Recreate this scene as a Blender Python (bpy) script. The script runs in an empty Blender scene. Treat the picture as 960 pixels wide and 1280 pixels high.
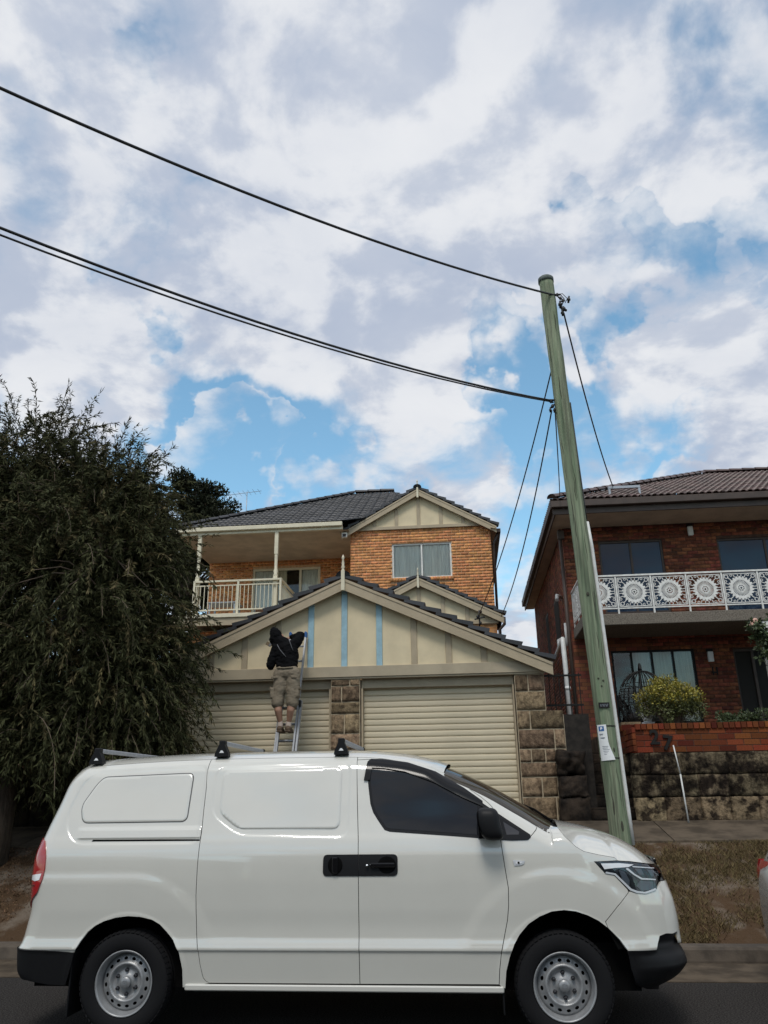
import bpy, bmesh, math, random
import numpy as np
from mathutils import Vector, Matrix, noise as mnoise
from mathutils.geometry import delaunay_2d_cdt

random.seed(7)
RNG = np.random.default_rng(11)
S = bpy.context.scene
COL = S.collection
R = math.radians

# ------------------------------------------------------------------ camera
EYE = Vector((0.0, 0.0, 1.62))
PITCH, YAW, ROLL, FPX = R(19.9), R(5.5), R(0.8), 980.0
fw = Vector((-math.sin(YAW) * math.cos(PITCH), math.cos(YAW) * math.cos(PITCH), math.sin(PITCH)))
rt0 = Vector((math.cos(YAW), math.sin(YAW), 0))
up0 = rt0.cross(fw)
rt = rt0 * math.cos(ROLL) - up0 * math.sin(ROLL)
upv = up0 * math.cos(ROLL) + rt0 * math.sin(ROLL)
cd = bpy.data.cameras.new('camera')
cam = bpy.data.objects.new('camera', cd)
COL.objects.link(cam)
M = Matrix.Identity(4)
for i in range(3):
    M[i][0], M[i][1], M[i][2], M[i][3] = rt[i], upv[i], -fw[i], EYE[i]
cam.matrix_world = M
cd.sensor_fit = 'HORIZONTAL'
cd.sensor_width = 36.0
cd.lens = 36.0 * FPX / 960.0
cd.clip_start = 0.05
cd.clip_end = 3000.0
S.camera = cam


def to_px(p):
    d = Vector(p) - EYE
    z = d.dot(fw)
    if z <= 0.05:
        return None
    return 480 + FPX * d.dot(rt) / z, 640 - FPX * d.dot(upv) / z


# ------------------------------------------------------------------ light
SUN_EL, SUN_AZ = R(56), R(186)          # azimuth measured from +Y clockwise: behind the camera, on the left
S.view_settings.view_transform = 'Standard'
S.view_settings.look = 'None'
S.view_settings.exposure = 0.0
S.view_settings.gamma = 1.0
S.view_settings.use_curve_mapping = False
sd = bpy.data.lights.new('sun', 'SUN')
sd.energy = 1.7
sd.angle = R(18)
sd.color = (1.0, 0.95, 0.88)
sun = bpy.data.objects.new('sun', sd)
COL.objects.link(sun)
sdir = Vector((math.sin(SUN_AZ) * math.cos(SUN_EL), math.cos(SUN_AZ) * math.cos(SUN_EL), math.sin(SUN_EL)))
sun.rotation_euler = sdir.to_track_quat('Z', 'Y').to_euler()
sun.location = (0, -5, 30)

W = bpy.data.worlds.new('World')
S.world = W
W.use_nodes = True
nt = W.node_tree
nt.nodes.clear()


def N(tree, typ, **kw):
    n = tree.nodes.new(typ)
    for k, v in kw.items():
        if k == 'ins':
            for a, b in v.items():
                n.inputs[a].default_value = b
        else:
            setattr(n, k, v)
    return n


def math_node(tree, op, a, b=None, c=None, clamp=False):
    n = tree.nodes.new('ShaderNodeMath')
    n.operation = op
    n.use_clamp = clamp
    for i, v in enumerate((a, b, c)):
        if v is None:
            continue
        if isinstance(v, (int, float)):
            n.inputs[i].default_value = v
        else:
            tree.links.new(v, n.inputs[i])
    return n.outputs[0]


def smooth(tree, val, lo, hi, a=0.0, b=1.0):
    n = tree.nodes.new('ShaderNodeMapRange')
    n.interpolation_type = 'SMOOTHSTEP'
    tree.links.new(val, n.inputs['Value'])
    n.inputs['From Min'].default_value = lo
    n.inputs['From Max'].default_value = hi
    n.inputs['To Min'].default_value = a
    n.inputs['To Max'].default_value = b
    return n.outputs['Result']


def mixc(tree, fac, a, b):
    n = tree.nodes.new('ShaderNodeMix')
    n.data_type = 'RGBA'
    for sock, v in ((n.inputs[0], fac), (n.inputs[6], a), (n.inputs[7], b)):
        if isinstance(v, (int, float)):
            sock.default_value = v
        elif isinstance(v, tuple):
            sock.default_value = v if len(v) == 4 else (*v, 1)
        else:
            tree.links.new(v, sock)
    return n.outputs[2]


SKY_STRENGTH = 0.15
sky = N(nt, 'ShaderNodeTexSky', sky_type='NISHITA', sun_disc=False, sun_elevation=SUN_EL, sun_rotation=SUN_AZ,
        air_density=1.0, dust_density=0.6, ozone_density=1.6)
tc = N(nt, 'ShaderNodeTexCoord')
sep = N(nt, 'ShaderNodeSeparateXYZ')
nt.links.new(tc.outputs['Generated'], sep.inputs[0])
zc = math_node(nt, 'ADD', math_node(nt, 'MAXIMUM', sep.outputs[2], 0.0), 0.26)
px = math_node(nt, 'DIVIDE', sep.outputs[0], zc)
py = math_node(nt, 'DIVIDE', sep.outputs[1], zc)
cmb = N(nt, 'ShaderNodeCombineXYZ')
nt.links.new(px, cmb.inputs[0])
nt.links.new(py, cmb.inputs[1])


def cloud_noise(offset, scale, detail, rough, dist):
    mp = N(nt, 'ShaderNodeMapping')
    mp.inputs['Location'].default_value = offset
    nt.links.new(cmb.outputs[0], mp.inputs['Vector'])
    n = N(nt, 'ShaderNodeTexNoise')
    n.inputs['Scale'].default_value = scale
    n.inputs['Detail'].default_value = detail
    n.inputs['Roughness'].default_value = rough
    n.inputs['Distortion'].default_value = dist
    nt.links.new(mp.outputs[0], n.inputs['Vector'])
    return n.outputs['Fac']


SEED = (3.1, 7.4, 2.0)
puff = cloud_noise(SEED, 5.2, 10.0, 0.55, 0.2)
puff_lit = cloud_noise((SEED[0] + 0.03, SEED[1] + 0.06, SEED[2]), 5.2, 8.0, 0.52, 0.2)
big = cloud_noise((1.7, 4.2, 5.0), 1.3, 4.0, 0.5, 0.2)
# ragged openings and banks of this particular cloud field: (azimuth, elevation, radius in degrees, amount)
wn = N(nt, 'ShaderNodeTexNoise')
wn.inputs['Scale'].default_value = 9.0
wn.inputs['Detail'].default_value = 5.0
wn.inputs['Roughness'].default_value = 0.5
nt.links.new(tc.outputs['Generated'], wn.inputs['Vector'])
wv = N(nt, 'ShaderNodeVectorMath', operation='MULTIPLY_ADD')
nt.links.new(wn.outputs['Color'], wv.inputs[0])
wv.inputs[1].default_value = (0.07, 0.07, 0.07)
nt.links.new(tc.outputs['Generated'], wv.inputs[2])
wv2 = N(nt, 'ShaderNodeVectorMath', operation='SUBTRACT')
nt.links.new(wv.outputs[0], wv2.inputs[0])
wv2.inputs[1].default_value = (0.035, 0.035, 0.035)
lobes = None
for az, el, rad, amt in [
        (-26.5, 41.0, 3.6, -.11), (-20.4, 38.7, 2.6, -.07), (-16.3, 41.5, 2.0, -.05), (-11.0, 45.9, 1.6, -.06), (-17.3, 47.6, 2.0, -.05), (-26.0, 53.0, 3.0, -.05), (-31.0, 48.0, 4.0, .07), (-29.0, 37.5, 3.0, .08),
        (27.3, 47.5, 3.6, -.10), (15.6, 34.2, 1.2, -.10), (23.1, 32.6, 1.8, -.06), (2.2, 33.9, 2.2, -.12), (6, 32.0, 1.4, -.08), (-16.8, 23.4, 3.6, -.22), (-22.5, 24.3, 2.6, -.18), (1.7, 26.8, 2.2, -.15),
        (10.8, 23.4, 3.4, -.18), (17.2, 22.4, 2.4, -.17), (-9.3, 22.6, 3.0, -.20), (4.5, 20.6, 2.2, -.12), (-34.4, 26.4, 2.0, -.12), (-35, 43.5, 3.0, -.04),
        (-16.1, 21.8, 1.1, .20), (-0.6, 23.3, 2.8, .16), (20.2, 26.2, 3.4, .12), (20.5, 20.6, 1.8, .18), (-27.8, 28.5, 4.0, .08), (-32.5, 34.6, 6.0, .07), (9.1, 40.5, 8.0, .10),
        (-10.0, 36.0, 5.0, .06), (-5.0, 29.5, 3.0, .08), (12.0, 28.5, 2.6, .09), (-7.0, 50.0, 5.0, .08)]:
    a_, e_ = R(az), R(el)
    dp = N(nt, 'ShaderNodeVectorMath', operation='DOT_PRODUCT')
    nt.links.new(wv2.outputs[0], dp.inputs[0])
    dp.inputs[1].default_value = (math.sin(a_) * math.cos(e_), math.cos(a_) * math.cos(e_), math.sin(e_))
    k_ = 1.0 / R(max(rad, 1.5) * 1.2) ** 2
    gsn = math_node(nt, 'EXPONENT', math_node(nt, 'MULTIPLY', math_node(nt, 'MINIMUM', math_node(nt, 'SUBTRACT', dp.outputs['Value'], 1.0), 0.0), k_))
    gsn = math_node(nt, 'MULTIPLY', gsn, amt * 0.85)
    lobes = gsn if lobes is None else math_node(nt, 'ADD', lobes, gsn)
dens = math_node(nt, 'ADD', math_node(nt, 'MULTIPLY', puff, 0.74), math_node(nt, 'MULTIPLY', big, 0.26))
low = smooth(nt, sep.outputs[2], 0.05, 0.55, -0.035, 0.045)      # more open sky towards the horizon
dens = math_node(nt, 'ADD', math_node(nt, 'ADD', dens, low), math_node(nt, 'ADD', lobes, 0.085))
cover = smooth(nt, dens, 0.40, 0.66)
# sunlit puffs against blue-grey bellies
edge = math_node(nt, 'SUBTRACT', puff, puff_lit)
lit = smooth(nt, edge, -0.10, 0.08)
soft = cloud_noise((9.3, 2.2, 1.0), 3.4, 8.0, 0.55, 0.3)
shade = smooth(nt, math_node(nt, 'ADD', math_node(nt, 'MULTIPLY', soft, 0.62), math_node(nt, 'MULTIPLY', lit, 0.30)), 0.14, 0.76)
K = 1.0 / SKY_STRENGTH
ccol = mixc(nt, shade, (0.445 * K, 0.51 * K, 0.64 * K), (0.83 * K, 0.845 * K, 0.875 * K))
blue = N(nt, 'ShaderNodeMix', data_type='RGBA', blend_type='MULTIPLY')
blue.inputs[0].default_value = 1.0
nt.links.new(sky.outputs[0], blue.inputs[6])
blue.inputs[7].default_value = (1.22, 1.52, 1.36, 1)
final = mixc(nt, cover, blue.outputs[2], ccol)
bg = N(nt, 'ShaderNodeBackground')
bg.inputs['Strength'].default_value = SKY_STRENGTH
nt.links.new(final, bg.inputs['Color'])
wo = N(nt, 'ShaderNodeOutputWorld')
nt.links.new(bg.outputs[0], wo.inputs['Surface'])


# ------------------------------------------------------------------ materials
def mat(name, col, rough=0.6, metal=0.0, var=0.0, vscale=8.0, bump=0.0, bscale=40.0, bdist=0.01, col2=None,
        coat=0.0, island=0.0, objrand=0.0, spec=0.5, stretch=None, thr=(0.35, 0.65), coord='Object', trans=0.0,
        alpha=1.0, detail=6.0, streak=None, streak_lo=0.30, coat_ior=1.5):
    m = bpy.data.materials.new(name)
    m.use_nodes = True
    t = m.node_tree
    b = t.nodes['Principled BSDF']
    b.inputs['Base Color'].default_value = (*col, 1)
    b.inputs['Roughness'].default_value = rough
    b.inputs['Metallic'].default_value = metal
    b.inputs['Specular IOR Level'].default_value = spec
    b.inputs['Coat Weight'].default_value = coat
    b.inputs['Coat Roughness'].default_value = 0.055
    b.inputs['Coat IOR'].default_value = coat_ior
    b.inputs['Transmission Weight'].default_value = trans
    b.inputs['Alpha'].default_value = alpha
    tcn = N(t, 'ShaderNodeTexCoord')
    vec = tcn.outputs[coord]
    if stretch:
        mp = N(t, 'ShaderNodeMapping')
        mp.inputs['Scale'].default_value = stretch
        t.links.new(vec, mp.inputs['Vector'])
        vec = mp.outputs[0]
    colour = None
    if var > 0 or col2:
        n = N(t, 'ShaderNodeTexNoise')
        n.inputs['Scale'].default_value = vscale
        n.inputs['Detail'].default_value = detail
        n.inputs['Roughness'].default_value = 0.6
        t.links.new(vec, n.inputs['Vector'])
        f = smooth(t, n.outputs['Fac'], thr[0], thr[1])
        if col2 is None:
            col2 = tuple(max(0.0, c * (1 - var)) for c in col)
            c1 = tuple(min(1.0, c * (1 + var)) for c in col)
        else:
            c1 = col
        colour = mixc(t, f, c1, col2)
    if island > 0 or objrand > 0:
        g = N(t, 'ShaderNodeNewGeometry')
        oi = N(t, 'ShaderNodeObjectInfo')
        s = math_node(t, 'ADD', g.outputs['Random Per Island'], oi.outputs['Random'])
        fr = math_node(t, 'FRACT', math_node(t, 'MULTIPLY', s, 7.31))
        amt = max(island, objrand)
        k = math_node(t, 'MULTIPLY_ADD', fr, 2 * amt, 1 - amt)
        hs = N(t, 'ShaderNodeHueSaturation')
        fr2 = math_node(t, 'FRACT', math_node(t, 'MULTIPLY', s, 31.7))
        t.links.new(math_node(t, 'MULTIPLY_ADD', fr2, amt * 0.06, 0.5 - amt * 0.03), hs.inputs['Hue'])
        t.links.new(k, hs.inputs['Value'])
        if colour is not None:
            t.links.new(colour, hs.inputs['Color'])
        else:
            hs.inputs['Color'].default_value = (*col, 1)
        colour = hs.outputs[0]
    if streak:
        mp3 = N(t, 'ShaderNodeMapping')
        mp3.inputs['Scale'].default_value = streak
        t.links.new(tcn.outputs[coord], mp3.inputs['Vector'])
        n3 = N(t, 'ShaderNodeTexNoise')
        n3.inputs['Scale'].default_value = 1.0
        n3.inputs['Detail'].default_value = 8
        n3.inputs['Roughness'].default_value = 0.65
        t.links.new(mp3.outputs[0], n3.inputs['Vector'])
        g3 = smooth(t, n3.outputs['Fac'], 0.30, 0.62, streak_lo, 1.15)
        mu = N(t, 'ShaderNodeMix', data_type='RGBA', blend_type='MULTIPLY')
        mu.inputs[0].default_value = 1.0
        if colour is not None:
            t.links.new(colour, mu.inputs[6])
        else:
            mu.inputs[6].default_value = (*col, 1)
        t.links.new(g3, mu.inputs[7])
        colour = mu.outputs[2]
    if colour is not None:
        t.links.new(colour, b.inputs['Base Color'])
    if bump > 0:
        n2 = N(t, 'ShaderNodeTexNoise')
        n2.inputs['Scale'].default_value = bscale
        n2.inputs['Detail'].default_value = 8
        n2.inputs['Roughness'].default_value = 0.65
        t.links.new(vec, n2.inputs['Vector'])
        bp = N(t, 'ShaderNodeBump')
        bp.inputs['Strength'].default_value = bump
        bp.inputs['Distance'].default_value = bdist
        t.links.new(n2.outputs['Fac'], bp.inputs['Height'])
        t.links.new(bp.outputs[0], b.inputs['Normal'])
    return m


MT = {}


def mk(name, *a, **k):
    MT[name] = mat(name, *a, **k)
    return MT[name]


# ------------------------------------------------------------------ object helpers
ROOT = {}           # object name -> world location of the root it belongs to


def tag(o, label=None, cat=None, group=None, kind=None):
    if label:
        o['label'] = label
    if cat:
        o['category'] = cat
    if group:
        o['group'] = group
    if kind:
        o['kind'] = kind
    return o


def thing(name, label, cat, loc=(0, 0, 0), group=None):
    o = bpy.data.objects.new(name, None)
    o.empty_display_size = 0.2
    o.location = loc
    COL.objects.link(o)
    ROOT[o.name] = Vector(loc)
    return tag(o, label, cat, group)


def link_mesh(name, me, parent=None, loc=(0, 0, 0), scale=None, rot=None):
    """loc is in the root's own frame"""
    o = bpy.data.objects.new(name, me)
    o.location = loc
    if scale:
        o.scale = scale
    if rot:
        o.rotation_euler = rot
    COL.objects.link(o)
    if parent is not None:
        o.parent = parent
        ROOT[o.name] = ROOT[parent.name]
    else:
        ROOT[o.name] = Vector((0, 0, 0))
    return o


def frame(d):
    d = Vector(d).normalized()
    a = Vector((0, 0, 1)) if abs(d.z) < 0.95 else Vector((1, 0, 0))
    u = d.cross(a).normalized()
    return u, d.cross(u).normalized()


class MB:
    """collects solids into one mesh"""

    def __init__(s):
        s.v = []
        s.f = []
        s.sm = []

    def add(s, vs, fs, smooth=False):
        b = len(s.v)
        s.v += [tuple(p) for p in vs]
        s.f += [tuple(b + i for i in f) for f in fs]
        s.sm += [smooth] * len(fs)
        return s

    def box(s, x0, x1, y0, y1, z0, z1):
        vs = [(x, y, z) for z in (z0, z1) for y in (y0, y1) for x in (x0, x1)]
        return s.add(vs, [(0, 2, 3, 1), (4, 5, 7, 6), (0, 1, 5, 4), (2, 6, 7, 3), (0, 4, 6, 2), (1, 3, 7, 5)])

    def bbox(s, x0, x1, y0, y1, z0, z1, b=0.006):
        """box with small chamfers"""
        vs, fs = [], []
        ring = [(x0 + b, y0), (x1 - b, y0), (x1, y0 + b), (x1, y1 - b), (x1 - b, y1), (x0 + b, y1), (x0, y1 - b), (x0, y0 + b)]
        inner = [(min(max(x, x0 + b), x1 - b), min(max(y, y0 + b), y1 - b)) for x, y in ring]
        for z, r in ((z0, inner), (z0 + b, ring), (z1 - b, ring), (z1, inner)):
            vs += [(x, y, z) for x, y in r]
        for k in range(3):
            for i in range(8):
                j = (i + 1) % 8
                fs.append((k * 8 + i, k * 8 + j, k * 8 + 8 + j, k * 8 + 8 + i))
        fs.append(tuple(range(7, -1, -1)))
        fs.append(tuple(range(24, 32)))
        return s.add(vs, fs)

    def tube(s, pts, r, n=8, caps=True, smooth=True):
        pts = [Vector(p) for p in pts]
        rs = r if isinstance(r, (list, tuple)) else [r] * len(pts)
        vs, fs = [], []
        u, w = frame(pts[1] - pts[0])
        for i, p in enumerate(pts):
            d = (pts[min(i + 1, len(pts) - 1)] - pts[max(i - 1, 0)]).normalized()
            u = (u - d * u.dot(d)).normalized()
            w = d.cross(u)
            for k in range(n):
                a = 2 * math.pi * k / n
                vs.append(p + (u * math.cos(a) + w * math.sin(a)) * rs[i])
        for i in range(len(pts) - 1):
            for k in range(n):
                l = (k + 1) % n
                fs.append((i * n + k, i * n + l, i * n + n + l, i * n + n + k))
        s.add(vs, fs, smooth)
        if caps:
            b = len(s.v) - len(vs)
            s.f.append(tuple(b + k for k in range(n - 1, -1, -1)))
            s.f.append(tuple(b + (len(pts) - 1) * n + k for k in range(n)))
            s.sm += [False, False]
        return s

    def bar(s, a, b, wx, wy, up=(0, 0, 1)):
        """square bar from a to b, wx across, wy along 'up'"""
        a, b = Vector(a), Vector(b)
        d = (b - a).normalized()
        x = d.cross(Vector(up)).normalized()
        y = x.cross(d)
        vs = [p + x * sx * wx / 2 + y * sy * wy / 2 for p in (a, b) for sx, sy in ((-1, -1), (1, -1), (1, 1), (-1, 1))]
        return s.add(vs, [(3, 2, 1, 0), (4, 5, 6, 7), (0, 1, 5, 4), (1, 2, 6, 5), (2, 3, 7, 6), (3, 0, 4, 7)])

    def prism(s, poly, y0, y1):
        """polygon in (x, z), extruded along y"""
        n = len(poly)
        vs = [(x, y0, z) for x, z in poly] + [(x, y1, z) for x, z in poly]
        fs = [tuple(range(n)), tuple(range(2 * n - 1, n - 1, -1))]
        for i in range(n):
            j = (i + 1) % n
            fs.append((j, i, n + i, n + j))
        return s.add(vs, fs)

    def lathe(s, prof, n=24, axis='Z', c=(0, 0, 0), smooth=True, flip=False):
        vs, fs = [], []
        for r, h in prof:
            for k in range(n):
                a = 2 * math.pi * k / n
                x, y = r * math.cos(a), r * math.sin(a)
                p = {'Z': (x, y, h), 'Y': (x, h, y), 'X': (h, x, y)}[axis]
                vs.append((p[0] + c[0], p[1] + c[1], p[2] + c[2]))
        for i in range(len(prof) - 1):
            for k in range(n):
                l = (k + 1) % n
                f = (i * n + k, i * n + l, i * n + n + l, i * n + n + k)
                fs.append(f[::-1] if flip else f)
        return s.add(vs, fs, smooth)

    def sphere(s, c, r, n=12, m=8, sc=(1, 1, 1)):
        vs, fs = [], []
        for i in range(m + 1):
            t = math.pi * i / m
            for k in range(n):
                a = 2 * math.pi * k / n
                vs.append((c[0] + r * sc[0] * math.sin(t) * math.cos(a), c[1] + r * sc[1] * math.sin(t) * math.sin(a),
                           c[2] + r * sc[2] * math.cos(t)))
        for i in range(m):
            for k in range(n):
                l = (k + 1) % n
                fs.append((i * n + k, i * n + n + k, i * n + n + l, i * n + l))
        return s.add(vs, fs, True)

    def mesh(s, name, m, off=Vector((0, 0, 0))):
        me = bpy.data.meshes.new(name)
        me.from_pydata([(p[0] - off[0], p[1] - off[1], p[2] - off[2]) for p in s.v], [], s.f)
        me.polygons.foreach_set('use_smooth', s.sm)
        for mm in (m if isinstance(m, (list, tuple)) else [m]):
            me.materials.append(mm)
        me.update()
        return me

    def build(s, name, m, parent=None):
        off = ROOT[parent.name] if parent is not None else Vector((0, 0, 0))
        return link_mesh(name, s.mesh(name, m, off), parent)


def fast_mesh(name, verts, faces_quads, m, parent=None, smooth=False):
    """numpy arrays: verts (n,3), faces (k,4) or (k,3)"""
    me = bpy.data.meshes.new(name)
    off = np.array(ROOT[parent.name]) if parent is not None else np.zeros(3)
    verts = np.asarray(verts, np.float32) - off.astype(np.float32)
    fq = np.asarray(faces_quads, np.int32)
    k, c = fq.shape
    me.vertices.add(len(verts))
    me.vertices.foreach_set('co', verts.ravel())
    me.loops.add(k * c)
    me.loops.foreach_set('vertex_index', fq.ravel())
    me.polygons.add(k)
    me.polygons.foreach_set('loop_start', np.arange(0, k * c, c, dtype=np.int32))
    if smooth:
        me.polygons.foreach_set('use_smooth', np.ones(k, bool))
    me.materials.append(m)
    me.update(calc_edges=True)
    me.validate()
    return link_mesh(name, me, parent)


UNIT = {}


def unit_box(key, m):
    if key not in UNIT:
        b = MB()
        b.bbox(-0.5, 0.5, -0.5, 0.5, -0.5, 0.5, 0.03)
        UNIT[key] = b.mesh(key, m)
    return UNIT[key]
# ------------------------------------------------------------------ palette
mk('asphalt', (0.034, 0.031, 0.029), 0.95, spec=0.2, var=0.85, vscale=75, detail=13.0, thr=(0.38, 0.62), bump=0.9, bscale=180, bdist=0.008)
mk('concrete', (0.085, 0.066, 0.047), 0.9, var=0.35, vscale=3.0, spec=0.2, bump=0.3, bscale=60, bdist=0.004)
mk('kerb_concrete', (0.075, 0.060, 0.046), 0.9, var=0.35, vscale=4.0, bump=0.4, bscale=50, bdist=0.006)
mk('earth', (0.082, 0.050, 0.028), 0.95, vscale=2.2, col2=(0.175, 0.140, 0.108), bump=1.0, bscale=28, bdist=0.03, thr=(0.47, 0.64), spec=0.15, detail=10.0)
mk('straw', (0.128, 0.093, 0.038), 0.9, island=0.45)
mk('dead_leaf', (0.15, 0.085, 0.045), 0.9, island=0.5)
mk('sandstone', (0.275, 0.195, 0.122), 0.9, vscale=9, col2=(0.115, 0.078, 0.050), bump=1.0, bscale=40, bdist=0.02, objrand=0.38, thr=(0.40, 0.68), detail=13.0, spec=0.2, streak=(22, 22, 14), streak_lo=0.55)
mk('sandstone_mortar', (0.42, 0.345, 0.24), 0.95, var=0.2, vscale=10)
mk('old_stone', (0.165, 0.128, 0.082), 0.95, vscale=5.0, col2=(0.020, 0.014, 0.010), bump=1.0, bscale=30, bdist=0.03, objrand=0.35, thr=(0.38, 0.57), detail=13.0, spec=0.15, streak=(16, 16, 9), streak_lo=0.25)
mk('pale_stone', (0.24, 0.18, 0.11), 0.95, vscale=6.0, col2=(0.035, 0.025, 0.017), bump=1.0, bscale=30, bdist=0.03, objrand=0.3, thr=(0.45, 0.60), detail=13.0, spec=0.15, streak=(14, 14, 16), streak_lo=0.35)
mk('old_mortar', (0.025, 0.020, 0.016), 0.95, var=0.4, vscale=8)
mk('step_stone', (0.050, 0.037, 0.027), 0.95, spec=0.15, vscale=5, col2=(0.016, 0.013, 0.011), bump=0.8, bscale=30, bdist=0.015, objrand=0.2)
mk('blond_brick', (0.56, 0.235, 0.088), 0.85, var=0.22, vscale=12, bump=0.3, bscale=60, bdist=0.003, island=0.30, objrand=0.30)
mk('blond_mortar', (0.56, 0.36, 0.21), 0.95, var=0.15, vscale=10)
mk('red_brick', (0.185, 0.054, 0.026), 0.85, var=0.3, vscale=12, bump=0.3, bscale=60, bdist=0.003, island=0.5, objrand=0.5)
mk('red_mortar', (0.075, 0.040, 0.028), 0.95, var=0.25, vscale=10)
mk('front_brick', (0.140, 0.034, 0.012), 0.8, var=0.35, vscale=14, bump=0.4, bscale=60, bdist=0.003, island=0.5, objrand=0.5, spec=0.2)
mk('cream_panel', (0.66, 0.555, 0.37), 0.75, var=0.08, vscale=1.6, bump=0.08, bscale=120, bdist=0.002)
mk('tan_trim', (0.40, 0.325, 0.22), 0.6, var=0.08, vscale=3.0, bump=0.06, bscale=90, bdist=0.002)
mk('beam_trim', (0.40, 0.335, 0.235), 0.6, var=0.08, vscale=2.5, bump=0.06, bscale=90, bdist=0.002)
mk('blue_paint', (0.29, 0.45, 0.52), 0.6, var=0.10, vscale=7)
mk('door_steel', (0.60, 0.52, 0.37), 0.5, var=0.07, vscale=2.0, stretch=(0.4, 1, 3), objrand=0.06)
mk('cream_paint', (0.66, 0.60, 0.45), 0.55, var=0.06, vscale=3)
mk('white_paint', (0.72, 0.71, 0.67), 0.5, var=0.08, vscale=6)
mk('dark_tile', (0.034, 0.034, 0.038), 0.42, island=0.35, bump=0.3, bscale=60, bdist=0.003)
mk('brown_tile', (0.085, 0.050, 0.045), 0.38, island=0.4, bump=0.3, bscale=60, bdist=0.003)
mk('brown_trim', (0.055, 0.036, 0.028), 0.55, var=0.15, vscale=4)
mk('soffit', (0.50, 0.41, 0.31), 0.8, var=0.12, vscale=2)
mk('slab_concrete', (0.21, 0.18, 0.145), 0.95, vscale=45, col2=(0.10, 0.085, 0.07), bump=0.7, bscale=80, bdist=0.008)
mk('white_iron', (0.68, 0.67, 0.64), 0.5, var=0.12, vscale=12)
mk('dark_iron', (0.012, 0.011, 0.010), 0.6, spec=0.25)
mk('dark_glass', (0.010, 0.011, 0.013), 0.04, spec=0.35)
mk('house_glass', (0.012, 0.026, 0.055), 0.03, spec=0.35)
mk('curtain', (0.82, 0.72, 0.52), 0.85, var=0.12, vscale=3, stretch=(9, 1, 0.4))
mk('curtain_white', (0.90, 0.88, 0.80), 0.85, var=0.10, vscale=3, stretch=(9, 1, 0.4))
mk('black', (0.005, 0.005, 0.005), 0.9, spec=0.05)
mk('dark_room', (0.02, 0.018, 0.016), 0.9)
mk('pvc', (0.62, 0.62, 0.60), 0.45, var=0.08, vscale=10)
mk('alu', (0.33, 0.34, 0.36), 0.5, metal=0.25, var=0.08, vscale=20)
mk('steel_grey', (0.35, 0.37, 0.40), 0.45, metal=0.7)
mk('dark_plastic', (0.018, 0.018, 0.019), 0.5, bump=0.1, bscale=300, bdist=0.0005)
mk('paper', (0.75, 0.76, 0.76), 0.8)
mk('logo_blue', (0.03, 0.12, 0.33), 0.6)
mk('print_grey', (0.22, 0.24, 0.28), 0.8)


# ------------------------------------------------------------------ ground, road, kerb, path
def gz(y):
    return float(np.interp(y, [-900, 9.20, 9.33, 9.36, 9.42, 10.0, 11.35, 11.45, 12.6, 13.3, 19.5, 20.5, 900],
                           [-0.06, -0.06, -0.06, 0.125, 0.14, 0.40, 0.985, 1.0, 1.19, 1.235, 1.24, 2.86, 2.90]))


def gh(x, y):
    z = gz(y)
    if 9.45 < y < 11.40:
        w = min(1, (y - 9.45) / 0.15, (11.40 - y) / 0.1)
        z += w * (0.035 * mnoise.noise((x * 1.3, y * 1.3, 0.3)) + 0.025 * mnoise.noise((x * 5, y * 5, 1.7)) +
                  0.012 * mnoise.noise((x * 16, y * 16, 4.7)))
    return z


xs = [-900, -300, -100, -40, -20, -12] + list(np.arange(-9, 9.01, 0.08)) + [12, 20, 40, 100, 300, 900]
ys = [-900, -300, -100, -30, 0, 6, 9.2, 9.33, 9.36, 9.42] + list(np.arange(9.48, 11.46, 0.055)) + [11.6, 12.6, 13.3, 16, 19.5, 20.5, 30, 60, 150, 400, 900]
nx, ny = len(xs), len(ys)
gv = [(x, y, gh(x, y)) for y in ys for x in xs]
ii = np.arange(nx * ny).reshape(ny, nx)
gf = np.stack([ii[:-1, :-1], ii[:-1, 1:], ii[1:, 1:], ii[1:, :-1]], -1).reshape(-1, 4)
tag(fast_mesh('ground', np.array(gv), gf, MT['earth'], smooth=True), kind='structure')

b = MB()
ry = [-12, 0, 6, 8.34]
rxs = [-200, -20] + list(np.arange(-10, 10.1, 1.0)) + [20, 200]
b.add([(x, y, 0.0) for y in ry for x in rxs], [(j * len(rxs) + i, j * len(rxs) + i + 1, (j + 1) * len(rxs) + i + 1, (j + 1) * len(rxs) + i)
                                               for j in range(3) for i in range(len(rxs) - 1)])
tag(b.build('road', MT['asphalt']), kind='structure')
# concrete gutter dish and the kerb, cast in lengths
gut = tag(bpy.data.objects.new('gutter', None), kind='structure')
COL.objects.link(gut)
ROOT['gutter'] = Vector((0, 0, 0))
krb = tag(bpy.data.objects.new('kerb', None), kind='structure')
COL.objects.link(krb)
ROOT['kerb'] = Vector((0, 0, 0))
L = 2.4
me_g = MB()
me_g.prism([(0, 0), (1, 0), (1, 1), (0, 1)], 0, 1)
gm, km = MB(), MB()


def prof_len(mb, prof, x0, x1):
    n = len(prof)
    vs = [(x0, y, z) for y, z in prof] + [(x1, y, z) for y, z in prof]
    fs = [tuple(range(n - 1, -1, -1)), tuple(range(n, 2 * n))] + [(i, (i + 1) % n, n + (i + 1) % n, n + i) for i in range(n)]
    mb.add(vs, fs)


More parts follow.
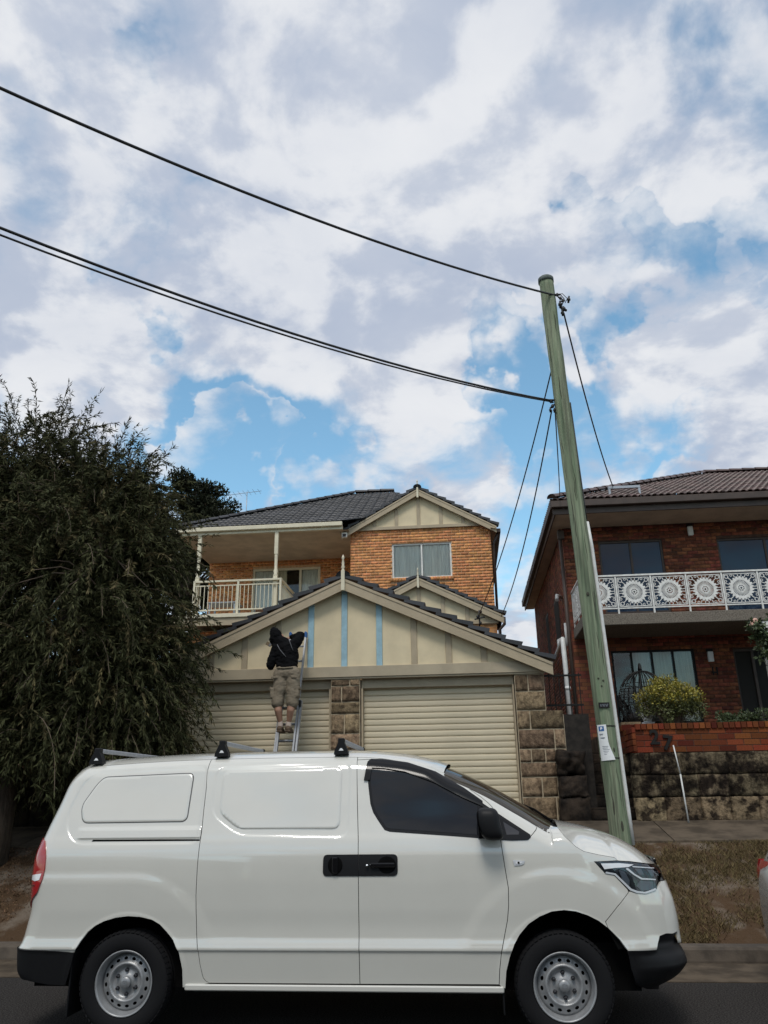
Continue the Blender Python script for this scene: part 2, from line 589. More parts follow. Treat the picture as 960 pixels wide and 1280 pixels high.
prof_len(gm, [(8.33, -0.05), (8.33, 0.006), (8.9, -0.006), (9.19, 0.002), (9.19, -0.05)], -L / 2 + 0.004, L / 2 - 0.004)
prof_len(km, [(9.195, -0.05), (9.195, 0.02), (9.215, 0.115), (9.235, 0.138), (9.27, 0.147), (9.37, 0.150), (9.37, -0.05)], -L / 2 + 0.004, L / 2 - 0.004)
gme, kme = gm.mesh('gutter_slab', MT['concrete']), km.mesh('kerb_stone', MT['kerb_concrete'])
for k in range(-5, 6):
    link_mesh('gutter_slab', gme, gut, (k * L + 0.5, 0, 0))
    link_mesh('kerb_stone', kme, krb, (k * L - 0.3, 0, 0))
# footpath slabs
fp = tag(bpy.data.objects.new('footpath', None), kind='structure')
COL.objects.link(fp)
ROOT['footpath'] = Vector((0, 0, 0))
fm = MB()
prof_len(fm, [(11.42, 0.90), (11.42, 1.022), (11.45, 1.030), (12.62, 1.240), (12.62, 1.05)], -0.745, 0.745)
fme = fm.mesh('slab', MT['concrete'])
for k in range(-7, 8):
    link_mesh('slab', fme, fp, (k * 1.5 + 0.4, 0, random.uniform(-0.004, 0.004)))

# dry grass on the verge, dead leaves
def blades(n, region, hmin, hmax, keep, mname, name, wid=0.006):
    vs = np.zeros((n, 3, 3), np.float32)
    k = 0
    tries = 0
    while k < n and tries < n * 8:
        tries += 1
        x = random.uniform(*region[0])
        y = random.uniform(*region[1])
        if not keep(x, y):
            continue
        z = gh(x, y) - 0.004
        a = random.uniform(0, 6.28)
        h = random.uniform(hmin, hmax)
        lean = random.uniform(0.3, 1.6) * h
        b2 = random.uniform(0, 6.28)
        w = wid * random.uniform(0.6, 1.4)
        vs[k] = [(x - w * math.cos(a), y - w * math.sin(a), z), (x + w * math.cos(a), y + w * math.sin(a), z),
                 (x + lean * math.cos(b2), y + lean * math.sin(b2), z + h)]
        k += 1
    vs = vs[:k].reshape(-1, 3)
    return tag(fast_mesh(name, vs, np.arange(k * 3).reshape(-1, 3), MT[mname]), kind='stuff')


def grassy(x, y):
    v = mnoise.noise((x * 0.9, y * 1.6, 8.3)) + 0.5 * mnoise.noise((x * 3.1, y * 4, 2.3))
    return v > random.uniform(-0.45, 0.25)


g = blades(60000, ((1.2, 6.2), (9.42, 11.40)), 0.015, 0.06, grassy, 'straw', 'dry_grass', 0.005)
tag(g, 'sparse dry brown grass on the sloping verge', 'grass')
g = blades(9000, ((-6.5, -2.8), (9.45, 11.40)), 0.008, 0.03, grassy, 'dead_leaf', 'leaf_litter', 0.010)
tag(g, 'fallen brown leaves and twigs under the big tree', 'leaf litter')


# ------------------------------------------------------------------ masonry
class Bricks:
    """collects the bricks of one thing; the largest in the picture become objects, the rest one joined part"""

    def __init__(s, root, m):
        s.root, s.m, s.items = root, m, []

    def wall(s, part, O, U, Nv, w, h, holes=(), bl=0.23, bh=0.076, jt=0.010, dep=0.02, lift=0.003):
        O, U, Nv = Vector(O), Vector(U), Vector(Nv)
        z, row = 0.0, 0
        while z < h - 0.02:
            hh = min(bh, h - z)
            off = 0 if row % 2 == 0 else -(bl + jt) / 2
            cuts = sorted((a, b2) for a, b2, c, d in holes if c < z + hh - 0.01 and d > z + 0.01)
            segs, cur = [], 0.0
            for a, b2 in cuts:
                if a > cur:
                    segs.append((cur, a))
                cur = max(cur, b2)
            if cur < w:
                segs.append((cur, w))
            u = off
            while u < w:
                for a, b2 in segs:
                    x0, x1 = max(u, a), min(u + bl, b2)
                    if x1 - x0 > 0.03:
                        c = O + U * (x0 + x1) / 2 + Vector((0, 0, z + hh / 2)) + Nv * (lift - dep / 2 + random.uniform(-.0015, .0015))
                        s.items.append((part, c, U, x1 - x0, hh, dep, Nv))
                u += bl + jt
            z += bh + jt
            row += 1

    def finish(s, limit=300):
        def score(it):
            p = to_px(it[1])
            d = (it[1] - EYE).length
            if p is None or not (0 < p[0] < 960 and 0 < p[1] < 1280) or (EYE - it[1]).dot(it[6]) < 0:
                d += 1e3
            return d
        s.items.sort(key=score)
        me = unit_box('brick_' + s.m, MT[s.m])
        rest = {}
        for k, (part, c, U, w, h, dp, Nv) in enumerate(s.items):
            if k < limit:
                link_mesh('brick', me, part, c - ROOT[part.name], (w, dp, h), (0, 0, math.atan2(U.y, U.x)))
            else:
                rest.setdefault(part.name, (part, []))[1].append((c, U, w, h, dp))
        # one joined part for whatever is past the limit
        vs, fs, root = [], [], s.root
        for part, lst in rest.values():
            for c, U, w, h, dp in lst:
                V = Vector((-U.y, U.x, 0))
                b0 = len(vs)
                for sz in (-1, 1):
                    for sy in (-1, 1):
                        for sx in (-1, 1):
                            vs.append(c + U * sx * w / 2 + V * sy * dp / 2 + Vector((0, 0, sz * h / 2)))
                fs += [[b0 + i for i in f] for f in ((0, 2, 3, 1), (4, 5, 7, 6), (0, 1, 5, 4), (2, 6, 7, 3), (0, 4, 6, 2), (1, 3, 7, 5))]
        if vs:
            tag(fast_mesh('brickwork', np.array([tuple(v) for v in vs]), np.array(fs), MT[s.m], root), kind='stuff')


def stone_block(name, parent, m, c, w, h, d, rough=0.02, seed=0, nx=6, nz=4, edge=0.07, rot=0.0):
    """quarried block: bulged, uneven front (-y) and worn edges; c = centre"""
    vs, fs = [], []
    rr = random.Random(seed)
    o = Vector((rr.uniform(0, 50), rr.uniform(0, 50), rr.uniform(0, 50)))
    for j in range(nz + 1):
        for i in range(nx + 1):
            u, v = i / nx * 2 - 1, j / nz * 2 - 1
            e = max(abs(u) ** 5, abs(v) ** 4)
            x = u * w / 2 + rough * 0.4 * mnoise.noise(o + Vector((u * 2, v * 2, 5)))
            z = v * h / 2 + rough * 0.4 * mnoise.noise(o + Vector((u * 2, v * 2, 9)))
            y = -d / 2 + e * edge * min(w, h) * 0.35 - rough * (0.5 + 0.8 * mnoise.noise(o + Vector((u * 1.8, v * 1.8, 0))) +
                                                               0.6 * mnoise.noise(o + Vector((u * 4, v * 4, 3))) + 0.4 * mnoise.noise(o + Vector((u * 9, v * 9, 6))))
            vs.append((x, y, z))
    n1 = (nx + 1) * (nz + 1)
    for j in range(nz):
        for i in range(nx):
            a = j * (nx + 1) + i
            fs.append((a, a + 1, a + nx + 2, a + nx + 1))
    rim = list(range(nx + 1)) + [(j + 1) * (nx + 1) - 1 for j in range(1, nz + 1)] + \
        [nz * (nx + 1) + i for i in range(nx - 1, -1, -1)] + [j * (nx + 1) for j in range(nz - 1, 0, -1)]
    for r_ in rim:
        vs.append((vs[r_][0], d / 2, vs[r_][2]))
    k = len(rim)
    for q in range(k):
        fs.append((rim[(q + 1) % k], rim[q], n1 + q, n1 + (q + 1) % k))
    b = MB()
    ca, sa = math.cos(rot), math.sin(rot)
    b.add([(c[0] + x * ca - y * sa, c[1] + x * sa + y * ca, c[2] + z) for x, y, z in vs], fs, True)
    o2 = b.build(name, MT[m], parent)
    return o2


# ------------------------------------------------------------------ tiled roofs
def tile_field(root, name, m, P, U, V, width, length, lim, tw=0.30, th=0.33, wave=0.022, step=0.03, ncol=6):
    """P corner at the eave, U along the eave, V up the slope; lim(v) -> (u0, u1) the clipped span"""
    P, U, V = Vector(P), Vector(U).normalized(), Vector(V).normalized()
    Nn = U.cross(V).normalized()
    if Nn.z < 0:
        Nn = -Nn
    vs, fs = [], []
    rows = int(math.ceil(length / th))
    for r_ in range(rows):
        v0, v1 = r_ * th, min((r_ + 1) * th + 0.04, length)
        a0, b0 = lim(min(v0 + 0.02, length))
        a1, b1 = lim(min(v0 + th, length))
        lo, hi = min(a0, a1), max(b0, b1)
        c0, c1 = int(math.floor(lo / tw)), int(math.ceil(hi / tw))
        for c in range(c0, c1):
            jz = random.uniform(-0.004, 0.004)
            base = len(vs)
            for k in range(ncol + 1):
                f = k / ncol
                u = (c + f * 0.985) * tw
                hgt = wave * (abs(math.sin(math.pi * (f * 2))) ** 1.3 - 0.3) + jz
                for (vv, aa, bb, dh) in ((v0, a0, b0, step), (v1, a1, b1, 0.0)):
                    uu = min(max(u, aa), bb)
                    vs.append(P + U * uu + V * vv + Nn * (hgt + dh))
            for k in range(ncol):
                i = base + k * 2
                fs.append((i, i + 2, i + 3, i + 1))
            # front lip
            lip = len(vs)
            for k in range(ncol + 1):
                q = Vector(vs[base + k * 2])
                vs.append(q - Nn * 0.03)
            for k in range(ncol):
                fs.append((lip + k, lip + k + 1, base + (k + 1) * 2, base + k * 2))
    # drop degenerate faces
    out = [f for f in fs if (Vector(vs[f[0]]) - Vector(vs[f[1]])).length > 1e-4 or (Vector(vs[f[2]]) - Vector(vs[f[3]])).length > 1e-4]
    o = fast_mesh(name, np.array([tuple(v) for v in vs]), np.array(out), MT[m], root)
    tag(o, kind='stuff')
    return o


def ridge_run(root, m, a, b_, name='ridge_tile', n=None, r=0.11, pitch=0.36):
    a, b_ = Vector(a), Vector(b_)
    d = b_ - a
    n = n or max(1, int(d.length / pitch))
    st = d / n
    side = Vector((0, 0, 1)).cross(d).normalized()
    upn = d.normalized().cross(side)
    if upn.z < 0:
        upn = -upn
    mbx = MB()
    vs, fs = [], []
    for e, (t, rr) in enumerate(((0.0, r * 1.12), (0.06 / st.length, r * 1.12), (1.12, r * 0.92))):
        for k in range(7):
            an = math.pi * k / 6
            vs.append(st * t + side * math.cos(an) * rr + upn * (math.sin(an) * rr * 0.75 - 0.02))
    for e in range(2):
        for k in range(6):
            q = e * 7 + k
            fs.append((q, q + 1, q + 8, q + 7))
    fs.append(tuple(range(7)))
    mbx.add(vs, fs, True)
    me = mbx.mesh(name, MT[m])
    for i in range(n):
        link_mesh(name, me, root, a + st * i - ROOT[root.name])


def verge_tiles(root, m, a, b_, n, width=0.26, y0=-0.02, y1=0.24, t=0.075, lift=0.055):
    """stepped row of tiles along a gable edge: a = low end, b = apex (both on the top of the barge board)"""
    a, b_ = Vector(a), Vector(b_)
    st = (b_ - a) / n
    d = st.normalized()
    nn = Vector((-d.z, 0, d.x))
    if nn.z < 0:
        nn = -nn
    mb = MB()
    p = [d * -0.03 + nn * lift, st * 1.08 + nn * 0.006]
    q = [d * -0.03 + nn * (lift + t), st * 1.08 + nn * (0.006 + t * 0.7)]
    vs = []
    for y in (y0, y1):
        vs += [v + Vector((0, y, 0)) for v in (p[0], p[1], q[1], q[0])]
    mb.add(vs, [(0, 1, 2, 3), (7, 6, 5, 4), (0, 4, 5, 1), (1, 5, 6, 2), (2, 6, 7, 3), (3, 7, 4, 0)])
    me = mb.mesh('verge_tile', MT[m])
    for i in range(n):
        link_mesh('verge_tile', me, root, a + st * i - ROOT[root.name] + Vector((0, 0, random.uniform(-.004, .004))))
# see-through glazing: mirror-like sheen over a clear pane
def glass_mat(name, tint, refl):
    m = bpy.data.materials.new(name)
    m.use_nodes = True
    t = m.node_tree
    t.nodes.clear()
    tr = N(t, 'ShaderNodeBsdfTransparent')
    tr.inputs['Color'].default_value = (*tint, 1)
    gl = N(t, 'ShaderNodeBsdfGlossy')
    gl.inputs['Roughness'].default_value = 0.02
    fr = N(t, 'ShaderNodeFresnel')
    fr.inputs['IOR'].default_value = 1.5
    f = math_node(t, 'ADD', fr.outputs[0], refl, clamp=True)
    mx = N(t, 'ShaderNodeMixShader')
    t.links.new(f, mx.inputs[0])
    t.links.new(tr.outputs[0], mx.inputs[1])
    t.links.new(gl.outputs[0], mx.inputs[2])
    o = N(t, 'ShaderNodeOutputMaterial')
    t.links.new(mx.outputs[0], o.inputs['Surface'])
    MT[name] = m


glass_mat('clear_glass', (0.93, 0.94, 0.93), 0.0)
glass_mat('tint_glass', (0.78, 0.80, 0.80), 0.0)
glass_mat('lamp_glass', (0.85, 0.87, 0.9), 0.03)


def window(root, x0, x1, z0, z1, y, fm, mullions=(), curtains=(), glass='clear_glass', fw_=0.05, depth=0.10, back='dark_room',
           name='window', label=None):
    """frame set in an opening whose wall face is at y; curtains = (x0, x1, material)"""
    f = MB()
    ya, yb = y + 0.035, y + 0.035 + 0.06
    f.box(x0, x1, ya, yb, z0, z0 + fw_)
    f.box(x0, x1, ya, yb, z1 - fw_, z1)
    f.box(x0, x0 + fw_, ya + .001, yb - .001, z0 + fw_, z1 - fw_)
    f.box(x1 - fw_, x1, ya + .001, yb - .001, z0 + fw_, z1 - fw_)
    ed = [x0 + fw_]
    for mx in mullions:
        f.box(mx - fw_ / 2, mx + fw_ / 2, ya + .003, yb - .003, z0 + fw_, z1 - fw_)
        ed += [mx - fw_ / 2, mx + fw_ / 2]
    ed.append(x1 - fw_)
    fo = f.build(name, MT[fm], root)
    if label:
        fo['label'] = label
    for k in range(0, len(ed), 2):
        p = MB()
        p.box(ed[k], ed[k + 1], y + 0.062, y + 0.068, z0 + fw_, z1 - fw_)
        p.build('pane', MT[glass], fo)
    for (a, c, cm) in curtains:
        vs, fs = [], []
        n = max(8, int((c - a) / 0.028))
        for i in range(n + 1):
            x = a + (c - a) * i / n
            yy = y + 0.115 + 0.025 * math.sin(i * 1.9) + 0.012 * math.sin(i * 0.7 + 1)
            vs += [(x, yy, z0 + 0.02), (x, yy, z1 - 0.02)]
        for i in range(n):
            fs.append((2 * i, 2 * i + 2, 2 * i + 3, 2 * i + 1))
        cb = MB()
        cb.add(vs, fs, True)
        cb.build('curtain', MT[cm], fo)
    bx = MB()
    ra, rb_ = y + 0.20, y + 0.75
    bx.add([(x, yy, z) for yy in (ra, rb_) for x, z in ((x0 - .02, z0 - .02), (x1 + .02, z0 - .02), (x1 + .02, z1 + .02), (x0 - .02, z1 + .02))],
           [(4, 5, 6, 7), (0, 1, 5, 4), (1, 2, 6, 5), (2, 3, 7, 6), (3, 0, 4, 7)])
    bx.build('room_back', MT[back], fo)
    return fo


def gable(root, xc, apex, half, slope, y, zb, batten_x, trim, board=0.19, panel='cream_panel', blue=(), tiles='dark_tile', ntile=12,
          by=0.17, xl=None, xr=None, nl=None):
    """barge boards, battens and panels of a timbered gable front at y; by = how far the barge stands out"""
    xl = xc - half if xl is None else xl
    xr = xc + half if xr is None else xr
    top = lambda x: apex - abs(x - xc) * slope
    vb = board / math.cos(math.atan(slope))
    for sx, xe in ((-1, xl), (1, xr)):
        b = MB()
        b.prism([(xc, apex), (xe, top(xe)), (xe, top(xe) - vb), (xc, apex - vb)], y - by, y - by + 0.035)
        b.prism([(xc, apex - .002), (xe, top(xe) - .002), (xe, top(xe) - 0.05), (xc, apex - 0.05)], y - by - 0.012, y - by)
        b.build('barge_board', MT[trim], root)
        # boarded underside between the barge and the wall
        u = MB()
        u.add([(xc, y - by + .036, apex - 0.06), (xe, y - by + .036, top(xe) - 0.06), (xe, y + 0.02, top(xe) - 0.06), (xc, y + 0.02, apex - 0.06)],
              [(0, 1, 2, 3)])
        u.build('eave_lining', MT[trim], root)
        e = Vector((xe, y - by, top(xe)))
        verge_tiles(root, tiles, e, Vector((xc, y - by, apex)), ntile if sx > 0 else (nl or ntile))
    xs_ = sorted(batten_x)
    edges = [xl] + xs_ + [xr]
    for a, c in zip(edges[:-1], edges[1:]):
        pts = [(a, zb), (c, zb)]
        for x in ([c] if not (a < xc < c) else [c, xc]):
            pts.append((x, max(zb + .001, top(x) - vb * 0.6)))
        pts.append((a, max(zb + .001, top(a) - vb * 0.6)))
        if c - a < 0.03:
            continue
        p = MB()
        p.prism([(x + (0.003 if i in (0, len(pts) - 1) else -0.003 if i in (1, 2) and x != xc else 0), z) for i, (x, z) in enumerate(pts)], y + 0.0, y + 0.03)
        p.build('gable_panel', MT[panel], root)
    for x in xs_:
        if top(x) - vb * 0.7 - zb < 0.03:
            continue
        p = MB()
        z1 = top(x) - vb * 0.75
        p.bbox(x - 0.05, x + 0.05, y - 0.028, y - 0.001, zb, z1, 0.004)
        o = p.build('batten', MT['blue_paint' if x in blue else trim], root)
        if x in blue:
            o['label'] = 'pale blue batten, freshly primed'


def finial(root, x, y, z0, z1, m, r=0.045):
    h = z1 - z0
    b = MB()
    b.box(x - r, x + r, y - r, y + r, z0, z0 + h * 0.55)
    b.lathe([(r * 1.0, z0 + h * .55), (r * 0.6, z0 + h * .60), (r * 1.15, z0 + h * .65), (r * 0.6, z0 + h * .70), (r * .8, z0 + h * .76),
             (r * .45, z0 + h * .86), (r * .9, z0 + h * .90), (r * .7, z0 + h * .94), (0.004, z1)], 10, 'Z', (x, y, 0))
    b.build('finial', MT[m], root)


# ------------------------------------------------------------------ the double garage
G = thing('garage', 'low double garage with cream timbered gable, stone piers and two roller doors', 'garage', (-1.95, 13.0, 1.24))
GY = 13.0
bx = [-3.65, -3.08, -2.52, -1.95, -1.36, -0.78, -0.21, 0.36, -4.22]
gable(G, -1.95, 5.12, 3.39, 0.449, GY, 3.64, bx, 'tan_trim', board=0.185, blue=(-2.52, -1.95, -1.36), ntile=13)
b = MB()
b.bbox(-5.22, 1.31, GY - 0.05, GY + 0.06, 3.47, 3.645, 0.005)
b.build('beam', MT['beam_trim'], G)
b = MB()
b.box(-5.22, 1.31, GY - 0.03, GY + 0.05, 3.445, 3.468)
b.build('beam_moulding', MT['beam_trim'], G)
finial(G, -1.95, GY - 0.20, 4.90, 5.53, 'cream_paint', 0.030)
# piers: mortar core and stones, rows from the top down
PH = [3.44, 3.17, 2.87, 2.58, 2.28, 2.08, 1.86, 1.57, 1.20]
rows = [[.45], [], [.28], [.77], [.25, .55, .77], [.77], [.43, .76], [.70]]
pr = MB()
pr.box(0.83, 1.30, GY - 0.002, GY + 0.5, 2.805, 3.443)
pr.box(0.83, 1.56, GY - 0.002, GY + 0.5, 1.1, 2.80)
pier = pr.build('stone_pier', MT['sandstone_mortar'], G)
pier['label'] = 'stone pier right of the doors, wider towards the ground'
sd_ = 0


def stones_row(par, x0, x1, z1, z0, cuts, y, m='sandstone', d=0.12, joint=0.020, rough=0.009, name='stone'):
    global sd_
    e = [0.0] + list(cuts) + [1.0]
    for a, c in zip(e[:-1], e[1:]):
        xa, xb = x0 + (x1 - x0) * a, x0 + (x1 - x0) * c
        sd_ += 1
        stone_block(name, par, m, ((xa + xb) / 2, y + d / 2 - 0.012, (z0 + z1) / 2), xb - xa - joint, z1 - z0 - joint, d, rough, sd_, edge=0.05)


for i, cuts in enumerate(rows):
    stones_row(pier, 0.83, 1.30 if i < 2 else 1.56, PH[i], PH[i + 1], cuts, GY)
pr = MB()
pr.box(-2.17, -1.69, GY - 0.002, GY + 0.5, 1.1, 3.443)
pier2 = pr.build('stone_pier', MT['sandstone_mortar'], G)
pier2['label'] = 'narrow stone pier between the two roller doors'
P2 = [3.44, 3.33, 3.07, 2.88, 2.57, 2.32, 2.1, 1.85, 1.6, 1.2]
for i, cuts in enumerate([[.65], [.37], [], [.47], [], [.55], [.3], [], [.6]]):
    stones_row(pier2, -2.17, -1.69, P2[i], P2[i + 1], cuts, GY)
pr = MB()
pr.box(-5.20, -4.66, GY - 0.002, GY + 0.5, 1.1, 3.443)
pier3 = pr.build('stone_pier', MT['sandstone_mortar'], G)
pier3['label'] = 'stone pier left of the doors, behind the tree'
for i, cuts in enumerate([[.5], [], [.35], [], [.6], [], [.5], [.3]]):
    stones_row(pier3, -5.20, -4.66, PH[i], PH[i + 1], cuts, GY)
# roller doors
def roller(x0, x1, label):
    h = MB()
    h.box(x0, x1, GY + 0.10, GY + 0.16, 3.30, 3.52)
    ho = h.build('door_header', MT['beam_trim'], G)
    for xa in (x0, x1 - 0.025):
        jm = MB()
        jm.box(xa, xa + 0.025, GY + 0.06, GY + 0.20, 1.24, 3.295)
        jm.build('door_jamb', MT['tan_trim'], G)
    d = MB()
    d.box(x0, x1, GY + 0.245, GY + 0.26, 1.235, 3.40)
    door = d.build('roller_door', MT['door_steel'], G)
    door['label'] = label
    sm = MB()
    pt = 0.0955
    prof = [(0.0, 0.013), (0.005, 0.016), (0.011, 0.003), (0.03, -0.002), (0.065, -0.002), (0.086, 0.002), (0.0945, 0.013)]
    vs, fs = [], []
    for zz, yy in prof:
        vs += [(x0 + 0.027, GY + 0.20 + yy, zz), (x1 - 0.027, GY + 0.20 + yy, zz)]
    for k in range(len(prof) - 1):
        fs.append((2 * k, 2 * k + 1, 2 * k + 3, 2 * k + 2))
    sm.add(vs, fs, False)
    me = sm.mesh('slat', MT['door_steel'])
    z = 1.27
    while z < 3.33:
        link_mesh('slat', me, door, Vector((0, random.uniform(-.0015, .0015), z)) - ROOT[G.name])
        z += pt


roller(-4.63, -2.185, 'left cream roller door, in shade behind the ladder')
roller(-1.675, 0.815, 'right cream roller door behind the van cab')
# side and back walls, roof
b = MB()
b.box(-5.20, -5.0, GY + 0.505, 18.9, 1.1, 3.60)
b.box(1.12, 1.29, GY + 0.505, 18.9, 1.1, 3.60)
b.box(-5.0, 1.12, 18.7, 18.9, 1.1, 3.60)
b.build('side_wall', MT['blond_mortar'], G)
for sx in (-1, 1):
    Vv = Vector((-sx, 0, 0.449)).normalized()
    P0 = Vector((-1.95 + sx * 3.39, 12.98, 5.12 - 3.39 * 0.449 + 0.05))
    tile_field(G, 'roof_tiles', 'dark_tile', P0, (0, 1, 0), Vv, 6.0, 3.39 * math.sqrt(1 + .449 ** 2), lambda v: (0.0, 6.0))
ridge_run(G, 'dark_tile', (-1.95, 12.8, 5.18), (-1.95, 18.9, 5.18))
drv = MB()
drv.add([(x, y, gz(y) + 0.05) for y in (9.40, 10, 11.41) for x in (-4.7, 0.9)], [(0, 1, 3, 2), (2, 3, 5, 4)])
drv.add([(-4.7, 12.63, 1.245), (0.9, 12.63, 1.245), (0.9, 13.3, 1.26), (-4.7, 13.3, 1.26)], [(0, 1, 2, 3)])
tag(drv.build('driveway', MT['concrete']), kind='structure')

# ------------------------------------------------------------------ the blond brick house
H = thing('brick_house', 'two-storey blond brick house with gabled bay and dark tiled roof behind the garage', 'house', (-3.5, 22.0, 2.9))
BR = Bricks(H, 'blond_brick')


def wall_core(root, name, m, x0, x1, z0, z1, y, holes=(), thick=0.20, label=None):
    """solid wall facing -y, left open at the holes (x0, x1, z0, z1 in world units)"""
    b = MB()
    xs_ = sorted({x0, x1, *[h[0] for h in holes], *[h[1] for h in holes]})
    zs_ = sorted({z0, z1, *[h[2] for h in holes], *[h[3] for h in holes]})
    for a, c in zip(xs_[:-1], xs_[1:]):
        for d, e in zip(zs_[:-1], zs_[1:]):
            if any(h[0] <= (a + c) / 2 <= h[1] and h[2] <= (d + e) / 2 <= h[3] for h in holes):
                continue
            b.box(a, c, y, y + thick, d, e)
    return b.build(name, MT[m], root)


# bay
w1 = (-1.90, -0.16, 7.55, 8.60)
bay = wall_core(H, 'wall', 'blond_mortar', -3.13, 1.0, 2.7, 9.04, 22.0, [w1])
BR.wall(bay, (-3.13, 22.0, 5.0), (1, 0, 0), (0, -1, 0), 4.13, 4.04, [(-1.90 + 3.13, -0.16 + 3.13, w1[2] - 5.0 - 0.10, w1[3] - 5.0)])
# rowlock sill
k = -1.96
while k < -0.12:
    BR.items.append((bay, Vector((k + 0.038, 21.985, 7.50)), Vector((1, 0, 0)), 0.074, 0.11, 0.06, Vector((0, -1, 0))))
    k += 0.084
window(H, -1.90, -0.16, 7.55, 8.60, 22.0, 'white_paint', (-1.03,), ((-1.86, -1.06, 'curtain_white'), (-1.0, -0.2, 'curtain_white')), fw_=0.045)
b = MB()
b.box(-3.13, -2.95, 22.21, 24.5, 6.4, 9.04)
b.box(0.8, 1.0, 22.21, 29.0, 2.7, 9.04)
sw = b.build('side_wall', MT['blond_mortar'], H)
BR.wall(sw, (-3.13, 24.5, 6.4), (0, -1, 0), (-1, 0, 0), 2.29, 2.64)
gable(H, -1.09, 10.24, 2.27, 0.566, 21.98, 9.13, [-2.4, -1.75, -1.09, -0.43, 0.22], 'tan_trim', board=0.17, ntile=9)
b = MB()
b.bbox(-3.2, 1.03, 21.93, 22.02, 9.035, 9.13, 0.004)
b.build('gable_beam', MT['tan_trim'], H)
finial(H, -1.09, 21.78, 9.95, 10.52, 'cream_paint', 0.028)
for sx in (-1, 1):
    Vv = Vector((-sx, 0, 0.566)).normalized()
    P0 = Vector((-1.09 + sx * 2.27, 21.96, 10.24 - 2.27 * 0.566 + 0.05))
    tile_field(H, 'roof_tiles', 'dark_tile', P0, (0, 1, 0), Vv, 3.2, 2.27 * math.sqrt(1 + .566 ** 2), lambda v: (0.0, 7.0 if sx > 0 else 0.6 + v * 0.87))
ridge_run(H, 'dark_tile', (-1.09, 21.75, 10.30), (-1.09, 24.2, 10.30))
# gutter down the right of the bay
b = MB()
b.bar((1.24, 21.9, 8.86), (1.24, 29, 8.86), 0.11, 0.10)
b.build('gutter', MT['brown_trim'], H)
b = MB()
b.tube([(1.20, 22.1, 8.82), (1.08, 22.15, 8.55), (1.06, 22.15, 6.2)], 0.04)
b.build('downpipe', MT['brown_trim'], H)
b = MB()
b.add([(1.0, 21.75, 8.90), (1.19, 21.75, 8.86), (1.19, 29, 8.86), (1.0, 29, 8.90)], [(0, 1, 2, 3)])
b.build('soffit', MT['soffit'], H)
# verandah wing
dr = (-6.75, -4.48, 6.56, 8.74)
bw = wall_core(H, 'wall', 'blond_mortar', -8.22, -2.95, 6.3, 9.2, 24.5, [dr])
BR.wall(bw, (-8.22, 24.5, 6.4), (1, 0, 0), (0, -1, 0), 5.1, 2.7, [(dr[0] + 8.22, dr[1] + 8.22, 0.1, dr[3] - 6.4)])
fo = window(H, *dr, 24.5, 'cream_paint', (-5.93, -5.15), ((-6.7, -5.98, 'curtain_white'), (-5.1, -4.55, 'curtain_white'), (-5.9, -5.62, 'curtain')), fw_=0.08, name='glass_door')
lw = wall_core(H, 'wall', 'blond_mortar', -8.22, -3.13, 2.7, 6.25, 22.3)
BR.wall(lw, (-8.22, 22.3, 4.6), (1, 0, 0), (0, -1, 0), 5.09, 1.65)
b = MB()
b.box(-8.22, -8.02, 22.51, 29, 2.7, 6.25)
b.box(-8.22, -8.02, 24.71, 29, 6.3, 9.2)
b.build('side_wall', MT['blond_mortar'], H)
b = MB()
b.bbox(-8.22, -3.135, 21.35, 24.49, 6.44, 6.55, 0.006)
b.build('balcony_floor', MT['cream_paint'], H)
b = MB()
b.bbox(-8.22, -3.135, 21.40, 21.46, 6.22, 6.435, 0.006)
b.build('balcony_fascia', MT['tan_trim'], H)
RY = 21.47
b = MB()
b.bar((-7.62, RY, 7.53), (-5.08, RY, 7.53), 0.06, 0.05)
b.bar((-7.62, RY, 7.40), (-5.08, RY, 7.40), 0.03, 0.03)
b.bar((-7.62, RY, 6.68), (-5.08, RY, 6.68), 0.035, 0.035)
b.bar((-5.08, RY, 7.53), (-5.08, 23.6, 7.53), 0.06, 0.05)
b.bar((-5.08, RY, 7.40), (-5.08, 23.6, 7.40), 0.03, 0.03)
b.bar((-5.08, RY, 6.68), (-5.08, 23.6, 6.68), 0.035, 0.035)
rail = b.build('railing', MT['cream_paint'], H)
bm_ = MB()
bm_.box(-0.009, 0.009, -0.009, 0.009, 6.695, 7.385)
me = bm_.mesh('baluster', MT['cream_paint'])
x = -7.55
while x < -5.12:
    link_mesh('baluster', me, rail, Vector((x, RY, 0)) - ROOT[H.name])
    x += 0.118
y = RY + 0.12
while y < 23.55:
    link_mesh('baluster', me, rail, Vector((-5.08, y, 0)) - ROOT[H.name])
    y += 0.118
for xx in (-7.62, -6.32, -5.08):
    p = MB()
    p.bbox(xx - 0.03, xx + 0.03, RY - 0.03, RY + 0.03, 6.55, 7.56, 0.004)
    p.build('railing_post', MT['cream_paint'], rail)
for xx in (-7.58, -5.26):
    p = MB()
    p.bbox(xx - 0.06, xx + 0.06, RY + 0.05, RY + 0.17, 6.55, 7.65, 0.005)
    p.lathe([(0.06, 7.65), (0.075, 7.68), (0.05, 7.72), (0.07, 7.80), (0.045, 7.86), (0.05, 8.2), (0.055, 8.28), (0.04, 8.32)], 10, 'Z', (xx, RY + 0.11, 0))
    p.bbox(xx - 0.055, xx + 0.055, RY + 0.055, RY + 0.165, 8.30, 9.0, 0.005)
    p.build('verandah_post', MT['cream_paint'], H)
b = MB()
b.bbox(-8.25, -3.30, 21.52, 21.62, 8.98, 9.10, 0.004)
b.bbox(-8.25, -3.30, 21.42, 21.515, 9.06, 9.19, 0.015)
b.build('fascia_gutter', MT['cream_paint'], H)
b = MB()
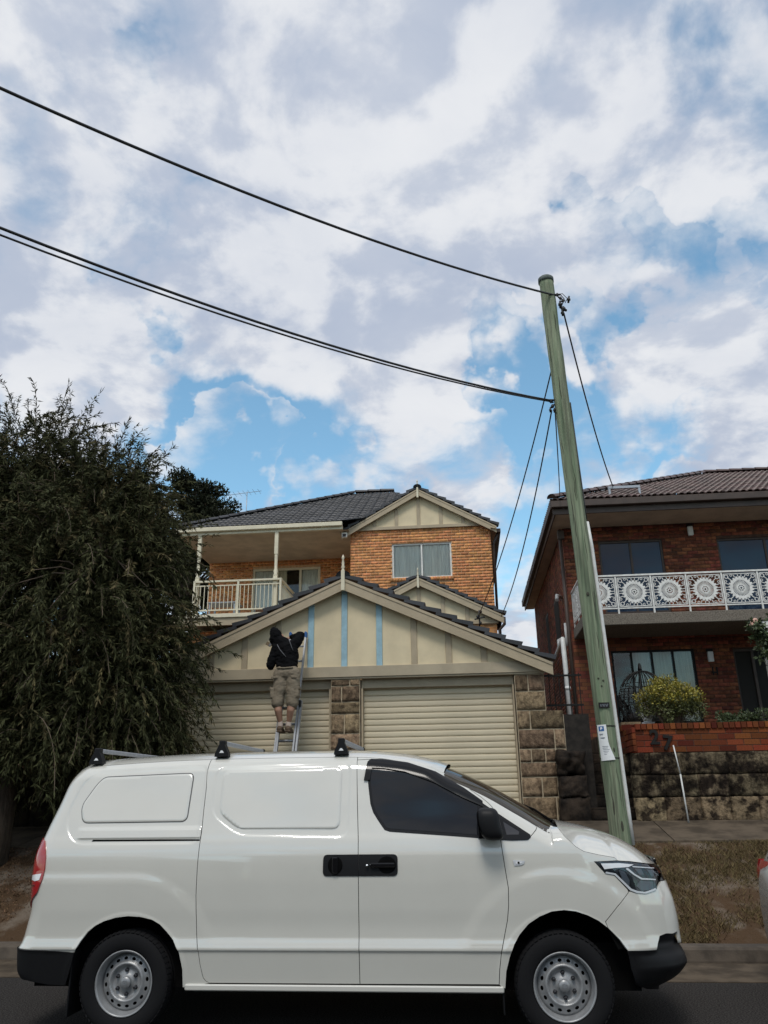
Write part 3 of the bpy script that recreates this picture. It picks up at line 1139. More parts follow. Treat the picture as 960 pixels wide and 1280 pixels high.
b.add([(-8.25, 21.63, 8.99), (-3.14, 21.63, 8.99), (-3.14, 24.49, 8.99), (-8.25, 24.49, 8.99)], [(0, 1, 2, 3)])
b.build('soffit', MT['soffit'], H)
b = MB()
b.bar((-8.3, 21.5, 9.13), (-8.3, 31, 9.13), 0.10, 0.13)
b.build('gutter', MT['cream_paint'], H)
sl = 0.566
Vv = Vector((0, 1, sl)).normalized()
cv = Vv.y


def lim_front(v):
    run = v * cv
    u1 = (4.95 if run < 0.28 else 5.32 + run) if run < 2.1 else 9.4 - run * 0.695
    return (min(run, 4.7), u1)


tile_field(H, 'roof_tiles', 'dark_tile', (-8.30, 21.45, 9.20), (1, 0, 0), Vv, 9.4, 4.75 / cv, lim_front)
tile_field(H, 'roof_tiles', 'dark_tile', (-8.30, 21.45, 9.20), (0, 1, 0), Vector((1, 0, sl)).normalized(), 9.5, 4.75 / cv,
           lambda v: (v * cv, 9.5 - v * cv))
b = MB()
b.add([(-8.3, 30.95, 9.2), (1.1, 30.95, 9.2), (-2.2, 26.2, 11.88), (-3.55, 26.2, 11.88)], [(0, 1, 2, 3)])
b.add([(1.12, 21.96, 9.15), (1.12, 30.95, 9.2), (-2.2, 26.2, 11.88), ], [(0, 1, 2)])
b.build('back_slope', MT['dark_tile'], H)
dk = MB()
zf = lambda y: 9.14 + 0.566 * (y - 21.45)
dk.add([(x, y, zf(y)) for x, y in ((-8.26, 21.49), (-3.38, 21.49), (-3.05, 21.78), (-1.0, 23.9), (-2.3, 26.12), (-3.62, 26.12))], [(0, 1, 2, 3, 4, 5)])
dk.add([(-8.26, 21.49, 9.14), (-3.62, 26.12, zf(26.12)), (-8.26, 30.9, 9.14)], [(0, 1, 2)])
dk.build('roof_deck', MT['dark_tile'], H)
ridge_run(H, 'dark_tile', (-8.30, 21.45, 9.27), (-3.55, 26.2, 11.96))
ridge_run(H, 'dark_tile', (-3.55, 26.2, 11.96), (-2.2, 26.2, 11.96))
b = MB()
b.box(-8.02, 0.79, 28.8, 29.0, 2.7, 9.04)
b.box(-8.02, 0.79, 25.4, 28.79, 8.9, 9.0)
b.build('back_wall', MT['blond_mortar'], H)
# floodlight under the eave
b = MB()
b.bbox(-3.36, -3.20, 21.75, 21.86, 8.80, 8.95, 0.01)
fl = b.build('floodlight', MT['white_paint'], H)
b = MB()
b.bbox(-3.33, -3.23, 21.735, 21.749, 8.82, 8.90, 0.003)
b.build('lens', MT['dark_glass'], fl)
# lower porch gable in front of the bay
pw = wall_core(H, 'wall', 'blond_mortar', -3.0, 0.92, 2.7, 5.66, 19.75)
BR.wall(pw, (-3.0, 19.75, 4.4), (1, 0, 0), (0, -1, 0), 3.92, 1.24)
gable(H, -1.03, 6.90, 2.12, 0.50, 19.73, 5.76, [-2.25, -1.64, -1.03, -0.42, 0.19], 'tan_trim', board=0.18, ntile=9)
b = MB()
b.bbox(-3.05, 0.96, 19.68, 19.77, 5.665, 5.76, 0.004)
b.build('gable_beam', MT['tan_trim'], H)
finial(H, -1.03, 19.53, 6.62, 7.15, 'cream_paint', 0.026)
for sx in (-1, 1):
    Vv = Vector((-sx, 0, 0.50)).normalized()
    P0 = Vector((-1.03 + sx * 2.12, 19.71, 6.90 - 2.12 * 0.50 + 0.05))
    tile_field(H, 'roof_tiles', 'dark_tile', P0, (0, 1, 0), Vv, 2.2, 2.12 * math.sqrt(1.25), lambda v: (0.0, 2.28))
b = MB()
b.box(0.72, 0.92, 19.96, 21.99, 2.7, 5.66)
b.box(-3.0, -2.8, 19.96, 21.99, 2.7, 5.66)
b.build('side_wall', MT['blond_mortar'], H)
b = MB()
b.tube([(1.10, 19.6, 5.80), (1.10, 19.6, 5.62), (0.98, 19.68, 5.50), (0.98, 19.68, 2.9)], 0.04)
b.build('downpipe', MT['brown_trim'], H)
# service bracket where the street wires come in
b = MB()
b.tube([(0.36, 19.40, 5.72), (0.62, 19.40, 5.78)], 0.018)
b.tube([(0.48, 19.46, 5.55), (0.48, 19.40, 5.95)], 0.018)
for q in ((0.44, 19.36, 5.78), (0.52, 19.36, 5.90), (0.50, 19.36, 5.62)):
    b.sphere(q, 0.035, 8, 6, (1, 1, 1.3))
b.build('wire_bracket', MT['dark_plastic'], H)
BR.finish()

# tv antenna on the far roof
t = thing('tv_antenna', 'thin television antenna standing on the dark roof, against the far tree', 'antenna', (-7.1, 24.6, 10.3))
b = MB()
b.tube([(-7.1, 24.6, 10.0), (-7.1, 24.6, 11.55)], 0.014, 6)
b.build('mast', MT['steel_grey'], t)
b = MB()
b.tube([(-7.75, 24.6, 11.45), (-6.6, 24.6, 11.55)], 0.008, 6)
for k in range(7):
    xx = -7.7 + k * 0.17
    b.tube([(xx, 24.35, 11.46 + k * .013), (xx, 24.85, 11.46 + k * .013)], 0.005, 5)
b.build('array', MT['steel_grey'], t)

# furniture on the balcony
t = thing('outdoor_table', 'dark slatted table behind the left of the balcony railing', 'table', (-6.95, 22.3, 6.55))
b = MB()
for k in range(5):
    b.box(-7.4, -6.5, 22.0 + k * 0.13, 22.11 + k * 0.13, 7.02, 7.05)
b.build('table_top', MT['steel_grey'], t)
for xx in (-7.35, -6.6):
    for yy in (22.03, 22.55):
        p = MB()
        p.box(xx, xx + 0.05, yy, yy + 0.05, 6.552, 7.015)
        p.build('leg', MT['steel_grey'], t)
mk('brown_cushion', (0.22, 0.11, 0.06), 0.9)
t = thing('outdoor_sofa', 'low brown cushioned outdoor sofa on the balcony in front of the glass door', 'sofa', (-5.9, 23.2, 6.55))
b = MB()
b.bbox(-6.35, -5.3, 22.9, 23.5, 6.68, 6.86, 0.04)
b.build('seat', MT['brown_cushion'], t)
b = MB()
b.bbox(-6.35, -5.3, 23.52, 23.66, 6.70, 7.2, 0.04)
b.build('backrest', MT['brown_cushion'], t)
b = MB()
for xx in (-6.33, -5.38):
    for yy in (22.92, 23.56):
        b.box(xx, xx + 0.06, yy, yy + 0.06, 6.552, 6.679)
b.build('legs_frame', MT['dark_iron'], t)
# ------------------------------------------------------------------ house number 27
H2 = thing('brick_house', 'two-storey dark red brick house with white lace balcony and brown tiled hip roof', 'house', (2.58, 18.5, 2.7))
B2 = Bricks(H2, 'red_brick')
FY, X0, X1 = 18.5, 2.58, 17.0
GZ = 2.62
wu1 = (3.40, 4.90, 5.55, 7.33)
wu2 = (6.16, 8.4, 5.30, 7.28)
wg = (3.42, 5.27, 3.05, 4.69)
dg = (6.12, 7.9, 2.80, 4.66)
fwall = wall_core(H2, 'wall', 'red_mortar', X0, X1, 2.3, 7.72, FY, [wu1, wu2, wg, dg])
B2.wall(fwall, (X0, FY, GZ), (1, 0, 0), (0, -1, 0), 7.5, 7.70 - GZ, [(a - X0, c - X0, d - GZ, e - GZ) for a, c, d, e in (wu1, wu2, wg, dg)])
lwall = MB()
lwall.box(X0, X0 + 0.2, FY + 0.21, 27.0, 1.3, 7.72)
lwall = lwall.build('side_wall', MT['red_mortar'], H2)
bw2 = MB()
bw2.box(X0 + .21, X1, 26.8, 27.0, 1.3, 7.72)
bw2.box(X1 - .2, X1, FY + .21, 26.79, 1.3, 7.72)
bw2.build('back_wall', MT['red_mortar'], H2)
B2.wall(lwall, (X0, 27.0, GZ - 0.6), (0, -1, 0), (-1, 0, 0), 8.5, 7.70 - GZ + 0.6, [(3.3, 4.0, 3.2, 4.6), (5.6, 6.6, 3.2, 4.5)])
for (ya, yb, za, zb) in ((23.0, 23.7, 5.25, 6.6), (20.4, 21.4, 5.25, 6.5)):
    b = MB()
    b.box(X0 - 0.012, X0 + 0.03, ya, yb, za, zb)
    f = b.build('side_window', MT['brown_trim'], H2)
    b = MB()
    b.box(X0 - 0.018, X0 - 0.0125, ya + 0.06, yb - 0.06, za + 0.06, zb - 0.06)
    b.build('pane', MT['dark_room'], f)
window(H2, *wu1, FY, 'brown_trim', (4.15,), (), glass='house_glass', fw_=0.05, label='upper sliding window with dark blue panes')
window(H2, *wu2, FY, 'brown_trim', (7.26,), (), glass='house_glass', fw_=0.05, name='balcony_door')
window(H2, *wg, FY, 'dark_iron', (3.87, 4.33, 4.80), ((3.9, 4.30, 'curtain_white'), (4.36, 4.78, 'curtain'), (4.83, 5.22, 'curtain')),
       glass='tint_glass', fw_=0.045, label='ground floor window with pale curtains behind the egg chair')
# entrance
en = MB()
en.box(dg[0], dg[0] + 0.05, FY + 0.06, FY + 0.14, dg[2], dg[3])
en.box(dg[0] + .05, dg[1], FY + 0.06, FY + 0.14, dg[3] - 0.06, dg[3])
en.box(6.52, 6.58, FY + 0.055, FY + 0.12, dg[2], dg[3] - 0.061)
ent = en.build('entrance', MT['brown_trim'], H2)
b = MB()
b.box(6.17, 6.52, FY + 0.10, FY + 0.105, dg[2], dg[3] - 0.06)
b.build('sidelight', MT['dark_room'], ent)
b = MB()
b.bbox(6.60, 7.55, FY + 0.125, FY + 0.165, dg[2], dg[3] - 0.06, 0.004)
b.build('front_door', MT['dark_iron'], ent)
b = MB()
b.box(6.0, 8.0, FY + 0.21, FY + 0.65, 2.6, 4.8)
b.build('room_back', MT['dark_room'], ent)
# wall lamps and plaque
for (lx, lz, yy) in ((5.58, 7.50, FY), (5.60, 4.50, FY)):
    b = MB()
    b.bbox(lx - 0.07, lx + 0.07, yy - 0.06, yy - 0.007, lz + 0.10, lz + 0.16, 0.006)
    lamp = b.build('wall_lamp', MT['dark_iron'], H2)
    b = MB()
    b.bbox(lx - 0.06, lx + 0.06, yy - 0.09, yy - 0.012, lz - 0.13, lz + 0.098, 0.012)
    b.build('lamp_shade', MT['paper'], lamp)
b = MB()
for dx in (-0.06, 0.03):
    b.bbox(5.66 + dx, 5.69 + dx, FY - 0.03, FY - 0.006, 4.08, 4.26, 0.004)
b.bbox(5.585, 5.72, FY - 0.024, FY - 0.006, 4.12, 4.15, 0.004)
b.build('wall_plaque', MT['dark_iron'], H2)
# eaves
b = MB()
b.bbox(2.20, X1 + .4, 17.20, 17.32, 7.80, 7.96, 0.012)
b.bbox(2.24, X1 + .4, 17.325, 17.36, 7.66, 7.80, 0.004)
b.bar((2.24, 17.33, 7.88), (2.24, 27.4, 7.88), 0.10, 0.16)
b.bar((2.29, 17.33, 7.73), (2.29, 27.4, 7.73), 0.03, 0.14)
b.build('fascia_gutter', MT['brown_trim'], H2)
b = MB()
b.add([(2.31, 17.361, 7.70), (X1, 17.361, 7.70), (X1, 18.5, 7.70), (2.31, 18.5, 7.70)], [(0, 1, 2, 3)])
b.add([(2.31, 18.5, 7.70), (2.6, 18.5, 7.70), (2.6, 27.4, 7.70), (2.31, 27.4, 7.70)], [(0, 1, 2, 3)])
b.build('soffit', MT['soffit'], H2)
s2 = 0.48
cv2 = 1 / math.sqrt(1 + s2 * s2)
tile_field(H2, 'roof_tiles', 'brown_tile', (2.22, 17.22, 7.98), (1, 0, 0), Vector((0, 1, s2)), 15, 5.2 / cv2, lambda v: (v * cv2, 13.0),
           wave=0.045, step=0.035)
tile_field(H2, 'roof_tiles', 'brown_tile', (2.22, 17.22, 7.98), (0, 1, 0), Vector((1, 0, s2)), 10.4, 5.2 / cv2,
           lambda v: (v * cv2, 10.4 - v * cv2), wave=0.045, step=0.035)
b = MB()
zt = 7.98 + 5.2 * s2
b.add([(2.22, 27.62, 7.98), (X1 + .4, 27.62, 7.98), (X1 + .4, 22.42, zt), (7.42, 22.42, zt)], [(0, 1, 2, 3)])
b.build('back_slope', MT['brown_tile'], H2)
ridge_run(H2, 'brown_tile', (2.22, 17.22, 8.06), (7.42, 22.42, zt + .08))
ridge_run(H2, 'brown_tile', (7.42, 22.42, zt + .08), (14.0, 22.42, zt + .08))
# wire bracket on the roof
b = MB()
b.bar((3.62, 17.55, 8.06), (3.62, 17.55, 8.36), 0.05, 0.05, (0, 1, 0))
b.bar((4.30, 17.55, 8.06), (4.30, 17.55, 8.36), 0.05, 0.05, (0, 1, 0))
b.bar((3.60, 17.55, 8.34), (4.32, 17.55, 8.34), 0.06, 0.06)
b.build('wire_bracket', MT['steel_grey'], H2)
# balcony
BY = 17.0
b = MB()
b.bbox(2.62, 14.0, BY - 0.06, 18.495, 4.98, 5.22, 0.012)
b.build('balcony_slab', MT['slab_concrete'], H2)


def lace_panel():
    """cast-iron style rosette panel, about 0.66 x 0.62 m, centred on the origin in x-z"""
    b = MB()
    w, h, y0, y1 = 0.335, 0.315, -0.008, 0.008

    def ring(cx, cz, r0, r1, n=28, lob=0, amp=0.0):
        for k in range(n):
            a0, a1 = 2 * math.pi * k / n, 2 * math.pi * (k + 1) / n
            f = lambda a: r1 + (amp * abs(math.sin(a * lob / 2)) if lob else 0)
            q = [(cx + r * math.cos(a), cz + r * math.sin(a)) for r, a in ((r0, a0), (f(a0), a0), (f(a1), a1), (r0, a1))]
            b.prism(q, y0, y1)

    def bar(x0, z0, x1, z1, t=0.010):
        dx, dz = x1 - x0, z1 - z0
        l = math.hypot(dx, dz)
        nx_, nz_ = -dz / l * t / 2, dx / l * t / 2
        b.prism([(x0 + nx_, z0 + nz_), (x1 + nx_, z1 + nz_), (x1 - nx_, z1 - nz_), (x0 - nx_, z0 - nz_)], y0 + .001, y1 - .001)

    for s_ in (-1, 1):
        bar(-w, s_ * h, w, s_ * h, 0.016)
        bar(s_ * w, -h, s_ * w, h, 0.016)
    ring(0, 0, 0.022, 0.042, 14)
    ring(0, 0, 0.066, 0.088, 20)
    for k in range(8):
        a = 2 * math.pi * k / 8
        bar(0.04 * math.cos(a), 0.04 * math.sin(a), 0.068 * math.cos(a), 0.068 * math.sin(a), 0.012)
    for k in range(34):
        a = 2 * math.pi * k / 34
        bar(0.086 * math.cos(a), 0.086 * math.sin(a), 0.178 * math.cos(a), 0.178 * math.sin(a), 0.0125)
    ring(0, 0, 0.176, 0.222, 66, 22, 0.045)
    # spandrels
    for sx in (-1, 1):
        for sz in (-1, 1):
            ring(sx * 0.275, sz * 0.255, 0.030, 0.044, 12)
            bar(sx * 0.19, sz * 0.18, sx * 0.25, sz * 0.235, 0.014)
            bar(sx * 0.30, sz * 0.28, sx * w, sz * h, 0.014)
            for ddx, ddz in ((0.13, 0.30), (0.325, 0.115), (0.04, 0.315), (0.335, 0.03)):
                r_ = 0.255 / math.hypot(ddx, ddz)
                bar(sx * ddx * r_, sz * ddz * r_, sx * ddx, sz * ddz, 0.013)
            ring(sx * 0.175, sz * 0.283, 0.018, 0.028, 10)
            ring(sx * 0.300, sz * 0.155, 0.018, 0.028, 10)
    return b.mesh('lace_panel', MT['white_iron'])


lp = lace_panel()
b = MB()
b.bar((2.66, BY, 6.07), (14.0, BY, 6.07), 0.05, 0.035)
b.bar((2.66, BY, 5.345), (14.0, BY, 5.345), 0.03, 0.025)
b.bar((2.66, BY, 6.07), (2.66, 18.49, 6.07), 0.05, 0.035)
b.bar((2.66, BY, 5.345), (2.66, 18.49, 5.345), 0.03, 0.025)
bal = b.build('balustrade', MT['white_iron'], H2)
pm = MB()
pm.bbox(-0.017, 0.017, -0.017, 0.017, 5.22, 6.05, 0.003)
pme = pm.mesh('baluster_post', MT['white_iron'])
for k in range(14):
    x = 2.66 + k * 0.745
    link_mesh('baluster_post', pme, bal, Vector((x, BY, 0)) - ROOT[H2.name])
    if k < 13:
        link_mesh('lace_panel', lp, bal, Vector((x + 0.3725, BY, 5.70)) - ROOT[H2.name])
for k in range(1, 3):
    link_mesh('baluster_post', pme, bal, Vector((2.66, BY + k * 0.735, 0)) - ROOT[H2.name])
for k in range(2):
    link_mesh('lace_panel', lp, bal, Vector((2.66, BY + 0.37 + k * 0.735, 5.70)) - ROOT[H2.name], None, (0, 0, R(90)))
# white rendered column under the balcony
b = MB()
b.bbox(6.36, 6.72, BY + 0.02, BY + 0.36, 2.6, 4.97, 0.02)
b.bbox(6.30, 6.78, BY - 0.03, BY + 0.42, 4.78, 4.975, 0.02)
b.build('column', MT['white_paint'], H2)
# brown downpipe on the corner
b = MB()
b.tube([(2.50, 18.42, 7.64), (2.50, 18.42, 2.5)], 0.042)
b.bbox(2.44, 2.60, 18.36, 18.48, 7.40, 7.62, 0.01)
b.build('downpipe', MT['brown_trim'], H2)
# white waste pipe along the side wall
b = MB()
b.tube([(2.30, 17.9, 2.72), (2.28, 17.9, 4.83), (2.285, 17.97, 4.90), (2.30, 18.1, 4.90), (2.48, 22.4, 4.93)], 0.055)
b.tube([(2.50, 18.9, 4.9), (2.50, 18.9, 5.45)], 0.035)
b.tube([(2.44, 19.9, 4.92), (2.44, 19.9, 5.22), (2.50, 20.1, 5.27)], 0.05)
for zz in (3.8, 2.85):
    b.lathe([(0.055, zz - .03), (0.068, zz - .03), (0.068, zz + .03), (0.055, zz + .03)], 14, 'Z', (2.29, 17.9, 0))
b.build('waste_pipe', MT['pvc'], H2)
b = MB()
b.tube([(2.56, 19.6, 6.25), (2.44, 19.5, 6.27), (2.42, 19.4, 6.14)], 0.05)
b.build('vent_elbow', MT['pvc'], H2)
B2.finish()

# ------------------------------------------------------------------ front retaining wall, planter, steps
WY = 12.6
RW = thing('retaining_wall', 'blackened rough sandstone retaining wall along the footpath below the house number', 'stone wall', (3.0, WY, 1.2))
b = MB()
b.box(2.46, 14.0, WY + 0.05, WY + 0.45, 1.0, 2.17)
b.box(2.42, 2.72, WY + 0.46, 16.0, 1.0, 2.17)
core = b.build('core', MT['old_mortar'], RW)
c1 = [2.44, 2.71, 3.16, 3.83, 4.42, 5.1, 5.7, 6.4, 7.1, 7.8]
c2 = [2.44, 2.89, 3.37, 3.80, 4.35, 4.95, 5.5, 6.2, 6.9, 7.6]
c3 = [2.44, 2.86, 3.37, 3.78, 4.18, 4.8, 5.5, 6.1, 6.8, 7.5]
for cs, z1, z0 in ((c1, 2.175, 1.86), (c2, 1.86, 1.55), (c3, 1.55, 1.20)):
    for a, c in zip(cs[:-1], cs[1:]):
        sd_ += 1
        stone_block('stone', RW, 'pale_stone' if z0 == 1.20 else 'old_stone', ((a + c) / 2, WY + 0.07, (z0 + z1) / 2), c - a - 0.010, z1 - z0 - 0.010, 0.2, 0.022, sd_, 12, 8, edge=0.05)
for j, (z1, z0) in enumerate(((2.175, 1.86), (1.86, 1.55), (1.55, 1.20))):
    for k in range(3):
        sd_ += 1
        stone_block('stone', RW, 'old_stone', (2.47, WY + 0.55 + k * 0.6, (z0 + z1) / 2), 0.58, z1 - z0 - 0.014, 0.2, 0.03, sd_, 6, 4, rot=R(-90))

PW = thing('planter_wall', 'low red brick planter wall with black number 27, on top of the stone retaining wall', 'brick wall', (3.0, WY, 2.18))
BP = Bricks(PW, 'front_brick')
b = MB()
b.box(2.56, 14.0, WY + 0.015, WY + 0.23, 2.175, 2.505)
b.box(2.42, 2.60, WY + 0.16, 15.0, 2.175, 2.505)
pc = b.build('brick_face', MT['red_mortar'], PW)
BP.wall(pc, (2.56, WY + 0.012, 2.18), (1, 0, 0), (0, -1, 0), 5.0, 0.335, dep=0.05)
BP.wall(pc, (2.42, 14.9, 2.18), (0, -1, 0), (-1, 0, 0), 2.74, 0.335, dep=0.05)
# chamfered corner
BP.wall(pc, (2.425, WY + 0.15, 2.18), Vector((0.135, -0.14, 0)).normalized(), Vector((-0.14, -0.135, 0)).normalized(), 0.19, 0.335, dep=0.05)
k = 2.60
while k < 7.5:                                        # soldier course on top
    BP.items.append((pc, Vector((k, WY + 0.10, 2.552)), Vector((1, 0, 0)), 0.076, 0.085, 0.235, Vector((0, -1, 0))))
    k += 0.086
k = WY + 0.26
while k < 14.9:
    BP.items.append((pc, Vector((2.50, k, 2.552)), Vector((0, -1, 0)), 0.076, 0.085, 0.20, Vector((-1, 0, 0))))
    k += 0.086
BP.items.append((pc, Vector((2.50, WY + 0.135, 2.552)), Vector((0.7, -0.7, 0)), 0.15, 0.085, 0.18, Vector((-.7, -.7, 0))))
BP.finish()
BX = MB()
BX.box(2.42, 2.72, WY + 0.30, WY + 0.62, 2.60, 2.65)
tag(BX.build('stone_cap', MT['sandstone'], PW), 'pale capping stone at the wall corner')


def digits(txt, x, z, y, size, m, parent, name='numeral', tilt=0.0):
    """solid letters: text curve turned into a mesh"""
    cu = bpy.data.curves.new('glyph', 'FONT')
    cu.body = txt
    cu.size = size
    cu.extrude = 0.012
    cu.offset = 0.008
    cu.resolution_u = 4
    ob = bpy.data.objects.new('glyph', cu)
    COL.objects.link(ob)
    dg_ = bpy.context.evaluated_depsgraph_get()
    me = bpy.data.meshes.new_from_object(ob.evaluated_get(dg_))
    bpy.data.objects.remove(ob)
    me.name = name
    me.materials.clear()
    me.materials.append(m)
    return link_mesh(name, me, parent, Vector((x, y, z)) - ROOT[parent.name], None, (R(90), tilt, 0))


digits('2', 2.755, 2.300, WY - 0.008, 0.29, MT['dark_iron'], PW)
digits('7', 2.925, 2.225, WY - 0.008, 0.29, MT['dark_iron'], PW, tilt=R(6))
tag(MB().box(2.62, 14, WY + 0.235, 18.48, 2.1, 2.50).build('garden_bed', MT['earth']), kind='structure')
tag(MB().box(2.60, 14, 15.0, 18.49, 2.0, 2.66).build('porch_floor', MT['concrete']), kind='structure')

ST = thing('stone_steps', 'dark worn stone steps climbing to the red brick house behind the pole', 'steps', (2.1, 12.7, 1.24))
for k in range(6):
    sd_ += 1
    stone_block('step', ST, 'step_stone', (2.10, 12.72 + k * 0.31 + 0.30, 1.24 + k * 0.172 + 0.075), 0.70, 0.19, 0.62, 0.012, sd_, 6, 3)
    b = MB()
    b.box(1.76, 2.44, 12.70 + k * 0.31, 12.72 + k * 0.31 + 0.30, 1.24 + k * 0.172 + 0.150, 1.24 + k * 0.172 + 0.170)
    b.build('tread', MT['step_stone'], ST)
b = MB()
b.box(1.30, 2.44, 14.60, 18.4, 1.8, 2.30)
b.build('landing', MT['step_stone'], ST)

GP = thing('stone_gatepost', 'stubby rough boulder gatepost at the foot of the steps, by the garage pier', 'gatepost', (1.58, 12.7, 1.22))
for j, (z0, z1, w, r_) in enumerate(((1.20, 1.56, 0.43, 0.03), (1.56, 1.87, 0.40, 0.03), (1.87, 2.24, 0.40, 0.07))):
    sd_ += 1
    stone_block('stone', GP, 'step_stone', (1.585, 12.83, (z0 + z1) / 2), w, z1 - z0 - 0.012, 0.40, r_ * 1.3, sd_ + 60, 12, 9, edge=0.8 if j == 2 else 0.25)
b = MB()
b.box(1.30, 1.76, 13.05, 14.6, 1.2, 2.26)
b.build('backing', MT['old_mortar'], GP)

# iron railing in the gap beside the garage
GT = thing('iron_railing', 'narrow dark iron railing in the gap between garage and red brick house', 'railing', (1.68, 13.4, 2.8))
b = MB()
b.bar((1.30, 13.4, 3.46), (1.95, 13.4, 3.46), 0.03, 0.03)
b.bar((1.30, 13.4, 2.98), (1.95, 13.4, 2.98), 0.03, 0.03)
b.build('rail', MT['dark_iron'], GT)
for k in range(8):
    p = MB()
    p.box(1.33 + k * 0.082, 1.344 + k * 0.082, 13.393, 13.407, 2.80, 3.50)
    p.build('bar', MT['dark_iron'], GT)
b = MB()
b.box(1.31, 1.95, 13.0, 14.5, 1.1, 2.795)
b.build('plinth', MT['old_mortar'], GT)

# white stake leaning on the wall
t = thing('stake', 'thin white plastic stake leaning against the blackened stone wall', 'stake', (3.10, 12.42, 1.2))
b = MB()
b.tube([(3.11, 12.40, 1.205), (3.095, 12.44, 1.86)], 0.012, 8)
b.build('lower_tube', MT['pvc'], t)
b = MB()
b.tube([(3.095, 12.44, 1.862), (3.06, 12.485, 2.27)], 0.010, 8)
b.build('upper_tube', MT['pvc'], t)

# ------------------------------------------------------------------ hanging egg chair on the porch
t = thing('egg_chair', 'black wire hanging egg chair on the porch, half hidden by the bush', 'chair', (3.95, 16.6, 2.66))
cx, cy, cz = 3.62, 16.6, 3.33
b = MB()
for k in range(12):
    a = math.pi * k / 12
    pts = []
    for q in range(25):
        th = 2 * math.pi * q / 24
        pts.append((cx + 0.50 * math.sin(th) * math.cos(a), cy + 0.42 * math.sin(th) * math.sin(a), cz + 0.62 * math.cos(th)))
    b.tube(pts, 0.010, 5, False)
for zz in np.linspace(-0.5, 0.35, 9):
    rr_ = math.sqrt(1 - (zz / 0.62) ** 2)
    b.tube([(cx + 0.5 * rr_ * math.cos(u), cy + 0.42 * rr_ * math.sin(u), cz + zz) for u in np.linspace(0.3, 5.98 + 0.3, 22)], 0.008, 5, False)
b.build('basket', MT['dark_iron'], t)
b = MB()
b.sphere((cx, cy, cz - 0.32), 0.36, 14, 8, (1, 0.9, 0.45))
b.build('cushion', MT['dark_plastic'], t)
b = MB()
b.tube([(cx + .1, cy + 0.55, 2.68), (cx + .1, cy + 0.6, 3.6), (cx + .08, cy + 0.5, 4.06), (cx + .02, cy + 0.15, 4.10), (cx, cy, 3.97)], 0.028, 8)
b.lathe([(0.0, 2.665), (0.45, 2.665), (0.45, 2.69), (0.0, 2.69)], 20, 'Z', (cx + .1, cy + .5, 0))
b.build('stand', MT['dark_iron'], t)
t = thing('white_bag', 'crumpled white plastic bag behind the left edge of the golden bush', 'bag', (3.02, 13.9, 2.6))
b = MB()
vs_b = MB().sphere((0, 0, 0), 1, 14, 10)
b.add([(3.05 + 0.10 * v[0] * (1 + .25 * mnoise.noise(Vector(v) * 2.1)), 13.9 + 0.10 * v[1], 2.90 + 0.21 * v[2] * (1 + .2 * mnoise.noise(Vector(v) * 3 + Vector((4, 0, 0)))))
       for v in vs_b.v], vs_b.f, True)
b.box(2.96, 3.14, 13.82, 13.98, 2.505, 2.72)
b.build('bag_body', MT['paper'], t)
# ------------------------------------------------------------------ timber power pole
mk('pole_timber', (0.255, 0.285, 0.19), 0.85, vscale=2.6, col2=(0.135, 0.185, 0.11), bump=0.9, bscale=16, bdist=0.014, stretch=(5, 5, 0.28), thr=(0.32, 0.70), detail=10.0, streak=(20, 20, 0.7), streak_lo=0.45)
mk('cap_grey', (0.13, 0.15, 0.14), 0.9, var=0.2, vscale=12)
mk('knot', (0.05, 0.05, 0.035), 0.9)
UP = thing('utility_pole', 'leaning green-grey timber utility pole with cables in front of the red brick house', 'utility pole', (1.885, 10.9, 0.95))
PB, PT = Vector((1.885, 10.9, 0.80)), Vector((1.640, 10.9, 9.46))


def pole_at(z):
    return PB + (PT - PB) * ((z - PB.z) / (PT.z - PB.z))


pts, rad = [], []
for k in range(60):
    t_ = k / 59
    z = PB.z + (PT.z - PB.z) * t_
    p = pole_at(z)
    p = p + Vector((0.018 * mnoise.noise((0, 0, z * 0.9)), 0, 0))
    pts.append(p)
    rad.append(0.122 - 0.010 * t_ + 0.004 * mnoise.noise((5, 0, z * 2.3)) + (0.012 if z < 1.5 else 0) * (1.5 - z))
b = MB()
b.tube(pts, rad, 28)
b.v = [tuple(Vector(v) + Vector((1, 1, 0)) * 0.004 * mnoise.noise((v[0] * 14, v[1] * 14, v[2] * 0.8))) for v in b.v]
b.build('pole', MT['pole_timber'], UP)
p = PT
b = MB()
b.lathe([(0.0, 0.045), (0.105, 0.03), (0.124, 0.012), (0.124, -0.06), (0.112, -0.06)], 28, 'Z', (p.x, p.y, p.z), flip=True)
b.build('pole_cap', MT['cap_grey'], UP)
# white cable guard up the right-hand side
b = MB()
cp = [pole_at(z) + Vector((0.140 + (0.0 if z < 4.9 else (z - 4.9) * -0.05), -0.02, 0)) for z in np.linspace(1.0, 5.28, 12)]
b.tube(cp, 0.026, 10)
b.build('cable_guard', MT['pvc'], UP)
b = MB()
b.tube([cp[-1] - Vector((0, 0, .05)), pole_at(5.6) + Vector((0.118, -0.03, 0)), pole_at(7.2) + Vector((0.115, -0.03, 0))], 0.010, 6)
b.build('riser_cable', MT['dark_plastic'], UP)
# long drying cracks
rc = random.Random(12)
for k in range(26):
    z0_ = rc.uniform(1.1, 8.6)
    an = rc.uniform(-2.6, -0.5)
    ln_ = rc.uniform(0.18, 0.7)
    pts_ = []
    for q in range(6):
        c_ = pole_at(z0_ + ln_ * q / 5)
        a2 = an + 0.05 * math.sin(q * 1.7 + k)
        pts_.append(c_ + Vector((math.cos(a2), math.sin(a2), 0)) * 0.1185)
    b = MB()
    b.tube(pts_, [0.0012, 0.004, 0.0055, 0.005, 0.003, 0.001], 5)
    b.build('crack', MT['knot'], UP)
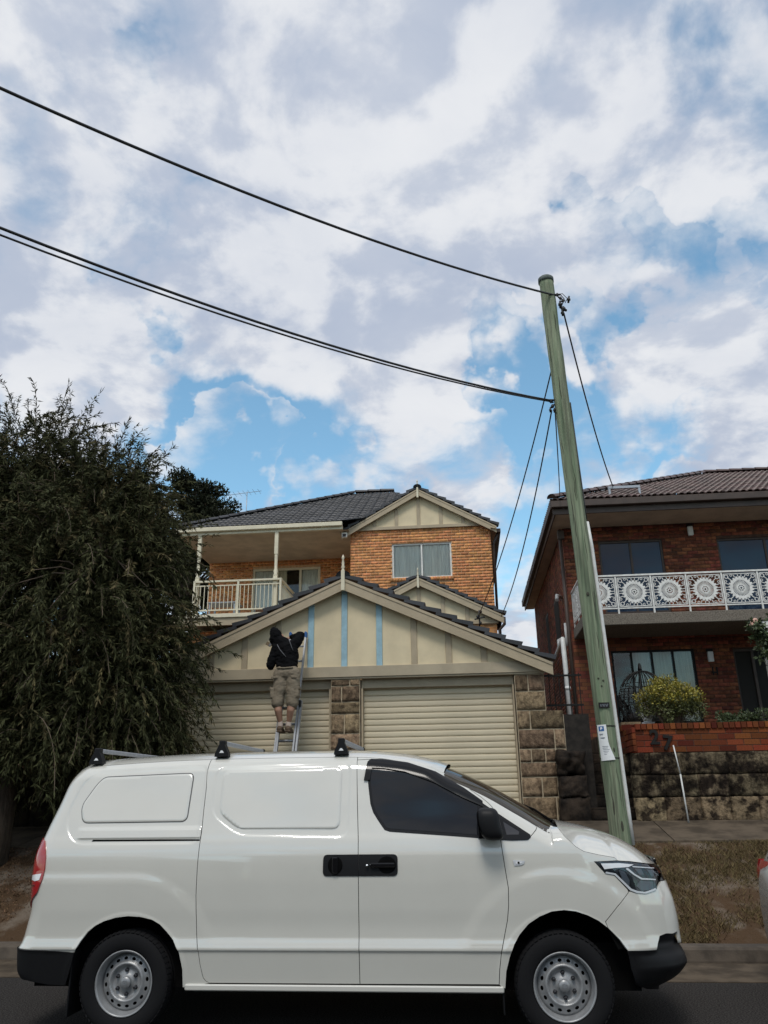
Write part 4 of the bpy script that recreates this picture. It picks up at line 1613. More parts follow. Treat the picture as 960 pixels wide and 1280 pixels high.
# nameplate with small pale marks
pp = pole_at(2.70)
b = MB()
b.box(pp.x - 0.075, pp.x + 0.065, pp.y - 0.134, pp.y - 0.124, 2.665, 2.735)
npl = b.build('nameplate', MT['dark_iron'], UP)
b = MB()
for k, w in enumerate((0.013, 0.010, 0.015, 0.011, 0.014, 0.011)):
    x = pp.x - 0.052 + k * 0.018
    b.box(x, x + w * 0.35, pp.y - 0.1355, pp.y - 0.1341, 2.685, 2.715)
    b.box(x + w * .35, x + w, pp.y - 0.1355, pp.y - 0.1341, 2.708 if k % 2 else 2.685, 2.715 if k % 2 else 2.692)
b.build('characters', MT['print_grey'], npl)
# bands and old nail marks
for z in (2.44, 2.04):
    c = pole_at(z)
    b = MB()
    b.lathe([(0.1225, -0.006), (0.1265, -0.006), (0.1265, 0.006), (0.1225, 0.006)], 28, 'Z', c)
    b.build('strap', MT['dark_iron'], UP)
for (dx, z, w, h) in ((0.02, 1.22, 0.018, 0.07), (-0.05, 1.45, 0.01, 0.10), (0.05, 2.14, 0.012, 0.03), (0.03, 3.02, 0.014, 0.014), (-0.03, 3.05, 0.014, 0.012),
                      (0.0, 2.95, 0.012, 0.012), (-0.02, 4.2, 0.02, 0.03)):
    c = pole_at(z)
    b = MB()
    y = c.y - math.sqrt(0.122 ** 2 - dx ** 2)
    b.sphere((c.x + dx, y, z), 1, 10, 8, (w, 0.010, h))
    b.build('split', MT['knot'], UP)
# insulators and clamps
def clamp_cluster(name, c, offs):
    b = MB()
    for (dx, dy, dz, r_, sz) in offs:
        q = c + Vector((dx, dy, dz))
        rx = random.Random(int(dx * 900) + int(dz * 700))
        ax = Vector((rx.uniform(-1, 1), rx.uniform(-.6, .6), rx.uniform(-.4, 1))).normalized()
        k_ = r_ * 0.62
        b.tube([q - ax * r_ * 1.1, q - ax * r_ * .35, q - ax * r_ * .3, q + ax * r_ * .3, q + ax * r_ * .35, q + ax * r_ * 1.1], [k_ * .55, k_ * .6, k_, k_ * .9, k_ * .5, k_ * .45], 7)
        b.bbox(q.x - k_ * .5, q.x + k_ * .5, q.y - k_ * .6, q.y + k_ * .6, q.z - k_ * 1.0, q.z + k_ * 1.1, 0.004)
    b.tube([c + Vector((-0.10, 0, 0.02)), c + Vector((0.06, -0.02, 0.0)), c + Vector((0.12, -0.02, -0.1)), c + Vector((0.06, -0.02, -0.24))], 0.008, 6)
    b.tube([c + Vector((0.02, 0, 0.0)), c + Vector((0.10, 0, 0.02)), c + Vector((0.17, 0, -0.08)), c + Vector((0.13, 0, -0.16))], 0.006, 6)
    b.build(name, MT['dark_plastic'], UP)


tc_ = pole_at(9.12) + Vector((0.12, -0.05, 0.0))
clamp_cluster('insulator', tc_, [(0.02, 0, 0.0, 0.045, 1.2), (0.06, -0.02, -0.08, 0.04, 1.2), (0.19, 0, -0.10, 0.05, 1.0), (0.05, 0, -0.18, 0.055, 1.2),
                                 (0.10, 0, -0.12, 0.04, 1.4), (0.09, 0, -0.27, 0.06, 1.1), (0.07, 0, -0.34, 0.045, 1.2)])
lc_ = pole_at(7.26) + Vector((-0.17, -0.02, 0))
clamp_cluster('insulator', lc_, [(0.0, 0, -0.02, 0.04, 1.3), (0.02, 0, -0.10, 0.045, 1.4), (-0.02, 0, -0.16, 0.035, 1.2), (0.04, 0, -0.17, 0.035, 1.2)])
b = MB()
b.tube([lc_ + Vector((0, 0, 0)), lc_ + Vector((0.14, 0.02, 0.01))], 0.014, 6)
b.tube([tc_ + Vector((-0.1, 0.02, 0)), tc_ + Vector((0.02, 0, 0))], 0.016, 6)
b.build('bracket', MT['dark_iron'], UP)
# paper notice strapped on, lower corner torn
NT = thing('paper_notice', 'torn white paper notice with blue square strapped to the green pole', 'notice', tuple(pole_at(2.25) + Vector((-0.05, -0.13, 0))))
prof = [(0.0, 0.105, 2.455), (0.0, 0.105, 2.38), (0.0, 0.107, 2.24), (0.0, 0.115, 2.19), (0.0, 0.155, 2.06), (0.0, 0.165, 2.005)]
vs, fs = [], []
nseg = 8
for (l, r_, z) in prof:
    c = pole_at(z)
    for k in range(nseg + 1):
        dx = -0.118 + (r_ - l) * k / nseg
        dx = max(-0.1215, dx)
        y = c.y - math.sqrt(max(0.0, 0.1285 ** 2 - dx ** 2)) - (0.012 * (2.2 - z) / 0.2 * k / nseg if z < 2.2 else 0)
        vs.append((c.x + dx, y, z + 0.012 * (k / nseg if z < 2.02 else 0)))
for j in range(len(prof) - 1):
    for k in range(nseg):
        a = j * (nseg + 1) + k
        fs.append((a, a + nseg + 1, a + nseg + 2, a + 1))
b = MB().add(vs, fs)
sheet = b.build('sheet', MT['paper'], NT)


def on_pole(x0, x1, z0, z1, m, name, parent, off=0.0305):
    vs, fs = [], []
    for z in (z0, z1):
        c = pole_at(z)
        for k in range(5):
            dx = x0 + (x1 - x0) * k / 4
            vs.append((c.x + dx, c.y - math.sqrt(0.131 ** 2 - dx ** 2), z))
    for k in range(4):
        fs.append((k, k + 1, k + 6, k + 5))
    return MB().add(vs, fs).build(name, MT[m], parent)


on_pole(-0.105, -0.045, 2.375, 2.435, 'logo_blue', 'blue_square', sheet)
on_pole(-0.088, -0.078, 2.388, 2.424, 'paper', 'letter_stroke', sheet)
o = on_pole(-0.078, -0.064, 2.402, 2.424, 'paper', 'letter_stroke', sheet)
for (z, xa, xb) in ((2.335, -0.105, -0.06), (2.325, -0.105, -0.07), (2.290, -0.098, -0.045), (2.280, -0.098, -0.052), (2.18, -0.09, -0.02), (2.16, -0.09, -0.03),
                    (2.14, -0.085, -0.01), (2.12, -0.085, -0.02), (2.10, -0.08, 0.0), (2.08, -0.08, -0.01)):
    on_pole(xa, xb, z, z + 0.006, 'print_grey', 'print_line', sheet)

# ------------------------------------------------------------------ cables
def cable(name, label, pts, r, group=None):
    b = MB()
    b.tube(pts, r, 7)
    o = b.build(name, MT['dark_plastic'])
    return tag(o, label, 'cable', group)


def sag(a, b_, s, n=48, t1=1.0):
    a, b_ = Vector(a), Vector(b_)
    return [a + (b_ - a) * t + Vector((0, 0, -4 * s * t * (1 - t))) for t in np.linspace(0, t1, n)]


FAR1, FAR2 = Vector((-14.0, -4.0, 10.0)), Vector((-14.0, -4.0, 9.25))
cable('overhead_cable', 'single thick black cable from the pole top across the sky, uppermost of the wires', sag(tc_ + Vector((-0.02, 0, 0)), FAR1, 1.5), 0.017)
cable('overhead_cable', 'upper of the two black cables leaving the pole below its top', sag(lc_, FAR2, 1.5), 0.015)
cable('overhead_cable', 'lower thinner of the paired black cables leaving the pole below its top', sag(lc_ + Vector((-0.0, 0, -0.02)), FAR2 + Vector((0, 0, -0.12)), 1.52), 0.011)
cable('service_wire', 'wire dropping from high behind the pole to the small porch gable', sag(pole_at(7.85) + Vector((-0.08, 0.10, 0)), (0.46, 19.36, 5.80), 0.30), 0.011)
cable('service_wire', 'wire from the lower pole clamp to the right end of the porch gable', sag(lc_ + Vector((0, 0, -0.17)), (1.02, 19.45, 5.78), 0.34), 0.011)
cable('service_wire', 'short wire from the lower pole clamp down behind the pole to the red roof corner', sag(lc_ + Vector((0.05, 0, -0.17)), (2.42, 17.2, 8.05), 0.12), 0.010)
cable('service_wire', 'wire from the pole top to the bracket on the brown tiled roof', sag(tc_ + Vector((0.09, 0, -0.34)), (3.70, 17.5, 8.36), 0.30), 0.013)

# ------------------------------------------------------------------ vegetation
mk('willow_leaf', (0.048, 0.050, 0.021), 0.75, island=0.6, spec=0.15)
mk('willow_leaf_pale', (0.105, 0.088, 0.042), 0.75, island=0.5, spec=0.15)
mk('broad_leaf', (0.022, 0.026, 0.013), 0.7, island=0.5, spec=0.2)
mk('bark', (0.10, 0.075, 0.055), 0.95, var=0.4, vscale=6, bump=0.8, bscale=20, bdist=0.02, stretch=(3, 3, 0.6))
mk('twig', (0.15, 0.11, 0.08), 0.9)
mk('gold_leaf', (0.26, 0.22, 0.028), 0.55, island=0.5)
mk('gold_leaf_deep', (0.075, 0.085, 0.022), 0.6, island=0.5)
mk('green_leaf', (0.055, 0.075, 0.028), 0.55, island=0.5)


def leaf_array(pos, dirs, length, width, bend=0.15, rng=RNG):
    """pos (n,3) leaf bases, dirs (n,3) unit; two-quad leaves with a slight fold"""
    n = len(pos)
    rnd = rng.normal(size=(n, 3))
    side = np.cross(dirs, rnd)
    side /= np.linalg.norm(side, axis=1, keepdims=True) + 1e-9
    nor = np.cross(side, dirs)
    L_ = (length * rng.uniform(0.6, 1.25, n))[:, None]
    w_ = (width * rng.uniform(0.7, 1.3, n))[:, None]
    tip = pos + dirs * L_ + nor * L_ * bend
    mid = pos + dirs * L_ * 0.45
    v = np.stack([pos, mid + side * w_, tip, mid - side * w_], 1).reshape(-1, 3)
    return v, np.arange(n * 4).reshape(-1, 4)


def limb_path(a, b_, droop, n=7, jit=0.12, rng=random):
    a, b_ = Vector(a), Vector(b_)
    out = []
    for i in range(n + 1):
        t = i / n
        p = a + (b_ - a) * t + Vector((0, 0, droop * 4 * t * (1 - t)))
        if 0 < i:
            p += Vector((rng.uniform(-jit, jit), rng.uniform(-jit, jit), rng.uniform(-jit, jit))) * (a - b_).length * 0.12
        out.append(p)
    return out


# --- the big weeping tree on the left
T1 = thing('weeping_tree', 'large dark weeping tree with fine drooping leaves filling the left edge', 'tree', (-6.5, 11.0, 1.0))
rr = random.Random(5)
env = [((-6.8, 11.0, 4.15), (2.5, 1.9, 2.75)), ((-7.6, 11.2, 4.95), (2.1, 1.7, 2.3)), ((-5.5, 10.9, 4.2), (1.35, 1.4, 1.9)), ((-6.2, 10.7, 2.6), (2.3, 1.5, 1.5)),
       ((-8.6, 11.2, 3.5), (2.2, 1.8, 2.7)), ((-5.0, 11.1, 3.0), (0.75, 0.9, 1.2)), ((-6.65, 10.9, 6.3), (0.85, 1.0, 1.15)), ((-5.4, 11.0, 5.45), (0.7, 0.8, 0.95)),
       ((-9.2, 11.4, 5.0), (1.8, 1.5, 2.2))]
trunk = MB()
trunk.tube([(-6.5, 11.0, 0.8), (-6.45, 11.0, 1.6), (-6.55, 11.05, 2.6), (-6.45, 11.0, 3.6)], [0.24, 0.19, 0.17, 0.14], 12)
trunk.build('trunk', MT['bark'], T1)
forks = []
lm = MB()
for k in range(15):
    c, r_ = env[k % len(env)]
    e = Vector((c[0] + rr.uniform(-.6, .6) * r_[0], c[1] + rr.uniform(-.6, .6) * r_[1], c[2] + rr.uniform(0.0, .7) * r_[2]))
    a = Vector((-6.5, 11.0, rr.uniform(1.9, 3.5)))
    p = limb_path(a, e, 0.25, 7, 0.5, rr)
    lm.tube(p, [0.09 * (1 - 0.8 * i / 7) for i in range(8)], 7)
    forks += p[3:]
lm.build('limbs', MT['bark'], T1)
tw = MB()
lp_, ld_ = [], []
n_spray = 6200
rs = np.random.default_rng(3)
for k in range(n_spray):
    c, r_ = env[k % len(env)] if k % 3 else env[rr.randrange(len(env))]
    d = Vector(rs.normal(size=3)).normalized()
    rad_ = rr.uniform(0.55, 1.0) ** 0.6
    start = Vector((c[0] + d.x * r_[0] * rad_, c[1] + d.y * r_[1] * rad_, c[2] + d.z * r_[2] * rad_))
    if start.z < 1.7:
        continue
    out = Vector((d.x, d.y, 0)) * 0.55 + Vector((rr.uniform(-.35, .35), rr.uniform(-.35, .35), 0))
    ln = rr.uniform(0.35, 1.15)
    hang = rr.uniform(0.15, 1.0)
    rise = rr.uniform(0.25, 1.2) if d.z > 0.25 else rr.uniform(-0.25, 0.3)
    pts, p, v = [], start.copy(), (out + Vector((0, 0, rise))).normalized()
    ns = 8
    for i in range(ns + 1):
        pts.append(p.copy())
        v = (v + Vector((0, 0, -0.26 - 0.05 * i)) * (0.6 if d.z > 0.5 else 1.0) * hang + Vector((rr.uniform(-.12, .12), rr.uniform(-.12, .12), 0))).normalized()
        p = p + v * ln / ns
        if p.z < 1.25 + 0.2 * rr.random():
            break
    if len(pts) < 3:
        continue
    if k % 9 == 0:
        f = min(forks, key=lambda q: (q - start).length_squared)
        if (f - start).length < 1.5:
            tw.tube([f, (f + start) / 2 + Vector((0, 0, .08)), start], [0.012, 0.009, 0.006], 4, False)
    if k % 6 == 0:
        tw.tube(pts, [0.004] * len(pts), 3, False)
    pa = np.array([tuple(q) for q in pts])
    m_ = (len(pts) - 1) * 8
    ix = rs.integers(0, len(pts) - 1, m_)
    seg = pa[ix + 1] - pa[ix]
    lp_.append(pa[ix] + seg * rs.random((m_, 1)))
    dv = seg / (np.linalg.norm(seg, axis=1, keepdims=True) + 1e-9) * 0.9 + rs.normal(size=(m_, 3)) * np.array([.5, .5, .4]) + np.array([0, 0, -.3])
    ld_.append(dv / np.linalg.norm(dv, axis=1, keepdims=True))
v, f = leaf_array(np.concatenate(lp_), np.concatenate(ld_), 0.100, 0.0085, 0.12)
cut_ = int(len(f) * 0.87)
tag(fast_mesh('crown', v[:cut_ * 4], f[:cut_], MT['willow_leaf'], T1), kind='stuff')
tag(fast_mesh('pale_sprays', v[cut_ * 4:], f[:len(f) - cut_], MT['willow_leaf_pale'], T1), kind='stuff')
tw.build('twigs', MT['twig'], T1)
rin = np.random.default_rng(21)
inner = []
for c, r_ in env:
    for k in range(34):
        d = rin.normal(size=3)
        d /= np.linalg.norm(d)
        cc = np.array(c) + d * np.array(r_) * rin.uniform(0.1, 0.88)
        if cc[2] > 1.75:
            s_ = rin.uniform(0.25, 0.5)
            inner.append((tuple(cc), (s_, s_, s_ * 0.9)))



def leafy(root, name, m, blobs, n, length, width, shell=0.55, rng=None, up=0.3, droop=0.0):
    rng = rng or np.random.default_rng(1)
    P, D = [], []
    vols = np.array([b_[1][0] * b_[1][1] * b_[1][2] for b_ in blobs]) ** 0.75
    vols = vols / vols.sum()
    for (c, r_), w in zip(blobs, vols):
        k = int(n * w)
        d = rng.normal(size=(k, 3))
        d /= np.linalg.norm(d, axis=1, keepdims=True)
        q = rng.uniform(shell, 1.0, k)[:, None] ** 0.7
        # clump the leaves so that gaps open up
        P.append(np.array(c) + d * np.array(r_) * q)
        dd = d + rng.normal(size=(k, 3)) * 0.7 + np.array([0, 0, up - droop])
        D.append(dd / np.linalg.norm(dd, axis=1, keepdims=True))
    P, D = np.concatenate(P), np.concatenate(D)
    v, f = leaf_array(P, D, length, width, 0.2, rng)
    return tag(fast_mesh(name, v, f, MT[m], root), kind='stuff')


leafy(T1, 'inner_crown', 'willow_leaf', inner, 75000, 0.12, 0.012, 0.2, rin, 0.0, 0.6)

# --- broad-leaved tree behind the house
T2 = thing('broadleaf_tree', 'dense dark broad-leaved tree rising behind the left end of the blond house roof', 'tree', (-10.6, 28.5, 2.9))
b = MB()
b.tube([(-10.6, 28.5, 2.8), (-10.5, 28.5, 6), (-10.7, 28.4, 9.5)], [0.35, 0.28, 0.2], 10)
b.build('trunk', MT['bark'], T2)
r2 = np.random.default_rng(8)
ctr = [((-10.7, 28.5, 11.6), (2.1, 2.0, 2.3)), ((-9.6, 28.2, 11.1), (1.1, 1.2, 1.2)), ((-11.8, 28.6, 10.2), (2.0, 2.0, 2.4)), ((-9.7, 28.6, 9.7), (1.3, 1.3, 1.5)),
       ((-10.2, 28.3, 12.9), (1.1, 1.1, 0.95))]
bl = []
b = MB()
for c, r_ in ctr:
    for k in range(26):
        d = r2.normal(size=3)
        d /= np.linalg.norm(d)
        cc = np.array(c) + d * np.array(r_) * r2.uniform(0.55, 0.98)
        s_ = r2.uniform(0.28, 0.55)
        bl.append((tuple(cc), (s_, s_, s_ * 0.8)))
        if k % 2 == 0:
            b.tube([(-10.6, 28.5, 8.8), tuple((np.array(c) + cc) / 2), tuple(cc)], [0.07, 0.04, 0.015], 5, False)
b.build('limbs', MT['bark'], T2)
leafy(T2, 'crown', 'broad_leaf', bl, 42000, 0.13, 0.035, 0.2, r2)

# --- golden bush on the planter
T3 = thing('golden_bush', 'rounded golden-green bush growing above the number 27 brick wall', 'bush', (3.33, 13.4, 2.5))
r3 = np.random.default_rng(4)
bl, st = [], MB()
for k in range(110):
    d = r3.normal(size=3)
    d /= np.linalg.norm(d)
    d[2] = abs(d[2]) if r3.random() < 0.75 else d[2]
    c = np.array([3.34, 13.5, 2.92]) + d * np.array([0.50, 0.42, 0.44]) * r3.uniform(0.55, 1.0)
    s_ = r3.uniform(0.07, 0.14)
    bl.append((tuple(c), (s_, s_, s_)))
    st.tube([(3.34 + d[0] * .06, 13.5 + d[1] * .06, 2.49), tuple((np.array([3.34, 13.5, 2.7]) + c) / 2), tuple(c)], [0.012, 0.008, 0.003], 4, False)
st.build('stems', MT['twig'], T3)
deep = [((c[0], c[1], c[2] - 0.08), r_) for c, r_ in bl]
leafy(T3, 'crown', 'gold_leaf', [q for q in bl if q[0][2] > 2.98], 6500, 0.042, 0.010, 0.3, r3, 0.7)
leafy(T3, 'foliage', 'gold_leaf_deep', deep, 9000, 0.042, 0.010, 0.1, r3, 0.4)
# --- low plants further right
T4 = thing('low_shrub', 'low dark green shrub on the planter, right of the golden bush', 'shrub', (4.35, 13.3, 2.5))
bl, st = [], MB()
for k in range(60):
    c = np.array([4.36, 13.3, 2.66]) + r3.normal(size=3) * np.array([0.20, 0.10, 0.06])
    bl.append((tuple(c), (0.06, 0.06, 0.06)))
    if k % 3 == 0:
        st.tube([(4.36 + (c[0] - 4.36) * .5, 13.3, 2.49), tuple(c)], [0.006, 0.003], 4, False)
st.build('stems', MT['twig'], T4)
leafy(T4, 'crown', 'green_leaf', bl, 2600, 0.055, 0.014, 0.1, r3, 0.5)
# --- flowering climber at the column
T5 = thing('climbing_rose', 'thin climbing plant with a pale flower hanging beside the white column', 'climber', (6.2, 16.7, 2.66))
pts = [(6.34, 16.75, 2.6), (6.36, 16.7, 3.4), (6.24, 16.66, 4.1), (6.18, 16.62, 4.6), (5.98, 16.6, 4.86)]
b = MB()
b.tube(pts, [0.014, 0.012, 0.01, 0.008, 0.005], 6)
pts2 = [(6.32, 16.7, 3.4), (6.5, 16.62, 3.9), (6.42, 16.6, 4.4)]
b.tube(pts2, [0.01, 0.008, 0.005], 6)
b.build('stem', MT['twig'], T5)
bl = []
for k in range(70):
    q = r3.uniform(0.4, 1.0) * (len(pts) - 1.001)
    i = int(q)
    c = np.array(pts[i]) * (1 - q + i) + np.array(pts[i + 1]) * (q - i) + r3.normal(size=3) * np.array([.10, .06, .08])
    bl.append((tuple(c), (.07, .05, .07)))
for k in range(30):
    c = np.array(pts2[1]) + r3.normal(size=3) * np.array([.10, .05, .25])
    bl.append((tuple(c), (.07, .05, .07)))
leafy(T5, 'crown', 'green_leaf', bl, 1500, 0.085, 0.026, 0.1, r3, 0.0, 0.3)
mk('petal', (0.75, 0.45, 0.36), 0.7)
b = MB()
for q in ((5.93, 16.58, 4.84), (6.02, 16.57, 4.90)):
    for k in range(7):
        a = k * 0.9
        b.sphere((q[0] + .028 * math.cos(a), q[1] - 0.01, q[2] + .028 * math.sin(a)), 0.026, 7, 5, (1, .5, 1))
b.build('flower', MT['petal'], T5)

# ------------------------------------------------------------------ walls under the trees on the left
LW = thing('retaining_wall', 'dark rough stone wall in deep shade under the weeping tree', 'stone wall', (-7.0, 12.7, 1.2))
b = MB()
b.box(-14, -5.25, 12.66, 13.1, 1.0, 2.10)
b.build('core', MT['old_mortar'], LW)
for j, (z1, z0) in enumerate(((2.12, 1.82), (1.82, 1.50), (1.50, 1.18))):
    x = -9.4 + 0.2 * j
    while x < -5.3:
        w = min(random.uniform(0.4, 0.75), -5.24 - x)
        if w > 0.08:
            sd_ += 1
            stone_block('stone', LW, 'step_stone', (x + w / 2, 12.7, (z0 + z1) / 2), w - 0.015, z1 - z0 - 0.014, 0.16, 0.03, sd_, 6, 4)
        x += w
tag(MB().box(-30, -5.25, 13.11, 24, 1.0, 2.05).build('garden_bed_left' if False else 'garden_bed', MT['earth']), kind='structure')
BW = thing('garden_wall', 'low dark brick wall with a white-capped post between tree and garage', 'brick wall', (-5.4, 13.4, 2.05))
BB = Bricks(BW, 'red_brick')
b = MB()
b.box(-6.6, -5.27, 13.4, 13.6, 2.0, 2.72)
core = b.build('brick_face', MT['red_mortar'], BW)
BB.wall(core, (-6.6, 13.4, 2.06), (1, 0, 0), (0, -1, 0), 1.33, 0.66)
BB.finish()
p = MB()
p.bbox(-5.98, -5.86, 13.22, 13.34, 2.05, 2.86, 0.006)
p.build('post', MT['tan_trim'], BW)
PF = thing('paling_fence', 'weathered thin palings standing behind the low brick wall by the garage', 'fence', (-5.8, 14.0, 2.05))
b = MB()
b.bar((-6.6, 14.0, 2.95), (-5.25, 14.0, 2.95), 0.03, 0.06)
b.bar((-6.6, 14.0, 2.35), (-5.25, 14.0, 2.35), 0.03, 0.06)
b.build('rail', MT['bark'], PF)
k = -6.55
while k < -5.28:
    p = MB()
    p.box(k, k + 0.07, 13.955, 13.983, 2.05, 3.10 + random.uniform(-.03, .03))
    p.build('paling', MT['bark'], PF)
    k += 0.11
# ------------------------------------------------------------------ the white van
mk('van_white', (0.61, 0.598, 0.545), 0.25, coat=1.0, coat_ior=1.9, spec=0.4, var=0.015, vscale=2.0)
mk('van_black', (0.009, 0.009, 0.010), 0.5, spec=0.22, bump=0.12, bscale=260, bdist=0.001)
mk('van_glass', (0.004, 0.005, 0.008), 0.03, spec=0.45)
mk('gloss_black', (0.006, 0.006, 0.007), 0.15, spec=0.3)
mk('rubber', (0.009, 0.009, 0.010), 0.85, spec=0.2, bump=0.25, bscale=90, bdist=0.002)
mk('rim_silver', (0.30, 0.305, 0.31), 0.38, metal=0.35, var=0.10, vscale=14, bump=0.05, bscale=120, bdist=0.0006)
mk('groove_grey', (0.10, 0.10, 0.10), 0.7)  # colour of the painted groove shade round the blank panels
mk('chrome', (0.75, 0.76, 0.78), 0.12, metal=1.0)
mk('bright_trim', (0.62, 0.63, 0.65), 0.3, metal=0.3)
mk('reflector_grey', (0.30, 0.31, 0.33), 0.35, metal=0.3)
mk('lamp_dark', (0.05, 0.05, 0.055), 0.25, metal=0.6)
mk('red_lens', (0.36, 0.010, 0.012), 0.10, coat=1.0)
mk('white_lens', (0.75, 0.76, 0.78), 0.12, coat=1.0)
mk('screen_glass', (0.045, 0.036, 0.024), 0.06, spec=0.25)

VX, VC = -2.593, 7.31
V = thing('delivery_van', 'white panel van with black bumpers and roof racks parked side-on at the kerb', 'van', (VX, VC, 0.0))
VY0 = 6.35


def pchip(xs_, ys_):
    x, y = np.array(xs_, float), np.array(ys_, float)
    h = np.diff(x)
    d = np.diff(y) / h
    m = np.zeros_like(y)
    for i in range(1, len(x) - 1):
        if d[i - 1] * d[i] > 0:
            w1, w2 = 2 * h[i] + h[i - 1], h[i] + 2 * h[i - 1]
            m[i] = (w1 + w2) / (w1 / d[i - 1] + w2 / d[i])
    m[0], m[-1] = d[0], d[-1]

    def f(q):
        q = np.clip(q, x[0], x[-1])
        i = np.clip(np.searchsorted(x, q) - 1, 0, len(h) - 1)
        t = (q - x[i]) / h[i]
        return ((1 + 2 * t) * (1 - t) ** 2 * y[i] + t * (1 - t) ** 2 * h[i] * m[i] + t * t * (3 - 2 * t) * y[i + 1] + t * t * (t - 1) * h[i] * m[i + 1])
    return f


hwb = pchip([.25, .36, .50, .548, .556, .575, .61, .66, .72, .85, 1.0, 1.12, 1.22, 1.30, 1.36, 1.45, 1.6, 1.75, 1.85, 2.0],
            [.915, .930, .947, .953, .955, .967, .960, .949, .947, .952, .953, .948, .938, .920, .900, .872, .830, .787, .757, .712])
Zt0 = pchip([-.92, -.72, -.633, -.553, -.3, .42, 1.05, 1.67, 2.04, 2.243, 2.44, 2.69, 2.989, 3.276, 3.494, 3.689, 3.823, 3.90, 3.95, 4.08],
            [1.70, 1.845, 1.892, 1.918, 1.94, 1.966, 1.970, 1.966, 1.936, 1.893, 1.825, 1.716, 1.547, 1.389, 1.341, 1.286, 1.226, 1.175, 1.13, 1.06])
xrf = pchip([.30, .36, .416, .56, .60, .714, .85, 1.156, 1.356, 1.6, 1.83, 1.9, 2.0], [-.74, -.85, -.885, -.895, -.875, -.852, -.832, -.853, -.822, -.757, -.70, -.665, -.5])
xff = pchip([.30, .35, .42, .48, .57, .695, .846, .995, 1.12, 1.2, 1.28, 1.4], [3.92, 4.02, 4.085, 4.10, 4.115, 4.115, 4.10, 4.06, 4.03, 3.985, 3.89, 3.74])


def sstep(x, a, b_):
    t = np.clip((x - a) / (b_ - a), 0, 1)
    return t * t * (3 - 2 * t)


def Zt(x):
    return Zt0(x) - 0.048 * sstep(x, 2.25, 2.5) * (1 - sstep(x, 3.16, 3.30))


RF, RYF, RR, RYR = 0.60, 0.42, 0.17, 0.17


def sdf(px_, pz_, poly):
    """signed distance (negative inside) to a closed polygon"""
    n = len(poly)
    d2 = np.full(px_.shape, 1e9)
    ins = np.zeros(px_.shape, bool)
    for i in range(n):
        ax, az = poly[i]
        bx_, bz = poly[(i + 1) % n]
        ex, ez = bx_ - ax, bz - az
        wx, wz = px_ - ax, pz_ - az
        t = np.clip((wx * ex + wz * ez) / (ex * ex + ez * ez + 1e-12), 0, 1)
        d2 = np.minimum(d2, (wx - ex * t) ** 2 + (wz - ez * t) ** 2)
        c = (az > pz_) != (bz > pz_)
        with np.errstate(divide='ignore', invalid='ignore'):
            xi = ax + (pz_ - az) * ex / (ez if abs(ez) > 1e-12 else 1e-12)
        ins ^= c & (px_ < xi)
    d = np.sqrt(d2)
    return np.where(ins, -d, d)


def rounded(poly, r, n=5):
    out = []
    k = len(poly)
    for i in range(k):
        p0, p, p1 = (Vector((*poly[j % k], 0)) for j in (i - 1, i, i + 1))
        a, b_ = (p0 - p), (p1 - p)
        rr_ = min(r, a.length * 0.45, b_.length * 0.45)
        s_, e = p + a.normalized() * rr_, p + b_.normalized() * rr_
        for q in range(n + 1):
            t = q / n
            m_ = s_ * (1 - t) ** 2 + p * 2 * t * (1 - t) + e * t * t
            out.append((m_.x, m_.y))
    return out


SLID_OUT = rounded([(.556, 1.86), (1.668, 1.885), (1.668, 1.32), (.80, 1.345), (.565, 1.50)], .09)
SLID_IN = rounded([(.625, 1.825), (1.60, 1.845), (1.60, 1.385), (.80, 1.392), (.632, 1.51)], .06)
REAR_OUT = rounded([(.49, 1.875), (-.44, 1.845), (-.54, 1.77), (-.625, 1.53), (-.585, 1.375), (-.49, 1.29), (.49, 1.29)], .06)
REAR_IN = rounded([(.38, 1.815), (-.37, 1.795), (-.42, 1.745), (-.515, 1.575), (-.475, 1.447), (.38, 1.45)], .05)


def Dsp(x, z):
    d = np.zeros_like(x)
    s1, s2_ = sdf(x, z, SLID_OUT), sdf(x, z, SLID_IN)
    d += 0.0032 * sstep(s1, -.014, .005) - 0.0032
    d += 0.004 * (1 - sstep(s2_, -.008, .002))
    r1, r2_ = sdf(x, z, REAR_OUT), sdf(x, z, REAR_IN)
    d += 0.005 * sstep(r1, -.015, .004) - 0.005
    d += 0.004 * (1 - sstep(r2_, -.008, .002))
    # only keep the part that belongs to the pressings; flat elsewhere
    d -= 0.0
    far = np.minimum(s1, r1)
    d = np.where(far > 0.05, 0.0, d + 0.0)
    # step above the sliding track
    inb = sstep(x, -.52, -.45) * (1 - sstep(x, .50, .52))
    d += 0.012 * inb * sstep(z, 1.325, 1.333) * (1 - sstep(z, 1.39, 1.42))
    # flared haunches over the wheels
    rq = np.hypot(x, z - .35)
    f1 = np.where(x > 0, rq, np.maximum(rq * 0, z - .35))
    d += 0.007 * (1 - sstep(f1, .66, .765)) * sstep(z, .55, .75)
    rq2 = np.hypot(x - 3.2, z - .35)
    d += 0.008 * (1 - sstep(rq2, .68, .785)) * sstep(z, .5, .7)
    # rolled arch lips
    for cx_, rr_ in ((0.012, .445), (3.222, .462)):
        d += 0.004 * (1 - sstep(np.hypot(x - cx_, z - .345), rr_ + .012, rr_ + .04))
    return d


